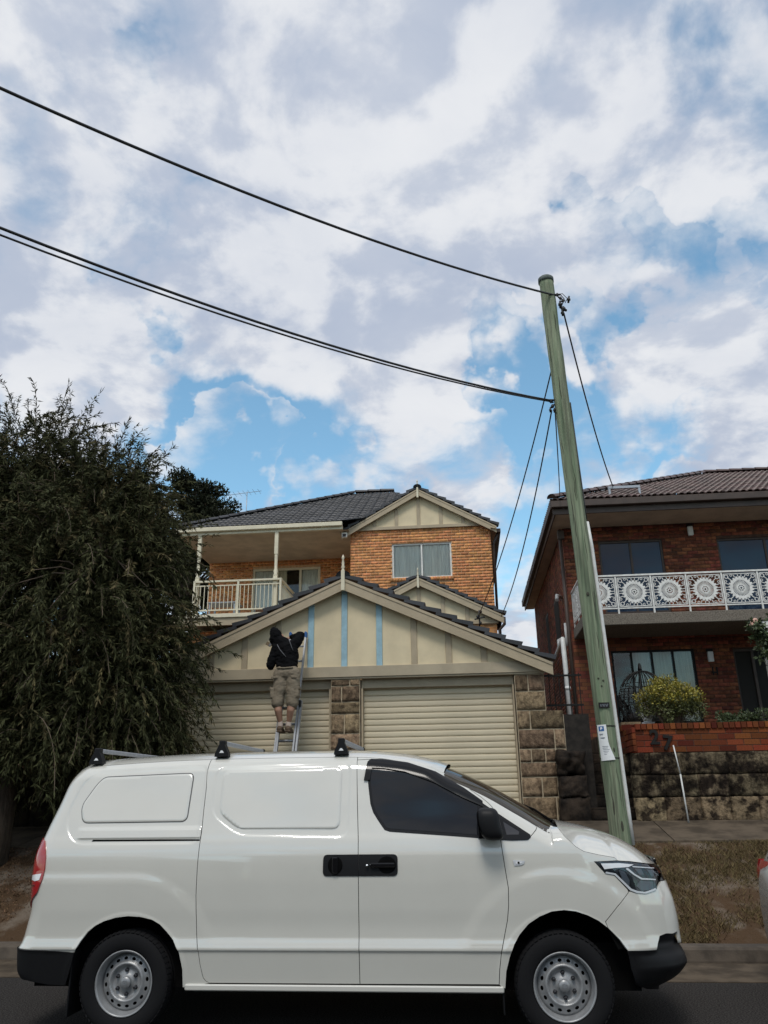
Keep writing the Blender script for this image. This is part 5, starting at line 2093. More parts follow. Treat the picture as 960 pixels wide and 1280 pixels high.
def P(u, z, off=0.0):
    """near-side skin: (u, z) -> local x, y, z"""
    u, z = np.asarray(u, float), np.asarray(z, float)
    xF, xR = xff(z), xrf(z)
    uf, ur = xF - RF, xR + RR
    ph = np.clip((u - uf) / RF, 0, math.pi / 2)
    ext = np.clip(u - uf - RF * math.pi / 2, 0, None)
    pr_ = np.clip((ur - u) / RR, 0, math.pi / 2)
    extr = np.clip(ur - u - RR * math.pi / 2, 0, None)
    x = np.where(u > uf, uf + RF * np.sin(ph), np.where(u < ur, ur - RR * np.sin(pr_), u))
    x = x + 0.05 * (1 - (1 - np.clip(ext / 0.5, 0, 1)) ** 2) - 0.03 * (1 - (1 - np.clip(extr / 0.7, 0, 1)) ** 2)
    base = hwb(z)
    zt = Zt(x)
    rz = np.where(x > 3.2, .10, .15)
    t = np.clip((z - (zt - rz)) / rz, 0, 0.999)
    ryt = 0.20
    h = base - ryt * (1 - np.sqrt(1 - t * t))
    h = h - RYF * (1 - np.cos(ph)) - RYR * (1 - np.cos(pr_)) - ext - extr
    dd = Dsp(u, z) * (ph < 0.9)
    w = np.cos(np.maximum(ph, pr_))
    h = h + dd + off * w
    x = x + off * np.where(u > uf, np.sin(ph), np.where(u < ur, -np.sin(pr_), 0))
    return np.stack([x, -h, z], -1)


INZ = ([0, .35, .6, 1.0, 1.2, 1.4, 1.6, 1.75, 1.85, 1.93], [.05, .04, 0, .005, .03, .075, .13, .19, .25, .4])


def onto(xm, zm):
    """a point read off a flat side elevation -> (u, z) on the curved skin, so that curvature does not shift it"""
    Y = VY0 + np.interp(zm, *INZ)
    Xw = xm + VX
    u, z = xm, zm
    k = 1.0
    for _ in range(14):
        x, z = Xw * k - VX, 1.62 + (zm - 1.62) * k
        uf, ur = float(xff(z)) - RF, float(xrf(z)) + RR
        u = x
        if x > uf:
            u = uf + RF * math.asin(min(1.0, (x - uf) / RF))
        elif x < ur:
            u = ur - RR * math.asin(min(1.0, (ur - x) / RR))
        p = P(np.array([u]), np.array([z]))[0]
        k = 0.5 * k + 0.5 * (VC + p[1]) / Y
    return (u, z)


def pmap(pts):
    return [onto(*p) for p in pts]


def offset_poly(poly, d):
    n = len(poly)
    area = sum(poly[i][0] * poly[(i + 1) % n][1] - poly[(i + 1) % n][0] * poly[i][1] for i in range(n))
    sg = 1 if area > 0 else -1
    out = []
    for i in range(n):
        p0, p, p1 = np.array(poly[i - 1]), np.array(poly[i]), np.array(poly[(i + 1) % n])
        a, b_ = p - p0, p1 - p
        a, b_ = a / (np.linalg.norm(a) + 1e-9), b_ / (np.linalg.norm(b_) + 1e-9)
        na, nb = np.array([-a[1], a[0]]) * sg, np.array([-b_[1], b_[0]]) * sg
        m_ = na + nb
        m_ = m_ / max(0.5, np.dot(m_, m_) / 2)
        out.append(tuple(p + m_ * d))
    return out


def densify(poly, h, closed=True):
    out = []
    n = len(poly)
    for i in range(n if closed else n - 1):
        a, b_ = np.array(poly[i]), np.array(poly[(i + 1) % n])
        k = max(1, int(np.linalg.norm(b_ - a) / h))
        for q in range(k):
            out.append(tuple(a + (b_ - a) * q / k))
    if not closed:
        out.append(tuple(poly[-1]))
    return out


def skin_mesh(name, poly, m, off=0.0, h=0.02, gap=0.0025, flange=0.014, fn=None, zfine=None):
    fn = fn or P
    poly = [p for i, p in enumerate(poly) if np.hypot(p[0] - poly[i - 1][0], p[1] - poly[i - 1][1]) > 1e-4]
    area = sum(poly[i][0] * poly[(i + 1) % len(poly)][1] - poly[(i + 1) % len(poly)][0] * poly[i][1] for i in range(len(poly)))
    if area < 0:
        poly = poly[::-1]
    if gap:
        poly = offset_poly(poly, gap)
    bd = densify(poly, h)
    a = np.array(bd)
    gx = np.arange(a[:, 0].min(), a[:, 0].max(), h)
    gz_ = np.arange(a[:, 1].min(), a[:, 1].max(), h)
    X, Z = np.meshgrid(gx, gz_)
    X = X + (np.arange(len(gz_)) % 2)[:, None] * h / 2
    X, Z = X.ravel(), Z.ravel()
    ok = sdf(X, Z, poly) < -0.45 * h
    pts = bd + list(zip(X[ok], Z[ok]))
    nb = len(bd)
    res = delaunay_2d_cdt([Vector(p) for p in pts], [(i, (i + 1) % nb) for i in range(nb)], [], 0, 1e-7)
    co = np.array([(v.x, v.y) for v in res[0]])
    tr = np.array([t for t in res[2] if len(t) == 3])
    cen = co[tr].mean(1)
    tr = tr[sdf(cen[:, 0], cen[:, 1], poly) < 0]
    u, z = co[:, 0], co[:, 1]
    pos = fn(u, z, off)
    e = 0.004
    du = fn(u + e, z, off) - fn(u - e, z, off)
    dz = fn(u, z + e, off) - fn(u, z - e, off)
    nr = np.cross(du, dz)
    nr /= np.linalg.norm(nr, axis=1, keepdims=True) + 1e-12
    # skirt
    orig = {}
    for new, olds in enumerate(res[3]):
        for o_ in olds:
            orig[o_] = new
    loop = [orig[i] for i in range(nb)]
    n0 = len(pos)
    faces = [tuple(t) for t in tr]
    nv = [pos]
    nn = [nr]
    if flange:
        top = pos[loop]
        bot = top - nr[loop] * flange
        dirp = np.roll(top, -1, 0) - np.roll(top, 1, 0)
        sn = np.cross(dirp, nr[loop])
        sn /= np.linalg.norm(sn, axis=1, keepdims=True) + 1e-12
        nv += [top, bot]
        nn += [sn, sn]
        for i in range(nb):
            j = (i + 1) % nb
            faces.append((n0 + j, n0 + i, n0 + nb + i, n0 + nb + j))
    allv = np.concatenate(nv)
    alln = np.concatenate(nn)
    me = bpy.data.meshes.new(name)
    me.from_pydata([tuple(p) for p in allv], [], faces)
    me.polygons.foreach_set('use_smooth', [True] * len(me.polygons))
    me.normals_split_custom_set_from_vertices([tuple(n_) for n_ in alln])
    me.materials.append(MT[m])
    me.update()
    return me


def skin(name, poly, m, parent=None, off=0.0, h=0.02, gap=0.0025, flange=0.014, both=True, mapped=False, parent_far=None):
    poly = poly if mapped else pmap(poly)
    me = skin_mesh(name, poly, m, off, h, gap, flange)
    parent = parent or V
    o = link_mesh(name, me, parent)
    f = None
    if both:
        f = link_mesh(name, me, parent_far or V, scale=None if parent_far else (1, -1, 1))
    return o, f


split_ = lambda x: float(Zt(np.array([x]))[0]) - 0.045
top_line = lambda a, c, n: [(x, split_(x)) for x in np.linspace(a, c, n)]      # in true x, no mapping needed
gapA = [(0.46, 1.90), (.478, 1.80), (0.496, 1.698), (.505, 1.52), (.511, 1.374), (.51, 1.149), (.519, .93), (.545, .663), (.576, .477), (.600, .39), (.622, .362), (.65, .351)]
gapB = [(1.700, 1.90), (1.728, 1.592), (1.745, 1.30), (1.751, 1.034), (1.757, .352)]
gapC = [(2.77, 1.53), (2.80, 1.42), (2.815, 1.325), (2.834, 1.136), (2.852, .977), (2.846, .86), (2.832, .769), (2.802, .66), (2.777, .565), (2.757, .45), (2.748, .355)]
archR = [(.449, .320), (.441, .44), (.411, .557), (.365, .635), (.311, .689), (.255, .737), (.193, .768), (.10, .787), (.004, .792), (-.09, .782), (-.179, .758), (-.245, .727),
         (-.296, .688), (-.345, .625), (-.388, .548)]
archF = [(2.791, .33), (2.805, .44), (2.836, .535), (2.87, .61), (2.913, .675), (2.98, .742), (3.063, .790), (3.15, .822), (3.237, .831), (3.32, .823), (3.402, .797), (3.475, .762),
         (3.534, .719), (3.608, .644), (3.656, .574)]
hoodgap = [(3.262, 1.362), (3.29, 1.322), (3.324, 1.289), (3.365, 1.25), (3.42, 1.218), (3.52, 1.195), (3.633, 1.176), (3.655, 1.155)]
doortop = [(1.700, 1.90), (1.88, 1.905), (2.06, 1.895), (2.19, 1.872), (2.30, 1.838), (2.425, 1.775), (2.56, 1.69), (2.685, 1.605), (2.735, 1.565), (2.77, 1.53)]

mA, mB, mC = pmap(gapA), pmap(gapB), pmap(gapC)
mD = pmap(doortop)


def rear_edge(z0, z1, n=14):
    """line down the back of the van, a little way round the corner"""
    out = []
    for z in np.linspace(z0, z1, n):
        out.append((float(xrf(np.array(z))) + RR - RR * math.pi / 2 - 0.02, z))
    return out


# rear quarter
zr0 = split_(-0.60)
quarter = top_line(mA[0][0], -0.62, 16) + rear_edge(zr0 - 0.03, 0.575) + pmap([(-.80, .568), (-.6, .56)] + archR[::-1]) + [(0.52, 0.335), (0.60, 0.342)] + mA[::-1]
quarter[0] = (mA[0][0], split_(mA[0][0]))
quarter.pop()
o_quarter, _ = skin('rear_quarter_panel', quarter, 'van_white', mapped=True, h=0.0105)
# sliding door
slide = top_line(mB[0][0], mA[0][0], 14) + mA[1:] + mB[::-1][:-1]
o_slide, f_slide = skin('sliding_door', slide, 'van_white', mapped=True, h=0.0105)
# front door
fdoor = mD + mC[1:] + mB[::-1][:-1]
o_door, f_door = skin('front_door', fdoor, 'van_white', mapped=True, h=0.0105)
# pillar strip over the front door, down to the cowl
pill = mD[::-1] + top_line(mB[0][0] + 0.0, 3.20, 26) + pmap([(3.262, 1.375), (3.11, 1.40), (3.075, 1.345), (3.04, 1.30), (2.90, 1.31), (2.815, 1.325)])
pill = mD + pmap([(2.815, 1.325), (2.9, 1.31), (3.03, 1.31), (3.085, 1.365), (3.10, 1.40)]) + [(x, split_(x)) for x in np.linspace(3.19, mB[0][0], 30)]
skin('windscreen_pillar', pill, 'van_white', mapped=True, h=0.016)
fender = pmap([(2.815, 1.325)] + gapC[3:] + [(2.77, .335)] + archF[:13] + [(3.521, .759), (3.61, .85), (3.705, .949), (3.70, .965), (3.617, 1.058), (3.556, 1.069), (3.486, 1.148), (3.57, 1.150)] +
              hoodgap[::-1] + [(3.245, 1.385), (3.16, 1.405), (3.10, 1.40), (3.085, 1.365), (3.03, 1.31), (2.9, 1.31)])
o_fender, _ = skin('front_fender', fender, 'van_white', mapped=True, h=0.0105)


def uc(z):
    """u where the nose reaches the centre line"""
    z = float(z)
    return float(xff(np.array(z))) - RF + RF * math.pi / 2 + float(hwb(np.array(z))) - RYF


bump_up = pmap([(3.705, .949), (3.61, .85), (3.521, .759), (3.534, .719), (3.608, .644), (3.656, .574), (3.853, .580), (3.866, .62), (3.885, .668), (3.93, .684), (3.975, .683)])
last = bump_up[-1]
bump_up += [(last[0] + 0.10, .66), (last[0] + 0.12, .585), (uc(.58) - 0.25, .58), (uc(.58), .58)] + [(uc(.98), .98)] + [(onto(3.92, 1.0)[0] + .06, 1.0)] + \
    pmap([(3.91, .985), (3.895, .962), (3.816, .938), (3.755, .944), (3.712, .955)])
skin('front_bumper', bump_up, 'van_white', mapped=True, h=0.02)
low = pmap([(3.656, .574), (3.853, .580), (3.866, .62), (3.885, .668), (3.93, .684), (3.975, .683)])
low += [(last[0] + 0.10, .66), (last[0] + 0.12, .585), (uc(.58) - .25, .58), (uc(.58), .58), (uc(.34), .34)] + pmap([(3.86, .335), (3.76, .335), (3.69, .36), (3.668, .46)])


def P_low(u, z, off=0.0):
    p = P(u, z, off)
    bul = 0.018 * np.exp(-((z - .455) / .035) ** 2) + 0.02 * sstep(z, .30, .40) * (1 - sstep(z, .50, .55)) - 0.035 * np.exp(-((z - .60) / .05) ** 2) * sstep(u, 3.80, 3.95)
    p[..., 0] += bul * sstep(u, 3.72, 4.0)
    p[..., 1] -= bul * 0.6 * sstep(u, 3.66, 3.8)
    return p


me = skin_mesh('lower_bumper', low, 'van_black', 0.004, 0.02, 0.0, 0.014, P_low)
link_mesh('lower_bumper', me, V)
link_mesh('lower_bumper', me, V, scale=(1, -1, 1))
# grille between the lamps
gr = [(onto(3.92, 1.0)[0] + .05, 1.0), (uc(.98), .985), (uc(1.13), 1.12), (onto(3.93, 1.13)[0] + .02, 1.125)]
skin('grille', gr, 'gloss_black', mapped=True, off=-0.006, gap=0.0)
gb = [(onto(3.92, 1.05)[0] + .03, 1.05), (uc(1.05), 1.045), (uc(1.065), 1.062), (onto(3.92, 1.05)[0] + .03, 1.066)]
skin('grille_bar', gb, 'chrome', mapped=True, off=0.004, gap=0.0)
# rear bumper
rb = pmap([(-.388, .548), (-.6, .56), (-.80, .568)]) + rear_edge(.572, .36, 6) + pmap([(-.741, .362), (-.581, .336), (-.444, .33), (-.41, .45)])
skin('rear_bumper', rb, 'van_black', mapped=True, off=0.010, gap=0.0)
for z0, z1, nm, m_ in ((.36, .575, 'rear_bumper', 'van_black'), (.58, 1.86, 'tailgate', 'van_white')):
    e = rear_edge(z0, z1, 12)
    cen = [(float(xrf(np.array(z))) + RR - RR * math.pi / 2 - (float(hwb(np.array(z))) - RYR), z) for z in np.linspace(z1, z0, 12)]
    me = skin_mesh(nm, e + cen, m_, 0.0, 0.05, 0.002, 0.012)
    link_mesh(nm, me, V)
    link_mesh(nm, me, V, scale=(1, -1, 1))

# sill strip, inner shell, floor
for s_ in (-1, 1):
    b = MB()
    b.bbox(0.47, 2.78, s_ * 0.925 - 0.02, s_ * 0.925 + 0.02, 0.305, 0.347, 0.008)
    b.v = [(x + VX, y + VC, z) for x, y, z in b.v]
    b.build('sill', MT['van_white'], V)
b = MB()
b.box(-.75, 3.75, -.80, .80, .30, .60)
b.v = [(x + VX, y + VC, z) for x, y, z in b.v if True]
shell = [(-.62, .6), (-.80, .62), (-.78, 1.2), (-.70, 1.55), (-.62, 1.75), (-.5, 1.83), (2.0, 1.84), (2.42, 1.66), (3.15, 1.28), (3.6, 1.15), (3.72, 1.0), (3.70, .6), (3.60, .58), (3.5, .78), (3.23, .88), (2.95, .78),
         (2.78, .55), (2.72, .36), (.56, .36), (.47, .55), (.3, .76), (0, .84), (-.28, .76), (-.45, .58)]
b.build('floor', MT['black'], V)
me = skin_mesh('inner_shell', shell, 'black', -0.035, 0.06, 0.0, 0.0)
link_mesh('inner_shell', me, V)
link_mesh('inner_shell', me, V, scale=(1, -1, 1))
# wheel-arch liners
for cx_, rr_ in ((0.01, .47), (3.22, .49)):
    for s_ in (-1, 1):
        b = MB()
        vs, fs = [], []
        for k in range(21):
            a = math.pi * k / 20
            for y in (.90, .45):
                vs.append((VX + cx_ + rr_ * math.cos(a), VC + s_ * y, .345 + rr_ * math.sin(a)))
        n_ = len(vs)
        vs += [(VX + cx_, VC + s_ * .45, .345)]
        for k in range(20):
            fs.append((2 * k, 2 * k + 1, 2 * k + 3, 2 * k + 2))
            fs.append((2 * k + 1, 2 * k + 3, n_))
        b.add(vs, fs)
        b.build('wheel_arch_liner', MT['black'], V)


# roof, windscreen and bonnet: lofted across the van
def loft(name, rows, m, n=28, zpow=4.0):
    """rows: (edge point (x, y, z), centre point (x, z)); y is negative on the near side"""
    vs, fs = [], []
    for (ex, ey, ez), (cx_, cz_) in rows:
        for k in range(n + 1):
            t = -1 + 2 * k / n
            t = math.copysign(1 - (1 - abs(t)) ** 1.6, t)
            a = abs(t)
            vs.append((ex + (cx_ - ex) * (1 - a ** 2), abs(ey) * t, ez + (cz_ - ez) * (1 - a ** zpow)))
    for j in range(len(rows) - 1):
        for k in range(n):
            a = j * (n + 1) + k
            fs.append((a, a + n + 1, a + n + 2, a + 1))
    b = MB()
    b.add([(x + VX, y + VC, z) for x, y, z in vs], fs, True)
    return b.build(name, MT[m], V)


def edge_pt(x):
    z = split_(x)
    p = P(np.array([x]), np.array([z]))[0]
    return (p[0], p[1], z)


rows = []
for x in np.linspace(-0.66, 2.40, 50):
    e = edge_pt(x)
    rows.append((e, (x + (0.05 if x > 2.0 else 0) * (x - 2.0) / .4 - 0.04 * max(0, (-.4 - x) / .26), float(Zt0(np.array(x))) + 0.028)))
loft('roof', rows, 'van_white')
rows = []
for x in np.linspace(2.405, 3.20, 30):
    e = edge_pt(x)
    rows.append((e, (x + 0.05, float(Zt0(np.array(x))) - 0.004)))
loft('windscreen', rows, 'screen_glass', zpow=5.0)
rows = []
for x in np.linspace(3.203, 3.27, 6):
    e = edge_pt(x)
    rows.append((e, (x + 0.05, float(Zt0(np.array(x))) - 0.02)))
loft('cowl', rows, 'van_black')
b = MB()
b.tube([(VX + 3.24, VC - .55, 1.415), (VX + 3.12, VC - .35, 1.50), (VX + 3.06, VC + .1, 1.53)], 0.010, 6)
b.tube([(VX + 3.25, VC + .15, 1.43), (VX + 3.12, VC + .3, 1.50), (VX + 3.05, VC + .7, 1.52)], 0.010, 6)
b.build('wiper', MT['black'], V)
hl_top = [(3.57, 1.150), (3.655, 1.155), (3.74, 1.150), (3.83, 1.139), (3.90, 1.132), (3.935, 1.128)]
edge = [(3.245, 1.385)] + hoodgap + hl_top[2:]
edge = densify(pmap(edge), 0.03, False)
rows = []
for i, (u, z) in enumerate(edge):
    s_ = i / (len(edge) - 1)
    p = P(np.array([u]), np.array([z]), 0.0)[0]
    xc_ = 3.28 + (4.03 - 3.28) * s_ ** 0.9
    zc_ = float(Zt0(np.array(xc_))) + 0.035 * (1 - s_ ** 3)
    rows.append(((p[0], p[1], z), (xc_, zc_)))
loft('bonnet', rows, 'van_white', 36, 3.2)

# side glass
WIN = [(1.788, 1.871), (1.800, 1.890), (1.815, 1.896), (1.95, 1.888), (2.121, 1.860), (2.24, 1.828), (2.346, 1.785), (2.562, 1.66), (2.692, 1.563), (2.87, 1.445), (3.041, 1.334), (3.044, 1.315),
       (3.02, 1.296), (2.902, 1.293), (2.427, 1.330), (1.985, 1.362), (1.945, 1.375), (1.896, 1.44), (1.855, 1.50), (1.832, 1.562), (1.81, 1.70)]
mW = pmap(WIN)
fr_n, fr_f = skin('window_frame', mW, 'gloss_black', o_door, off=0.002, gap=0.0, flange=0.006, mapped=True, both=False)
inner = offset_poly(mW, -0.028 if sum(mW[i][0] * mW[(i + 1) % len(mW)][1] - mW[(i + 1) % len(mW)][0] * mW[i][1] for i in range(len(mW))) < 0 else 0.028)
cut = [p for p in inner if p[0] < 2.66]
glass = [p for p in inner if p[0] < 2.68]
glass += []
o_gl, _ = skin('window_glass', offset_poly(mW, 0.022), 'van_glass', o_door, off=0.005, gap=0.0, flange=0.003, mapped=True, both=False)
sail = pmap([(2.66, 1.575), (2.70, 1.553), (3.035, 1.332), (3.038, 1.315), (3.018, 1.30), (2.902, 1.297), (2.65, 1.312)])
skin('window_sail', sail, 'gloss_black', V, off=0.009, gap=0.0, flange=0.006, mapped=True)
qg = pmap([(2.845, 1.425), (2.96, 1.355), (2.955, 1.335), (2.865, 1.335)])
skin('quarter_glass', qg, 'lamp_dark', V, off=0.011, gap=0.0, flange=0.003, mapped=True)
visor = pmap([(1.775, 1.74), (1.790, 1.885), (1.815, 1.908), (1.95, 1.900), (2.121, 1.872), (2.346, 1.797), (2.562, 1.672), (2.70, 1.575), (2.70, 1.535), (2.55, 1.60), (2.33, 1.715), (2.10, 1.80),
              (1.94, 1.828), (1.835, 1.835), (1.822, 1.74)])
skin('rain_visor', visor, 'gloss_black', o_door, off=0.020, gap=0.0, flange=0.016, mapped=True, both=False)
for nm, poly, m_, of_ in (('window_frame', mW, 'gloss_black', .002), ('window_glass', offset_poly(mW, .022), 'van_glass', .005)):
    pass
link_mesh('window_glass', o_gl.data, f_door)
link_mesh('window_frame', fr_n.data, f_door)

# blanking panels in place of rear side windows
for poly, par in ((SLID_IN, o_slide), (REAR_IN, o_quarter)):
    skin('groove_line', offset_poly(poly, -0.004 if sum(poly[i][0] * poly[(i + 1) % len(poly)][1] - poly[(i + 1) % len(poly)][0] * poly[i][1] for i in range(len(poly))) > 0 else 0.004),
         'groove_grey', par, off=0.0015, gap=0.0, flange=0.002, both=False, mapped=True)  # dark ring painted in as the shade of the groove round the panel
    skin('blank_panel', poly, 'van_white', par, off=0.0035, gap=0.0035, flange=0.003, both=False, mapped=True)
# track, handles, lamps
skin('door_track', [(-.366, 1.312), (-.355, 1.327), (.505, 1.322), (.505, 1.311), (-.34, 1.313)], 'black', o_quarter, off=0.002, gap=0.0, flange=0.002, both=False)
HZ0, HZ1 = 1.061, 1.208
p1 = rounded([(1.482, HZ0), (1.749, HZ0), (1.749, HZ1), (1.482, HZ1)], .035)
p2 = rounded([(1.756, HZ0), (2.045, HZ0), (2.045, HZ1), (1.756, HZ1)], .035)
p1 = [(x, z) for x, z in p1 if x < 1.70] + [(1.7518, HZ0), (1.7518, HZ1)]
p1 = sorted([q for q in p1 if q[1] < 1.135], key=lambda q: q[0]) + sorted([q for q in p1 if q[1] >= 1.135], key=lambda q: -q[0])
p2 = [(x, z) for x, z in p2 if x > 1.80] + [(1.7532, HZ0), (1.7532, HZ1)]
p2 = sorted([q for q in p2 if q[1] < 1.135], key=lambda q: q[0]) + sorted([q for q in p2 if q[1] >= 1.135], key=lambda q: -q[0])
for poly, par in ((p1, o_slide), (p2, o_door)):
    skin('handle_plate', poly, 'van_black', par, off=0.007, gap=0.0, flange=0.008, both=False)


def side_pt(x, z, off=0.0):
    u, zz = onto(x, z)
    p = P(np.array([u]), np.array([zz]), off)[0]
    return Vector((p[0] + VX, p[1] + VC, p[2]))


c = side_pt(1.575, 1.135, 0.012)
b = MB()
b.sphere(c, 1, 16, 10, (.055, .005, .062))
b.build('handle_recess', MT['black'], o_slide)
b = MB()
b.bbox(c.x - .022, c.x + .022, c.y - .022, c.y - .004, c.z - .058, c.z + .058, .008)
b.build('handle', MT['gloss_black'], o_slide)
c = side_pt(1.965, 1.135, 0.010)
b = MB()
b.sphere(c, 1, 18, 10, (.068, .005, .060))
b.build('handle_recess', MT['black'], o_door)
b = MB()
b.bbox(c.x - .125, c.x + .062, c.y - .026, c.y - .008, c.z - .016, c.z + .016, .008)
b.build('handle', MT['gloss_black'], o_door)
c = side_pt(1.818, 1.133, 0.012)
b = MB()
b.lathe([(0.0, -0.022), (.009, -0.021), (.010, 0.0)], 14, 'Y', c)
b.build('key_lock', MT['chrome'], o_door)
# side indicator
skin('side_indicator', [(2.897, 1.162), (2.984, 1.157), (2.977, 1.137), (2.955, 1.127), (2.906, 1.124)], 'bright_trim', o_fender, off=0.006, gap=0.0, flange=0.007, both=False)
skin('indicator_lens', [(2.915, 1.153), (2.968, 1.150), (2.962, 1.140), (2.918, 1.136)], 'white_lens', o_fender, off=0.009, gap=0.0, flange=0.003, both=False)
c = side_pt(2.938, 1.145, .011)
b = MB()
b.sphere(c, .008, 8, 6, (1, .4, 1))
b.build('indicator_bulb', MT['black'], o_fender)
# headlight
HL = [(3.486, 1.150), (3.655, 1.155), (3.83, 1.138), (3.925, 1.128), (3.918, 1.05), (3.903, .969), (3.86, .946), (3.816, .936), (3.755, .942), (3.712, .958), (3.617, 1.058), (3.556, 1.069)]
mH = pmap(HL)
o_hl, f_hl = skin('headlight', mH, 'lamp_dark', off=-0.012, gap=0.002, flange=0.02, mapped=True)
strip = pmap([(3.560, 1.082), (3.625, 1.070), (3.722, .972), (3.765, .955), (3.815, .950), (3.89, .975), (3.893, .962), (3.816, .938), (3.755, .944), (3.712, .960), (3.617, 1.060), (3.553, 1.071)])
skin('chrome_strip', strip, 'bright_trim', o_hl, off=0.0065, gap=0.0, flange=0.004, mapped=True, both=False)
led = pmap([(3.53, 1.136), (3.66, 1.138), (3.76, 1.128), (3.72, 1.112), (3.62, 1.106), (3.55, 1.098)])
skin('day_lamp', led, 'white_lens', o_hl, off=0.0060, gap=0.0, flange=0.004, mapped=True, both=False)
ln2 = pmap([(3.70, 1.10), (3.75, 1.06), (3.80, 1.03), (3.90, 1.026), (3.90, 1.033), (3.805, 1.040), (3.76, 1.066), (3.715, 1.106)])
skin('chrome_blade', ln2, 'bright_trim', o_hl, off=0.0060, gap=0.0, flange=0.004, mapped=True, both=False)
ln3 = pmap([(3.75, 1.118), (3.90, 1.108), (3.90, 1.102), (3.75, 1.111)])
skin('chrome_blade', ln3, 'bright_trim', o_hl, off=0.0060, gap=0.0, flange=0.004, mapped=True, both=False)
for poly, of_ in (([(3.655, 1.092), (3.695, 1.080), (3.722, 1.025), (3.715, .985), (3.672, 1.030)], -.003), ([(3.765, .990), (3.80, 1.022), (3.885, 1.016), (3.885, .968), (3.80, .957)], -.003),
                  ([(3.77, 1.100), (3.80, 1.060), (3.83, 1.062), (3.815, 1.100)], -.004), ([(3.855, 1.095), (3.885, 1.045), (3.90, 1.05), (3.905, 1.09)], -.005)):
    skin('reflector', pmap(poly), 'reflector_grey', o_hl, off=of_, gap=0.0, flange=0.006, mapped=True, both=False)
skin('lens', mH, 'lamp_glass', o_hl, off=0.004, gap=0.004, flange=0.0, mapped=True, both=False)
# tail light
TLp = [(-.765, 1.345), (-.745, 1.325), (-.727, 1.269), (-.708, 1.20), (-.700, 1.127), (-.706, 1.05), (-.730, .955), (-.77, .87), (-.79, .835), (-.812, .86), (-.815, 1.072), (-.802, 1.27)]
mT = pmap(TLp)
# carry the lamp round the corner
mT = [p for p in mT[:9]] + [(float(xrf(np.array(z))) + RR - RR * math.pi / 2 - 0.015, z) for z in (.86, .95, 1.07, 1.2, 1.30, 1.34)]
o_tl, _ = skin('tail_light', mT, 'red_lens', off=0.012, gap=0.001, flange=0.016, mapped=True)
wl = [(mT[4][0] - .055, 1.085), (mT[4][0] - .02, 1.09), (mT[4][0] - .03, 1.045), (mT[4][0] - .075, 1.035), (mT[4][0] - .14, 1.045), (mT[4][0] - .13, 1.075)]
skin('white_band', wl, 'white_lens', o_tl, off=0.0145, gap=0.0, flange=0.003, mapped=True, both=False)  # white band across the middle of the red lamp
mk('dark_red', (0.16, 0.006, 0.008), 0.2, coat=1.0)
for z in (1.00, .965, .93, .90):
    w_ = 0.10
    xe = float(np.interp(z, [.835, 1.05], [mT[8][0], mT[5][0]])) - 0.012
    skin('lens_rib', [(xe, z), (xe - w_ * (z - .80) * 5, z - .004), (xe - w_ * (z - .80) * 5, z + .008), (xe - .002, z + .012)], 'dark_red', o_tl, off=0.0145, gap=0.0, flange=0.003, mapped=True, both=False)
# mirror
for s_ in (-1, 1):
    c = Vector((2.735, s_ * 1.045, 1.415))
    b = MB()
    sp = MB().sphere((0, 0, 0), 1, 22, 16)
    vs = []
    for v in sp.v:
        q = [math.copysign(abs(t) ** 0.55, t) for t in v]
        vs.append((c.x + VX + q[0] * .085 + 0.02 * (q[2] < 0) * q[2] * -1 + .03 * q[2] * -1 * .4, c.y + VC + q[1] * .105, c.z + q[2] * .112))
    b.add(vs, sp.f, True)
    mo = b.build('wing_mirror', MT['van_black'], V)
    b = MB()
    b.add([(c.x + VX - .078 - .0, c.y + VC - .085, c.z - .09), (c.x + VX - .078, c.y + VC + .085, c.z - .09), (c.x + VX - .088, c.y + VC + .085, c.z + .09), (c.x + VX - .088, c.y + VC - .085, c.z + .09)], [(0, 1, 2, 3)])
    b.build('mirror_glass', MT['chrome'], mo)
    b = MB()
    b.bar((c.x + VX + .02, c.y + VC - s_ * .08, c.z - .085), (c.x + VX + .04, VC + s_ * .88, c.z - .075), 0.08, 0.035)
    b.build('mirror_arm', MT['van_black'], mo)
# mud flaps
for x, w_ in ((-.415, .012), (2.775, .012)):
    for s_ in (-1, 1):
        b = MB()
        b.bbox(VX + x - w_ / 2, VX + x + w_ / 2, VC + s_ * .80 - .125, VC + s_ * .80 + .125, .12 if x < 0 else .17, .56, .004)
        b.build('mud_flap', MT['van_black'], V)


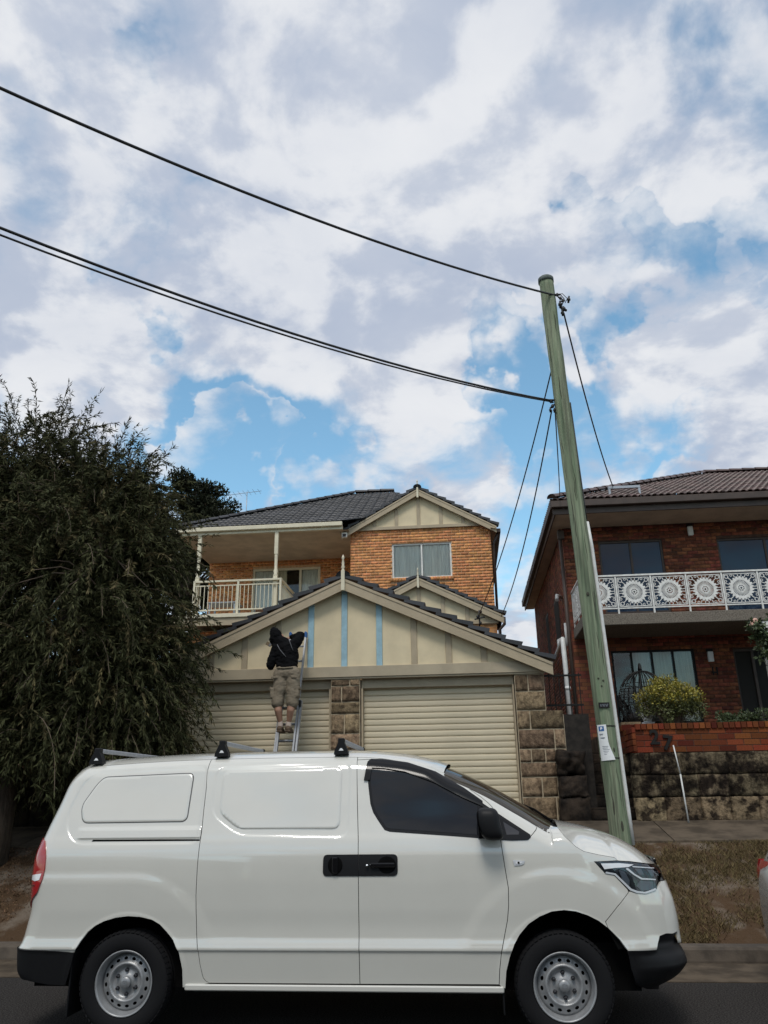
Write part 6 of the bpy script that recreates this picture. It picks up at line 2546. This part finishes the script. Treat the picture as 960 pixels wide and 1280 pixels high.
# wheels
def wheel(x, side):
    c = (VX + x, VC + side * 0.822, 0.345)
    s_ = side                                            # outward is side * y
    y = lambda h: h * s_
    t = MB()
    tp = [(.212, .080), (.222, .098), (.235, .104), (.262, .112), (.30, .111), (.323, .102), (.338, .088), (.344, .07), (.346, .052), (.336, .050), (.336, .042), (.3465, .040),
          (.347, .012), (.337, .010), (.337, -.010), (.347, -.012), (.3465, -.04), (.336, -.042), (.336, -.05), (.346, -.052), (.344, -.07), (.323, -.102), (.262, -.112), (.212, -.08)]
    t.lathe([(r_, y(h)) for r_, h in tp], 64, 'Y', c, True, s_ > 0)
    w = thing_part('wheel', t, 'rubber', V)
    # shoulder blocks
    sb = MB()
    for k in range(56):
        a = 2 * math.pi * k / 56
        ca, sa = math.cos(a), math.sin(a)
        vs = []
        for (r_, h) in ((.3445, .062), (.330, .0985)):
            for da in (-.036, .036):
                for e in (0.0, 0.006):
                    aa = a + da
                    vs.append((c[0] + (r_ + e) * math.cos(aa), c[1] + y(h + (e if r_ < .34 else 0)), c[2] + (r_ + e) * math.sin(aa)))
        sb.add(vs, [(0, 1, 3, 2), (4, 6, 7, 5), (1, 5, 7, 3), (0, 4, 5, 1), (2, 3, 7, 6)])
    sb.build('tread_blocks', MT['rubber'], w)
    r = MB()
    r.lathe([(.2165, y(.096)), (.219, y(.101)), (.215, y(.104)), (.207, y(.101)), (.203, y(.088)), (.198, y(.066)), (.192, y(.055)), (.190, y(.03)), (.190, y(-.08))], 64, 'Y', c, True, s_ < 0)
    # pressed disc with a ring of slots
    bd = [(0.190 * math.cos(2 * math.pi * k / 72), .190 * math.sin(2 * math.pi * k / 72)) for k in range(72)]
    pts = list(bd)
    edges = [(k, (k + 1) % 72) for k in range(72)]
    holes = []
    for q in range(16):
        a = 2 * math.pi * (q + .3) / 16
        hp = []
        for k in range(10):
            b_ = 2 * math.pi * k / 10
            rr_, tt = .1575 + .0105 * math.cos(b_), a + .0155 / .1575 * math.sin(b_)
            hp.append((rr_ * math.cos(tt), rr_ * math.sin(tt)))
        n0 = len(pts)
        pts += hp
        edges += [(n0 + k, n0 + (k + 1) % 10) for k in range(10)]
        holes.append(hp)
    for rr_ in (.182, .172, .143, .136, .130, .125, .120, .114, .108, .10, .09, .078, .066, .054, .044, .03, .015):
        k = max(10, int(rr_ * 420))
        pts += [(rr_ * math.cos(2 * math.pi * i / k), rr_ * math.sin(2 * math.pi * i / k)) for i in range(k)]
    res = delaunay_2d_cdt([Vector(p_) for p_ in pts], edges, [], 0, 1e-7)
    co = np.array([(v.x, v.y) for v in res[0]])
    tr = np.array([t_ for t_ in res[2] if len(t_) == 3])
    cen = co[tr].mean(1)
    keep = np.ones(len(tr), bool)
    for hp in holes:
        keep &= sdf(cen[:, 0], cen[:, 1], hp) > 0
    tr = tr[keep]
    rad_ = np.hypot(co[:, 0], co[:, 1])
    dep = np.interp(rad_, [0, .04, .05, .06, .09, .105, .114, .122, .128, .134, .146, .17, .178, .185, .19], [.052, .052, .046, .038, .032, .038, .058, .066, .066, .058, .046, .040, .036, .028, .022])
    d_ = MB()
    d_.add([(c[0] + co[i][0] * 1, c[1] + y(dep[i]), c[2] + co[i][1]) for i in range(len(co))], [tuple(q) if s_ < 0 else tuple(q)[::-1] for q in tr], True)
    d_.v += []
    r.add(d_.v, d_.f, True)
    ro = r.build('rim', MT['rim_silver'], w)
    bk = MB()
    bk.lathe([(0.0, y(-.005)), (.19, y(-.005))], 32, 'Y', c, False, s_ < 0)
    bk.build('slot_backing', MT['black'], w)  # plain black disc added behind the slots to stand in for their shade
    h = MB()
    h.lathe([(.040, y(.045)), (.040, y(.066)), (.036, y(.073)), (.018, y(.078)), (0.0, y(.079))], 28, 'Y', c, True, s_ > 0)
    h.build('hub_cap', MT['rim_silver'], w)
    if s_ < 0:
        em = MB()
        for k in range(20):                                   # slanted letter inside an oval
            a0, a1 = 2 * math.pi * k / 20, 2 * math.pi * (k + 1) / 20
            em.bar((c[0] + .020 * math.cos(a0), c[1] - .0795, c[2] + .012 * math.sin(a0)), (c[0] + .020 * math.cos(a1), c[1] - .0795, c[2] + .012 * math.sin(a1)), .0022, .002, (0, 1, 0))
        em.bar((c[0] - .010, c[1] - .0795, c[2] - .008), (c[0] - .005, c[1] - .0795, c[2] + .009), .003, .002, (0, 1, 0))
        em.bar((c[0] + .005, c[1] - .0795, c[2] - .009), (c[0] + .010, c[1] - .0795, c[2] + .008), .003, .002, (0, 1, 0))
        em.bar((c[0] - .008, c[1] - .0795, c[2] - .0015), (c[0] + .008, c[1] - .0795, c[2] + .0015), .0025, .002, (0, 1, 0))
        em.build('emblem', MT['steel_grey'], w)
    for k in range(6):
        a = 2 * math.pi * (k + .55) / 6
        n_ = MB()
        cc = (c[0] + .078 * math.cos(a), c[1], c[2] + .078 * math.sin(a))
        n_.lathe([(.0165, y(.030)), (.0165, y(.036)), (.012, y(.040)), (.012, y(.058)), (.007, y(.062)), (0, y(.062))], 6, 'Y', cc, False, s_ > 0)
        n_.build('wheel_nut', MT['lamp_dark'], w)
    return w


def thing_part(name, mb, m, parent):
    return mb.build(name, MT[m], parent)


for x in (0.0, 3.205):
    for s_ in (-1, 1):
        wheel(x, s_)
# roof racks
for x in (-.50, .575, 1.575):
    zr = float(Zt0(np.array(x)))
    b = MB()
    b.bbox(VX + x - .022, VX + x + .022, VC - .66, VC + .66, zr + .068, zr + .100, .006)
    bar_ = b.build('roof_rack_bar', MT['alu'], V)
    for s_ in (-1, 1):
        b = MB()
        yy = VC + s_ * .66
        b.bbox(VX + x - .026, VX + x + .026, yy - .03, yy + .03, zr + .064, zr + .104, .006)
        b.build('end_cap', MT['van_black'], bar_)
        b = MB()
        b.prism([(VX + x - .058, zr - .025), (VX + x + .058, zr - .025), (VX + x + .055, zr + .002), (VX + x + .024, zr + .070), (VX + x - .024, zr + .070), (VX + x - .055, zr + .002)], yy - .035, yy + .035)
        ft = b.build('rack_foot', MT['van_black'], bar_)
        b = MB()
        b.add([(VX + x + q * .55, yy + s_ * .037, zr + .008 + (w_ - zr) * .55) for q, w_ in ((-.035, zr - .006), (.04, zr - .006), (.03, zr + .012), (.012, zr + .03), (-.012, zr + .028), (-.018, zr + .012))],
              [(0, 1, 2, 3, 4, 5)])
        b.build('emblem', MT['paper'], bar_)
# ------------------------------------------------------------------ ladder
LD = thing('ladder', 'aluminium extension ladder leaning on the garage gable under the man', 'ladder', (-2.78, 12.05, 1.24))
LB, LT = Vector((-2.80, 12.05, 1.245)), Vector((-2.715, 12.90, 4.20))
lx = Vector((1, 0, 0))


def lad(t, side, w, back=0.0):
    p = LB + (LT - LB) * t
    return p + lx * side * w + Vector((0, back, -back * 0.28))


for s_ in (-1, 1):
    b = MB()
    b.bar(lad(0.18, s_, .130), lad(0.985, s_, .130), .026, .060, (0, 1, 0))
    b.build('fly_rail', MT['alu'], LD)
    b = MB()
    b.bar(lad(0.0, s_, .168, .035), lad(0.62, s_, .168, .035), .028, .066, (0, 1, 0))
    b.build('base_rail', MT['alu'], LD)
    b = MB()
    e = lad(0.985, s_, .130)
    b.bbox(e.x - .022, e.x + .022, e.y - .045, e.y + .045, e.z - .03, e.z + .075, .014)
    b.build('end_cap', MT['logo_blue'], LD)
    b = MB()
    e = lad(0.0, s_, .168, .035)
    b.bbox(e.x - .03, e.x + .03, e.y - .05, e.y + .05, e.z - .01, e.z + .06, .01)
    b.build('foot', MT['rubber'], LD)
    b = MB()
    e = lad(0.60, s_, .150, .01)
    b.bbox(e.x - .03, e.x + .03, e.y - .05, e.y + .05, e.z - .05, e.z + .05, .008)
    b.build('bracket', MT['dark_plastic'], LD)
for k in range(11):
    t = 0.06 + k * 0.0865
    b = MB()
    if t < .62:
        b.tube([lad(t, -1, .165, .035), lad(t, 1, .165, .035)], .015, 8)
    else:
        b.tube([lad(t, -1, .128), lad(t, 1, .128)], .015, 8)
    b.build('rung', MT['alu'], LD)
for k in range(5):
    t = 0.2325 + k * 0.0865
    b = MB()
    b.tube([lad(t, -1, .128), lad(t, 1, .128)], .015, 8)
    b.build('rung', MT['alu'], LD)

# ------------------------------------------------------------------ the man on the ladder
mk('skin', (0.36, 0.20, 0.135), 0.6, var=0.08, vscale=9)
mk('hoodie_black', (0.006, 0.006, 0.007), 0.95, spec=0.1, bump=0.4, bscale=14, bdist=0.02)
mk('khaki', (0.20, 0.165, 0.118), 0.9, var=0.05, vscale=9, bump=0.5, bscale=12, bdist=0.02)
mk('shoe_brown', (0.10, 0.065, 0.04), 0.8, var=0.2, vscale=20)
mk('sock', (0.40, 0.33, 0.28), 0.9)
mk('piping', (0.14, 0.14, 0.15), 0.7)
mk('bristle', (0.16, 0.12, 0.07), 0.9)
HM = thing('person', 'man in black hooded top and khaki cargo shorts standing on the ladder with a brush', 'person', (-2.78, 12.36, 2.55))


def capsule_set(chains):
    """chains of (point, radius); every consecutive pair becomes a tapered, round-ended limb"""
    b = MB()
    for ch in chains:
        for (a, ra), (c, rc) in zip(ch[:-1], ch[1:]):
            a, c = Vector(a), Vector(c)
            d = c - a
            n = max(2, int(d.length / 0.03))
            b.tube([a + d * i / n for i in range(n + 1)], [ra + (rc - ra) * i / n for i in range(n + 1)], 14)
        for (a, ra) in ch:
            b.sphere(a, ra, 14, 10)
    return b


def ellip(b, c, r_, rot=0.0):
    sp = MB().sphere((0, 0, 0), 1, 20, 14)
    m_ = Matrix.Rotation(rot, 3, 'Y')
    b.add([tuple(Vector(c) + m_ @ Vector((v[0] * r_[0], v[1] * r_[1], v[2] * r_[2]))) for v in sp.v], sp.f, True)
    return b


def fuse(name, b, m, parent, voxel=0.010, smooth_it=4, crease=0.0):
    """weld overlapping volumes into one continuous skin"""
    me = b.mesh(name + '_raw', MT[m], ROOT[parent.name])
    ob = bpy.data.objects.new('raw', me)
    COL.objects.link(ob)
    r_ = ob.modifiers.new('r', 'REMESH')
    r_.mode = 'VOXEL'
    r_.voxel_size = voxel
    s_ = ob.modifiers.new('s', 'SMOOTH')
    s_.iterations = smooth_it
    s_.factor = 0.6
    dg_ = bpy.context.evaluated_depsgraph_get()
    me2 = bpy.data.meshes.new_from_object(ob.evaluated_get(dg_))
    bpy.data.objects.remove(ob)
    me2.name = name
    if crease:
        for vv in me2.vertices:
            q = vv.co
            vv.co = q + vv.normal * crease * (mnoise.noise(Vector((q.x * 9, q.y * 9, q.z * 13))) + 0.6 * mnoise.noise(Vector((q.x * 22 + 5, q.y * 22, q.z * 34))))
    me2.polygons.foreach_set('use_smooth', [True] * len(me2.polygons))
    me2.materials.clear()
    me2.materials.append(MT[m])
    return link_mesh(name, me2, parent)


Yb = 12.34
footL, footR = Vector((-2.845, 12.34, 2.60)), Vector((-2.715, 12.34, 2.60))
kneeL, kneeR = Vector((-2.885, 12.28, 3.02)), Vector((-2.665, 12.28, 3.02))
hipL, hipR = Vector((-2.86, 12.30, 3.42)), Vector((-2.66, 12.30, 3.42))
shL, shR = Vector((-2.945, 12.36, 3.90)), Vector((-2.645, 12.36, 3.94))
elL, haL = Vector((-3.035, 12.33, 3.60)), Vector((-3.005, 12.52, 3.87))
elR, haR = Vector((-2.585, 12.45, 4.085)), Vector((-2.815, 12.66, 4.085))
head = Vector((-2.955, 12.40, 4.075))
neck = Vector((-2.83, 12.37, 3.97))
# body: legs, arms, head, hands in one skin
B_ = capsule_set([
    [(hipL, .085), (kneeL, .062), (kneeL + Vector((0.012, -.018, -.13)), .060), (footL + Vector((0, -.02, .10)), .036), (footL + Vector((0, -.03, .03)), .040), (footL + Vector((0, .10, .0)), .034)],
    [(hipR, .085), (kneeR, .062), (kneeR + Vector((-.012, -.018, -.13)), .060), (footR + Vector((0, -.02, .10)), .036), (footR + Vector((0, -.03, .03)), .040), (footR + Vector((0, .10, .0)), .034)],
    [(Vector((-2.76, 12.32, 3.42)), .095), (Vector((-2.765, 12.33, 3.62)), .11), (Vector((-2.79, 12.36, 3.85)), .13), (neck, .055), (head, .085)],
    [(Vector((-2.79, 12.36, 3.88)), .09), (shL, .06), (elL, .045), (haL + (elL - haL) * .18, .030)],
    [(Vector((-2.79, 12.36, 3.88)), .09), (shR, .06), (elR, .045), (haR + (elR - haR) * .18, .030)],
])
ellip(B_, head, (.078, .095, .112), R(-22))
ellip(B_, head + Vector((.062, .055, .02)), (.018, .022, .022))       # nose
ellip(B_, head + Vector((.035, .070, -.055)), (.035, .035, .03))      # chin and mouth
ellip(B_, head + Vector((.066, -.01, -.01)), (.014, .02, .03))        # ear
# hands with separate fingers
def hand(b, wrist, direction, curl, palm_n, r0=.0085):
    d = Vector(direction).normalized()
    n_ = Vector(palm_n).normalized()
    s_ = d.cross(n_).normalized()
    pc_ = wrist + d * .045
    for q in (-1, -.33, .33, 1):
        b_ = pc_ + s_ * q * .026
        ch = [(wrist + s_ * q * .016, .016), (b_ + d * .02, .0125)]
        p, v = b_ + d * .025, d.copy()
        ln = .030 - .004 * abs(q + .2)
        for j in range(3):
            ch.append((p, r0 - j * .0006))
            v = (v + n_ * curl).normalized()
            p = p + v * ln
        ch.append((p, r0 - .002))
        cs = capsule_set([ch])
        b.add(cs.v, cs.f, True)
    th = [(wrist + s_ * .02 + d * .015, .013), (wrist + s_ * .045 + d * .035 + n_ * .012, .010), (wrist + s_ * .045 + d * .062 + n_ * .026, .0085)]
    cs = capsule_set([th])
    b.add(cs.v, cs.f, True)


hand(B_, haL, (-.25, .45, .55), .75, (-.75, .2, .35))
hand(B_, haR, (-.85, .45, .15), .35, (-.1, .5, -.85))
fuse('body', B_, 'skin', HM, 0.0075, 3)
# black hooded top
T_ = capsule_set([
    [(Vector((-2.765, 12.325, 3.53)), .135), (Vector((-2.775, 12.34, 3.70)), .135), (Vector((-2.79, 12.36, 3.84)), .145)],
    [(Vector((-2.83, 12.36, 3.86)), .125), (shL, .088), ((shL + elL) / 2, .078), (elL, .072), (haL + (elL - haL) * .22, .046)],
    [(Vector((-2.74, 12.36, 3.87)), .125), (shR, .088), ((shR + elR) / 2, .078), (elR, .070), (haR + (elR - haR) * .22, .046)],
    [(Vector((-2.71, 12.33, 3.56)), .118), (Vector((-2.72, 12.35, 3.8)), .13)], [(Vector((-2.83, 12.33, 3.58)), .108), (Vector((-2.85, 12.35, 3.8)), .13)],
    [(neck + Vector((0, -.02, -.02)), .09), (head + Vector((-.03, -.03, -.06)), .10)],
])
ellip(T_, head + Vector((-.022, -.028, .012)), (.098, .105, .135), R(-24))       # hood up
ellip(T_, (-2.765, 12.33, 3.50), (.148, .125, .065))
fuse('hooded_top', T_, 'hoodie_black', HM, 0.009, 4, 0.018)
b = MB()
b.tube([(-2.905, 12.185, 3.90), (-2.86, 12.170, 3.82), (-2.80, 12.172, 3.75), (-2.755, 12.17, 3.70)], .0055, 6)
b.tube([(-2.72, 12.185, 3.98), (-2.70, 12.175, 3.93), (-2.675, 12.185, 3.86), (-2.65, 12.20, 3.80)], .0055, 6)
b.build('reflective_piping', MT['piping'], HM)
# cargo shorts
S_ = capsule_set([
    [(hipL + Vector((0, 0, .03)), .115), (hipL + Vector((-.005, -.01, -.18)), .112), (kneeL + Vector((-.005, 0.0, .08)), .098), (kneeL + Vector((-.008, .0, -.015)), .100)],
    [(hipR + Vector((0, 0, .03)), .115), (hipR + Vector((.005, -.01, -.18)), .112), (kneeR + Vector((.005, 0.0, .08)), .098), (kneeR + Vector((.008, .0, -.015)), .100)],
    [(Vector((-2.84, 12.30, 3.46)), .125), (Vector((-2.68, 12.30, 3.46)), .125)],
])
for s_, k_ in ((-1, kneeL), (1, kneeR)):
    S_.bbox(k_.x + s_ * .085 - .03, k_.x + s_ * .085 + .03, 12.20, 12.36, 3.07, 3.23, .015)
fuse('cargo_shorts', S_, 'khaki', HM, 0.0085, 4, 0.010)
for s_, k_ in ((-1, kneeL), (1, kneeR)):
    b = MB()
    b.bbox(k_.x + s_ * .112 - .014, k_.x + s_ * .112 + .014, 12.205, 12.355, 3.20, 3.245, .006)
    b.bbox(k_.x + s_ * .05 - .05, k_.x + s_ * .05 + .05, 12.172, 12.19, 3.37, 3.40, .004)
    b.build('pocket_flap', MT['khaki'], HM)
b = MB()
b.tube([(-2.645, 12.19, 3.535), (-2.70, 12.178, 3.53), (-2.78, 12.172, 3.525), (-2.86, 12.18, 3.53), (-2.90, 12.20, 3.535)], .013, 6)
b.build('waistband', MT['khaki'], HM)
for f_, nm in ((footL, 0), (footR, 1)):
    sh = capsule_set([[(f_ + Vector((0, -.075, .012)), .046), (f_ + Vector((0, .02, .012)), .046), (f_ + Vector((0, .13, -.006)), .040), (f_ + Vector((0, .17, -.008)), .034)]])
    sh.bbox(f_.x - .044, f_.x + .044, f_.y - .115, f_.y + .195, f_.z - .040, f_.z - .018, .008)
    fuse('shoe', sh, 'shoe_brown', HM, 0.008, 2)
    so = capsule_set([[(f_ + Vector((0, -.03, .055)), .047), (f_ + Vector((0, -.022, .115)), .042)]])
    fuse('sock', so, 'sock', HM, 0.008, 1)
# the brush in his left hand
PBR = thing('paintbrush', 'small flat paintbrush held up in the left hand of the man', 'paintbrush', tuple(haL + Vector((-.02, .04, .03))))
d = Vector((-.80, -.10, .42)).normalized()
h0 = haL + Vector((-.005, .045, .045))
b = MB()
b.tube([h0 - d * .05, h0, h0 + d * .06, h0 + d * .10], [.008, .012, .010, .016], 8)
b.build('handle', MT['bristle'], PBR)
b = MB()
b.bar(h0 + d * .095, h0 + d * .13, .030, .058, (0, .2, 1))
b.build('ferrule', MT['piping'], PBR)
b = MB()
b.bar(h0 + d * .13, h0 + d * .185, .024, .052, (0, .2, 1))
b.build('bristles', MT['bristle'], PBR)

# ------------------------------------------------------------------ the car at the right edge
mk('car_white', (0.62, 0.62, 0.60), 0.2, coat=1.0, coat_ior=2.1)
CX, CY = 2.60, 7.45
CR = thing('parked_car', 'white hatchback at the right edge, only its tail in view ahead of the van', 'car', (CX, CY, 0))
# lofted body: sections along x, each a half outline (y, z) from sill to roof
secs = [(0.00, .30, .78, .95, .80, .66), (.06, .27, .84, 1.02, .90, .74), (.25, .24, .88, 1.30, .96, .74), (.55, .22, .89, 1.44, .98, .68), (1.1, .20, .90, 1.50, .98, .64), (2.0, .20, .90, 1.49, .97, .63),
        (2.7, .20, .90, 1.28, .96, .62), (3.2, .21, .89, 1.00, .93, .70), (3.8, .23, .86, .88, .82, .66), (4.15, .28, .74, .70, .66, .56), (4.22, .32, .66, .60, .56, .5)]
vs, fs = [], []
for (x, z0, w_, zt_, zb_, wr) in secs:
    half = [(w_ * .93, z0), (w_ * .98, z0 + .12), (w_, z0 + .30), (w_ * .99, z0 + .5 * (zb_ - z0) + .12), (w_ * .965, zb_), (wr + (w_ * .95 - wr) * .5, zb_ + (zt_ - zb_) * .55), (wr, zt_ - .03), (wr * .7, zt_), (0, zt_ + .015)]
    ring = [(-y, z) for y, z in half] + [(y, z) for y, z in half[-2::-1]]
    for y, z in ring:
        vs.append((CX + x, CY + y, z))
m_ = 17
for j in range(len(secs) - 1):
    for k in range(m_ - 1):
        a = j * m_ + k
        fs.append((a, a + m_, a + m_ + 1, a + 1))
fs.append(tuple(range(m_)))
fs.append(tuple((len(secs) - 1) * m_ + k for k in range(m_ - 1, -1, -1)))
b = MB()
b.add(vs, fs, True)
b.build('body', MT['car_white'], CR)
b = MB()
vs, fs = [], []
for k in range(25):
    a = -math.pi / 2 + math.pi * k / 24
    yy = math.sin(a)
    for (o_, z) in ((-.02, .27), (-.055, .31), (-.075, .45), (-.085, .60), (-.07, .665), (-.02, .69)):
        vs.append((CX + .16 + o_ - .13 * (1 - abs(yy) ** 3) + .06, CY + yy * .90 * (1 - .0 * abs(o_)), z))
for k in range(24):
    for q in range(5):
        a = k * 6 + q
        fs.append((a, a + 1, a + 7, a + 6))
b.add(vs, fs, True)
b.build('rear_bumper', MT['car_white'], CR)
b = MB()
b.bbox(CX - .0, CX + .3, CY - .74, CY + .74, .18, .285, .02)
b.build('diffuser', MT['van_black'], CR)
for s_ in (-1, 1):
    b = MB()
    vs, fs = [], []
    for j, z in enumerate(np.linspace(.80, 1.02, 7)):
        for k in range(9):
            t = k / 8
            xx = CX + .03 + .26 * max(0, t - .45) / .55 + .08 * (z - .8)
            yy = CY + s_ * (.52 + .345 * min(1, t / .5) + .012)
            vs.append((xx - .022 * math.sin(math.pi * (j / 6)), yy, z))
    for j in range(6):
        for k in range(8):
            a = j * 9 + k
            f = (a, a + 1, a + 10, a + 9)
            fs.append(f if s_ > 0 else f[::-1])
    b.add(vs, fs, True)
    b.build('tail_light', MT['red_lens'], CR)
b = MB()
b.add([(CX + .07, CY - .62, 1.04), (CX + .07, CY + .62, 1.04), (CX + .30, CY + .58, 1.36), (CX + .30, CY - .58, 1.36)], [(0, 3, 2, 1)])
for s_ in (-1, 1):
    q = [(CX + .6, CY + s_ * .885, 1.02), (CX + 2.6, CY + s_ * .885, 1.0), (CX + 2.1, CY + s_ * .70, 1.42), (CX + .75, CY + s_ * .72, 1.40)]
    b.add(q, [(0, 1, 2, 3) if s_ < 0 else (3, 2, 1, 0)])
b.build('windows', MT['van_glass'], CR)
for x in (.72, 3.35):
    for s_ in (-1, 1):
        t = MB()
        t.lathe([(.20, .08), (.24, .10), (.29, .095), (.315, .07), (.318, -.07), (.29, -.095), (.20, -.08)], 36, 'Y', (CX + x, CY + s_ * .81, .318), True, True)
        w = t.build('wheel', MT['rubber'], CR)
        r_ = MB()
        r_.lathe([(.205, .085 * s_), (.19, .06 * s_), (.06, .05 * s_), (0, .06 * s_)], 30, 'Y', (CX + x, CY + s_ * .80, .318), True, s_ > 0)
        r_.build('rim', MT['rim_silver'], w)

# ------------------------------------------------------------------ the far side of the street, mirrored in the paint and glass
mk('render_wall', (0.16, 0.12, 0.09), 0.9, var=0.2, vscale=2)
for hx, hw_, hh, gap_ in ((-17.0, 13.0, 4.6, 0), (-2.0, 12.0, 5.6, 0), (13.0, 12.0, 4.4, 0), (28.0, 13.0, 5.0, 0)):
    y0 = -17.5
    t = thing('opposite_house', 'house across the street, seen only as a dark reflection in the van paint', 'house', (hx, y0, 0), 'houses across the street')
    b = MB()
    b.box(hx - hw_ / 2, hx + hw_ / 2, y0 - 9, y0, -0.1, hh)
    b.build('wall', MT['render_wall'], t)
    b = MB()
    e, r_ = 0.5, hh + 2.1
    x0, x1, ya, yb = hx - hw_ / 2 - e, hx + hw_ / 2 + e, y0 - 9 - e, y0 + e
    b.add([(x0, ya, hh), (x1, ya, hh), (x1, yb, hh), (x0, yb, hh), (x0 + 4.2, (ya + yb) / 2, r_), (x1 - 4.2, (ya + yb) / 2, r_)],
          [(3, 2, 5, 4), (1, 0, 4, 5), (0, 3, 4), (2, 1, 5), (0, 1, 2, 3)])
    b.build('roof', MT['dark_tile'], t)
    for k in range(3):
        b = MB()
        xx = hx - hw_ / 2 + 1.5 + k * (hw_ - 3.0) / 2.4
        b.box(xx, xx + 1.6, y0, y0 + 0.03, 1.0, 2.4)
        b.build('window', MT['dark_glass'], t)
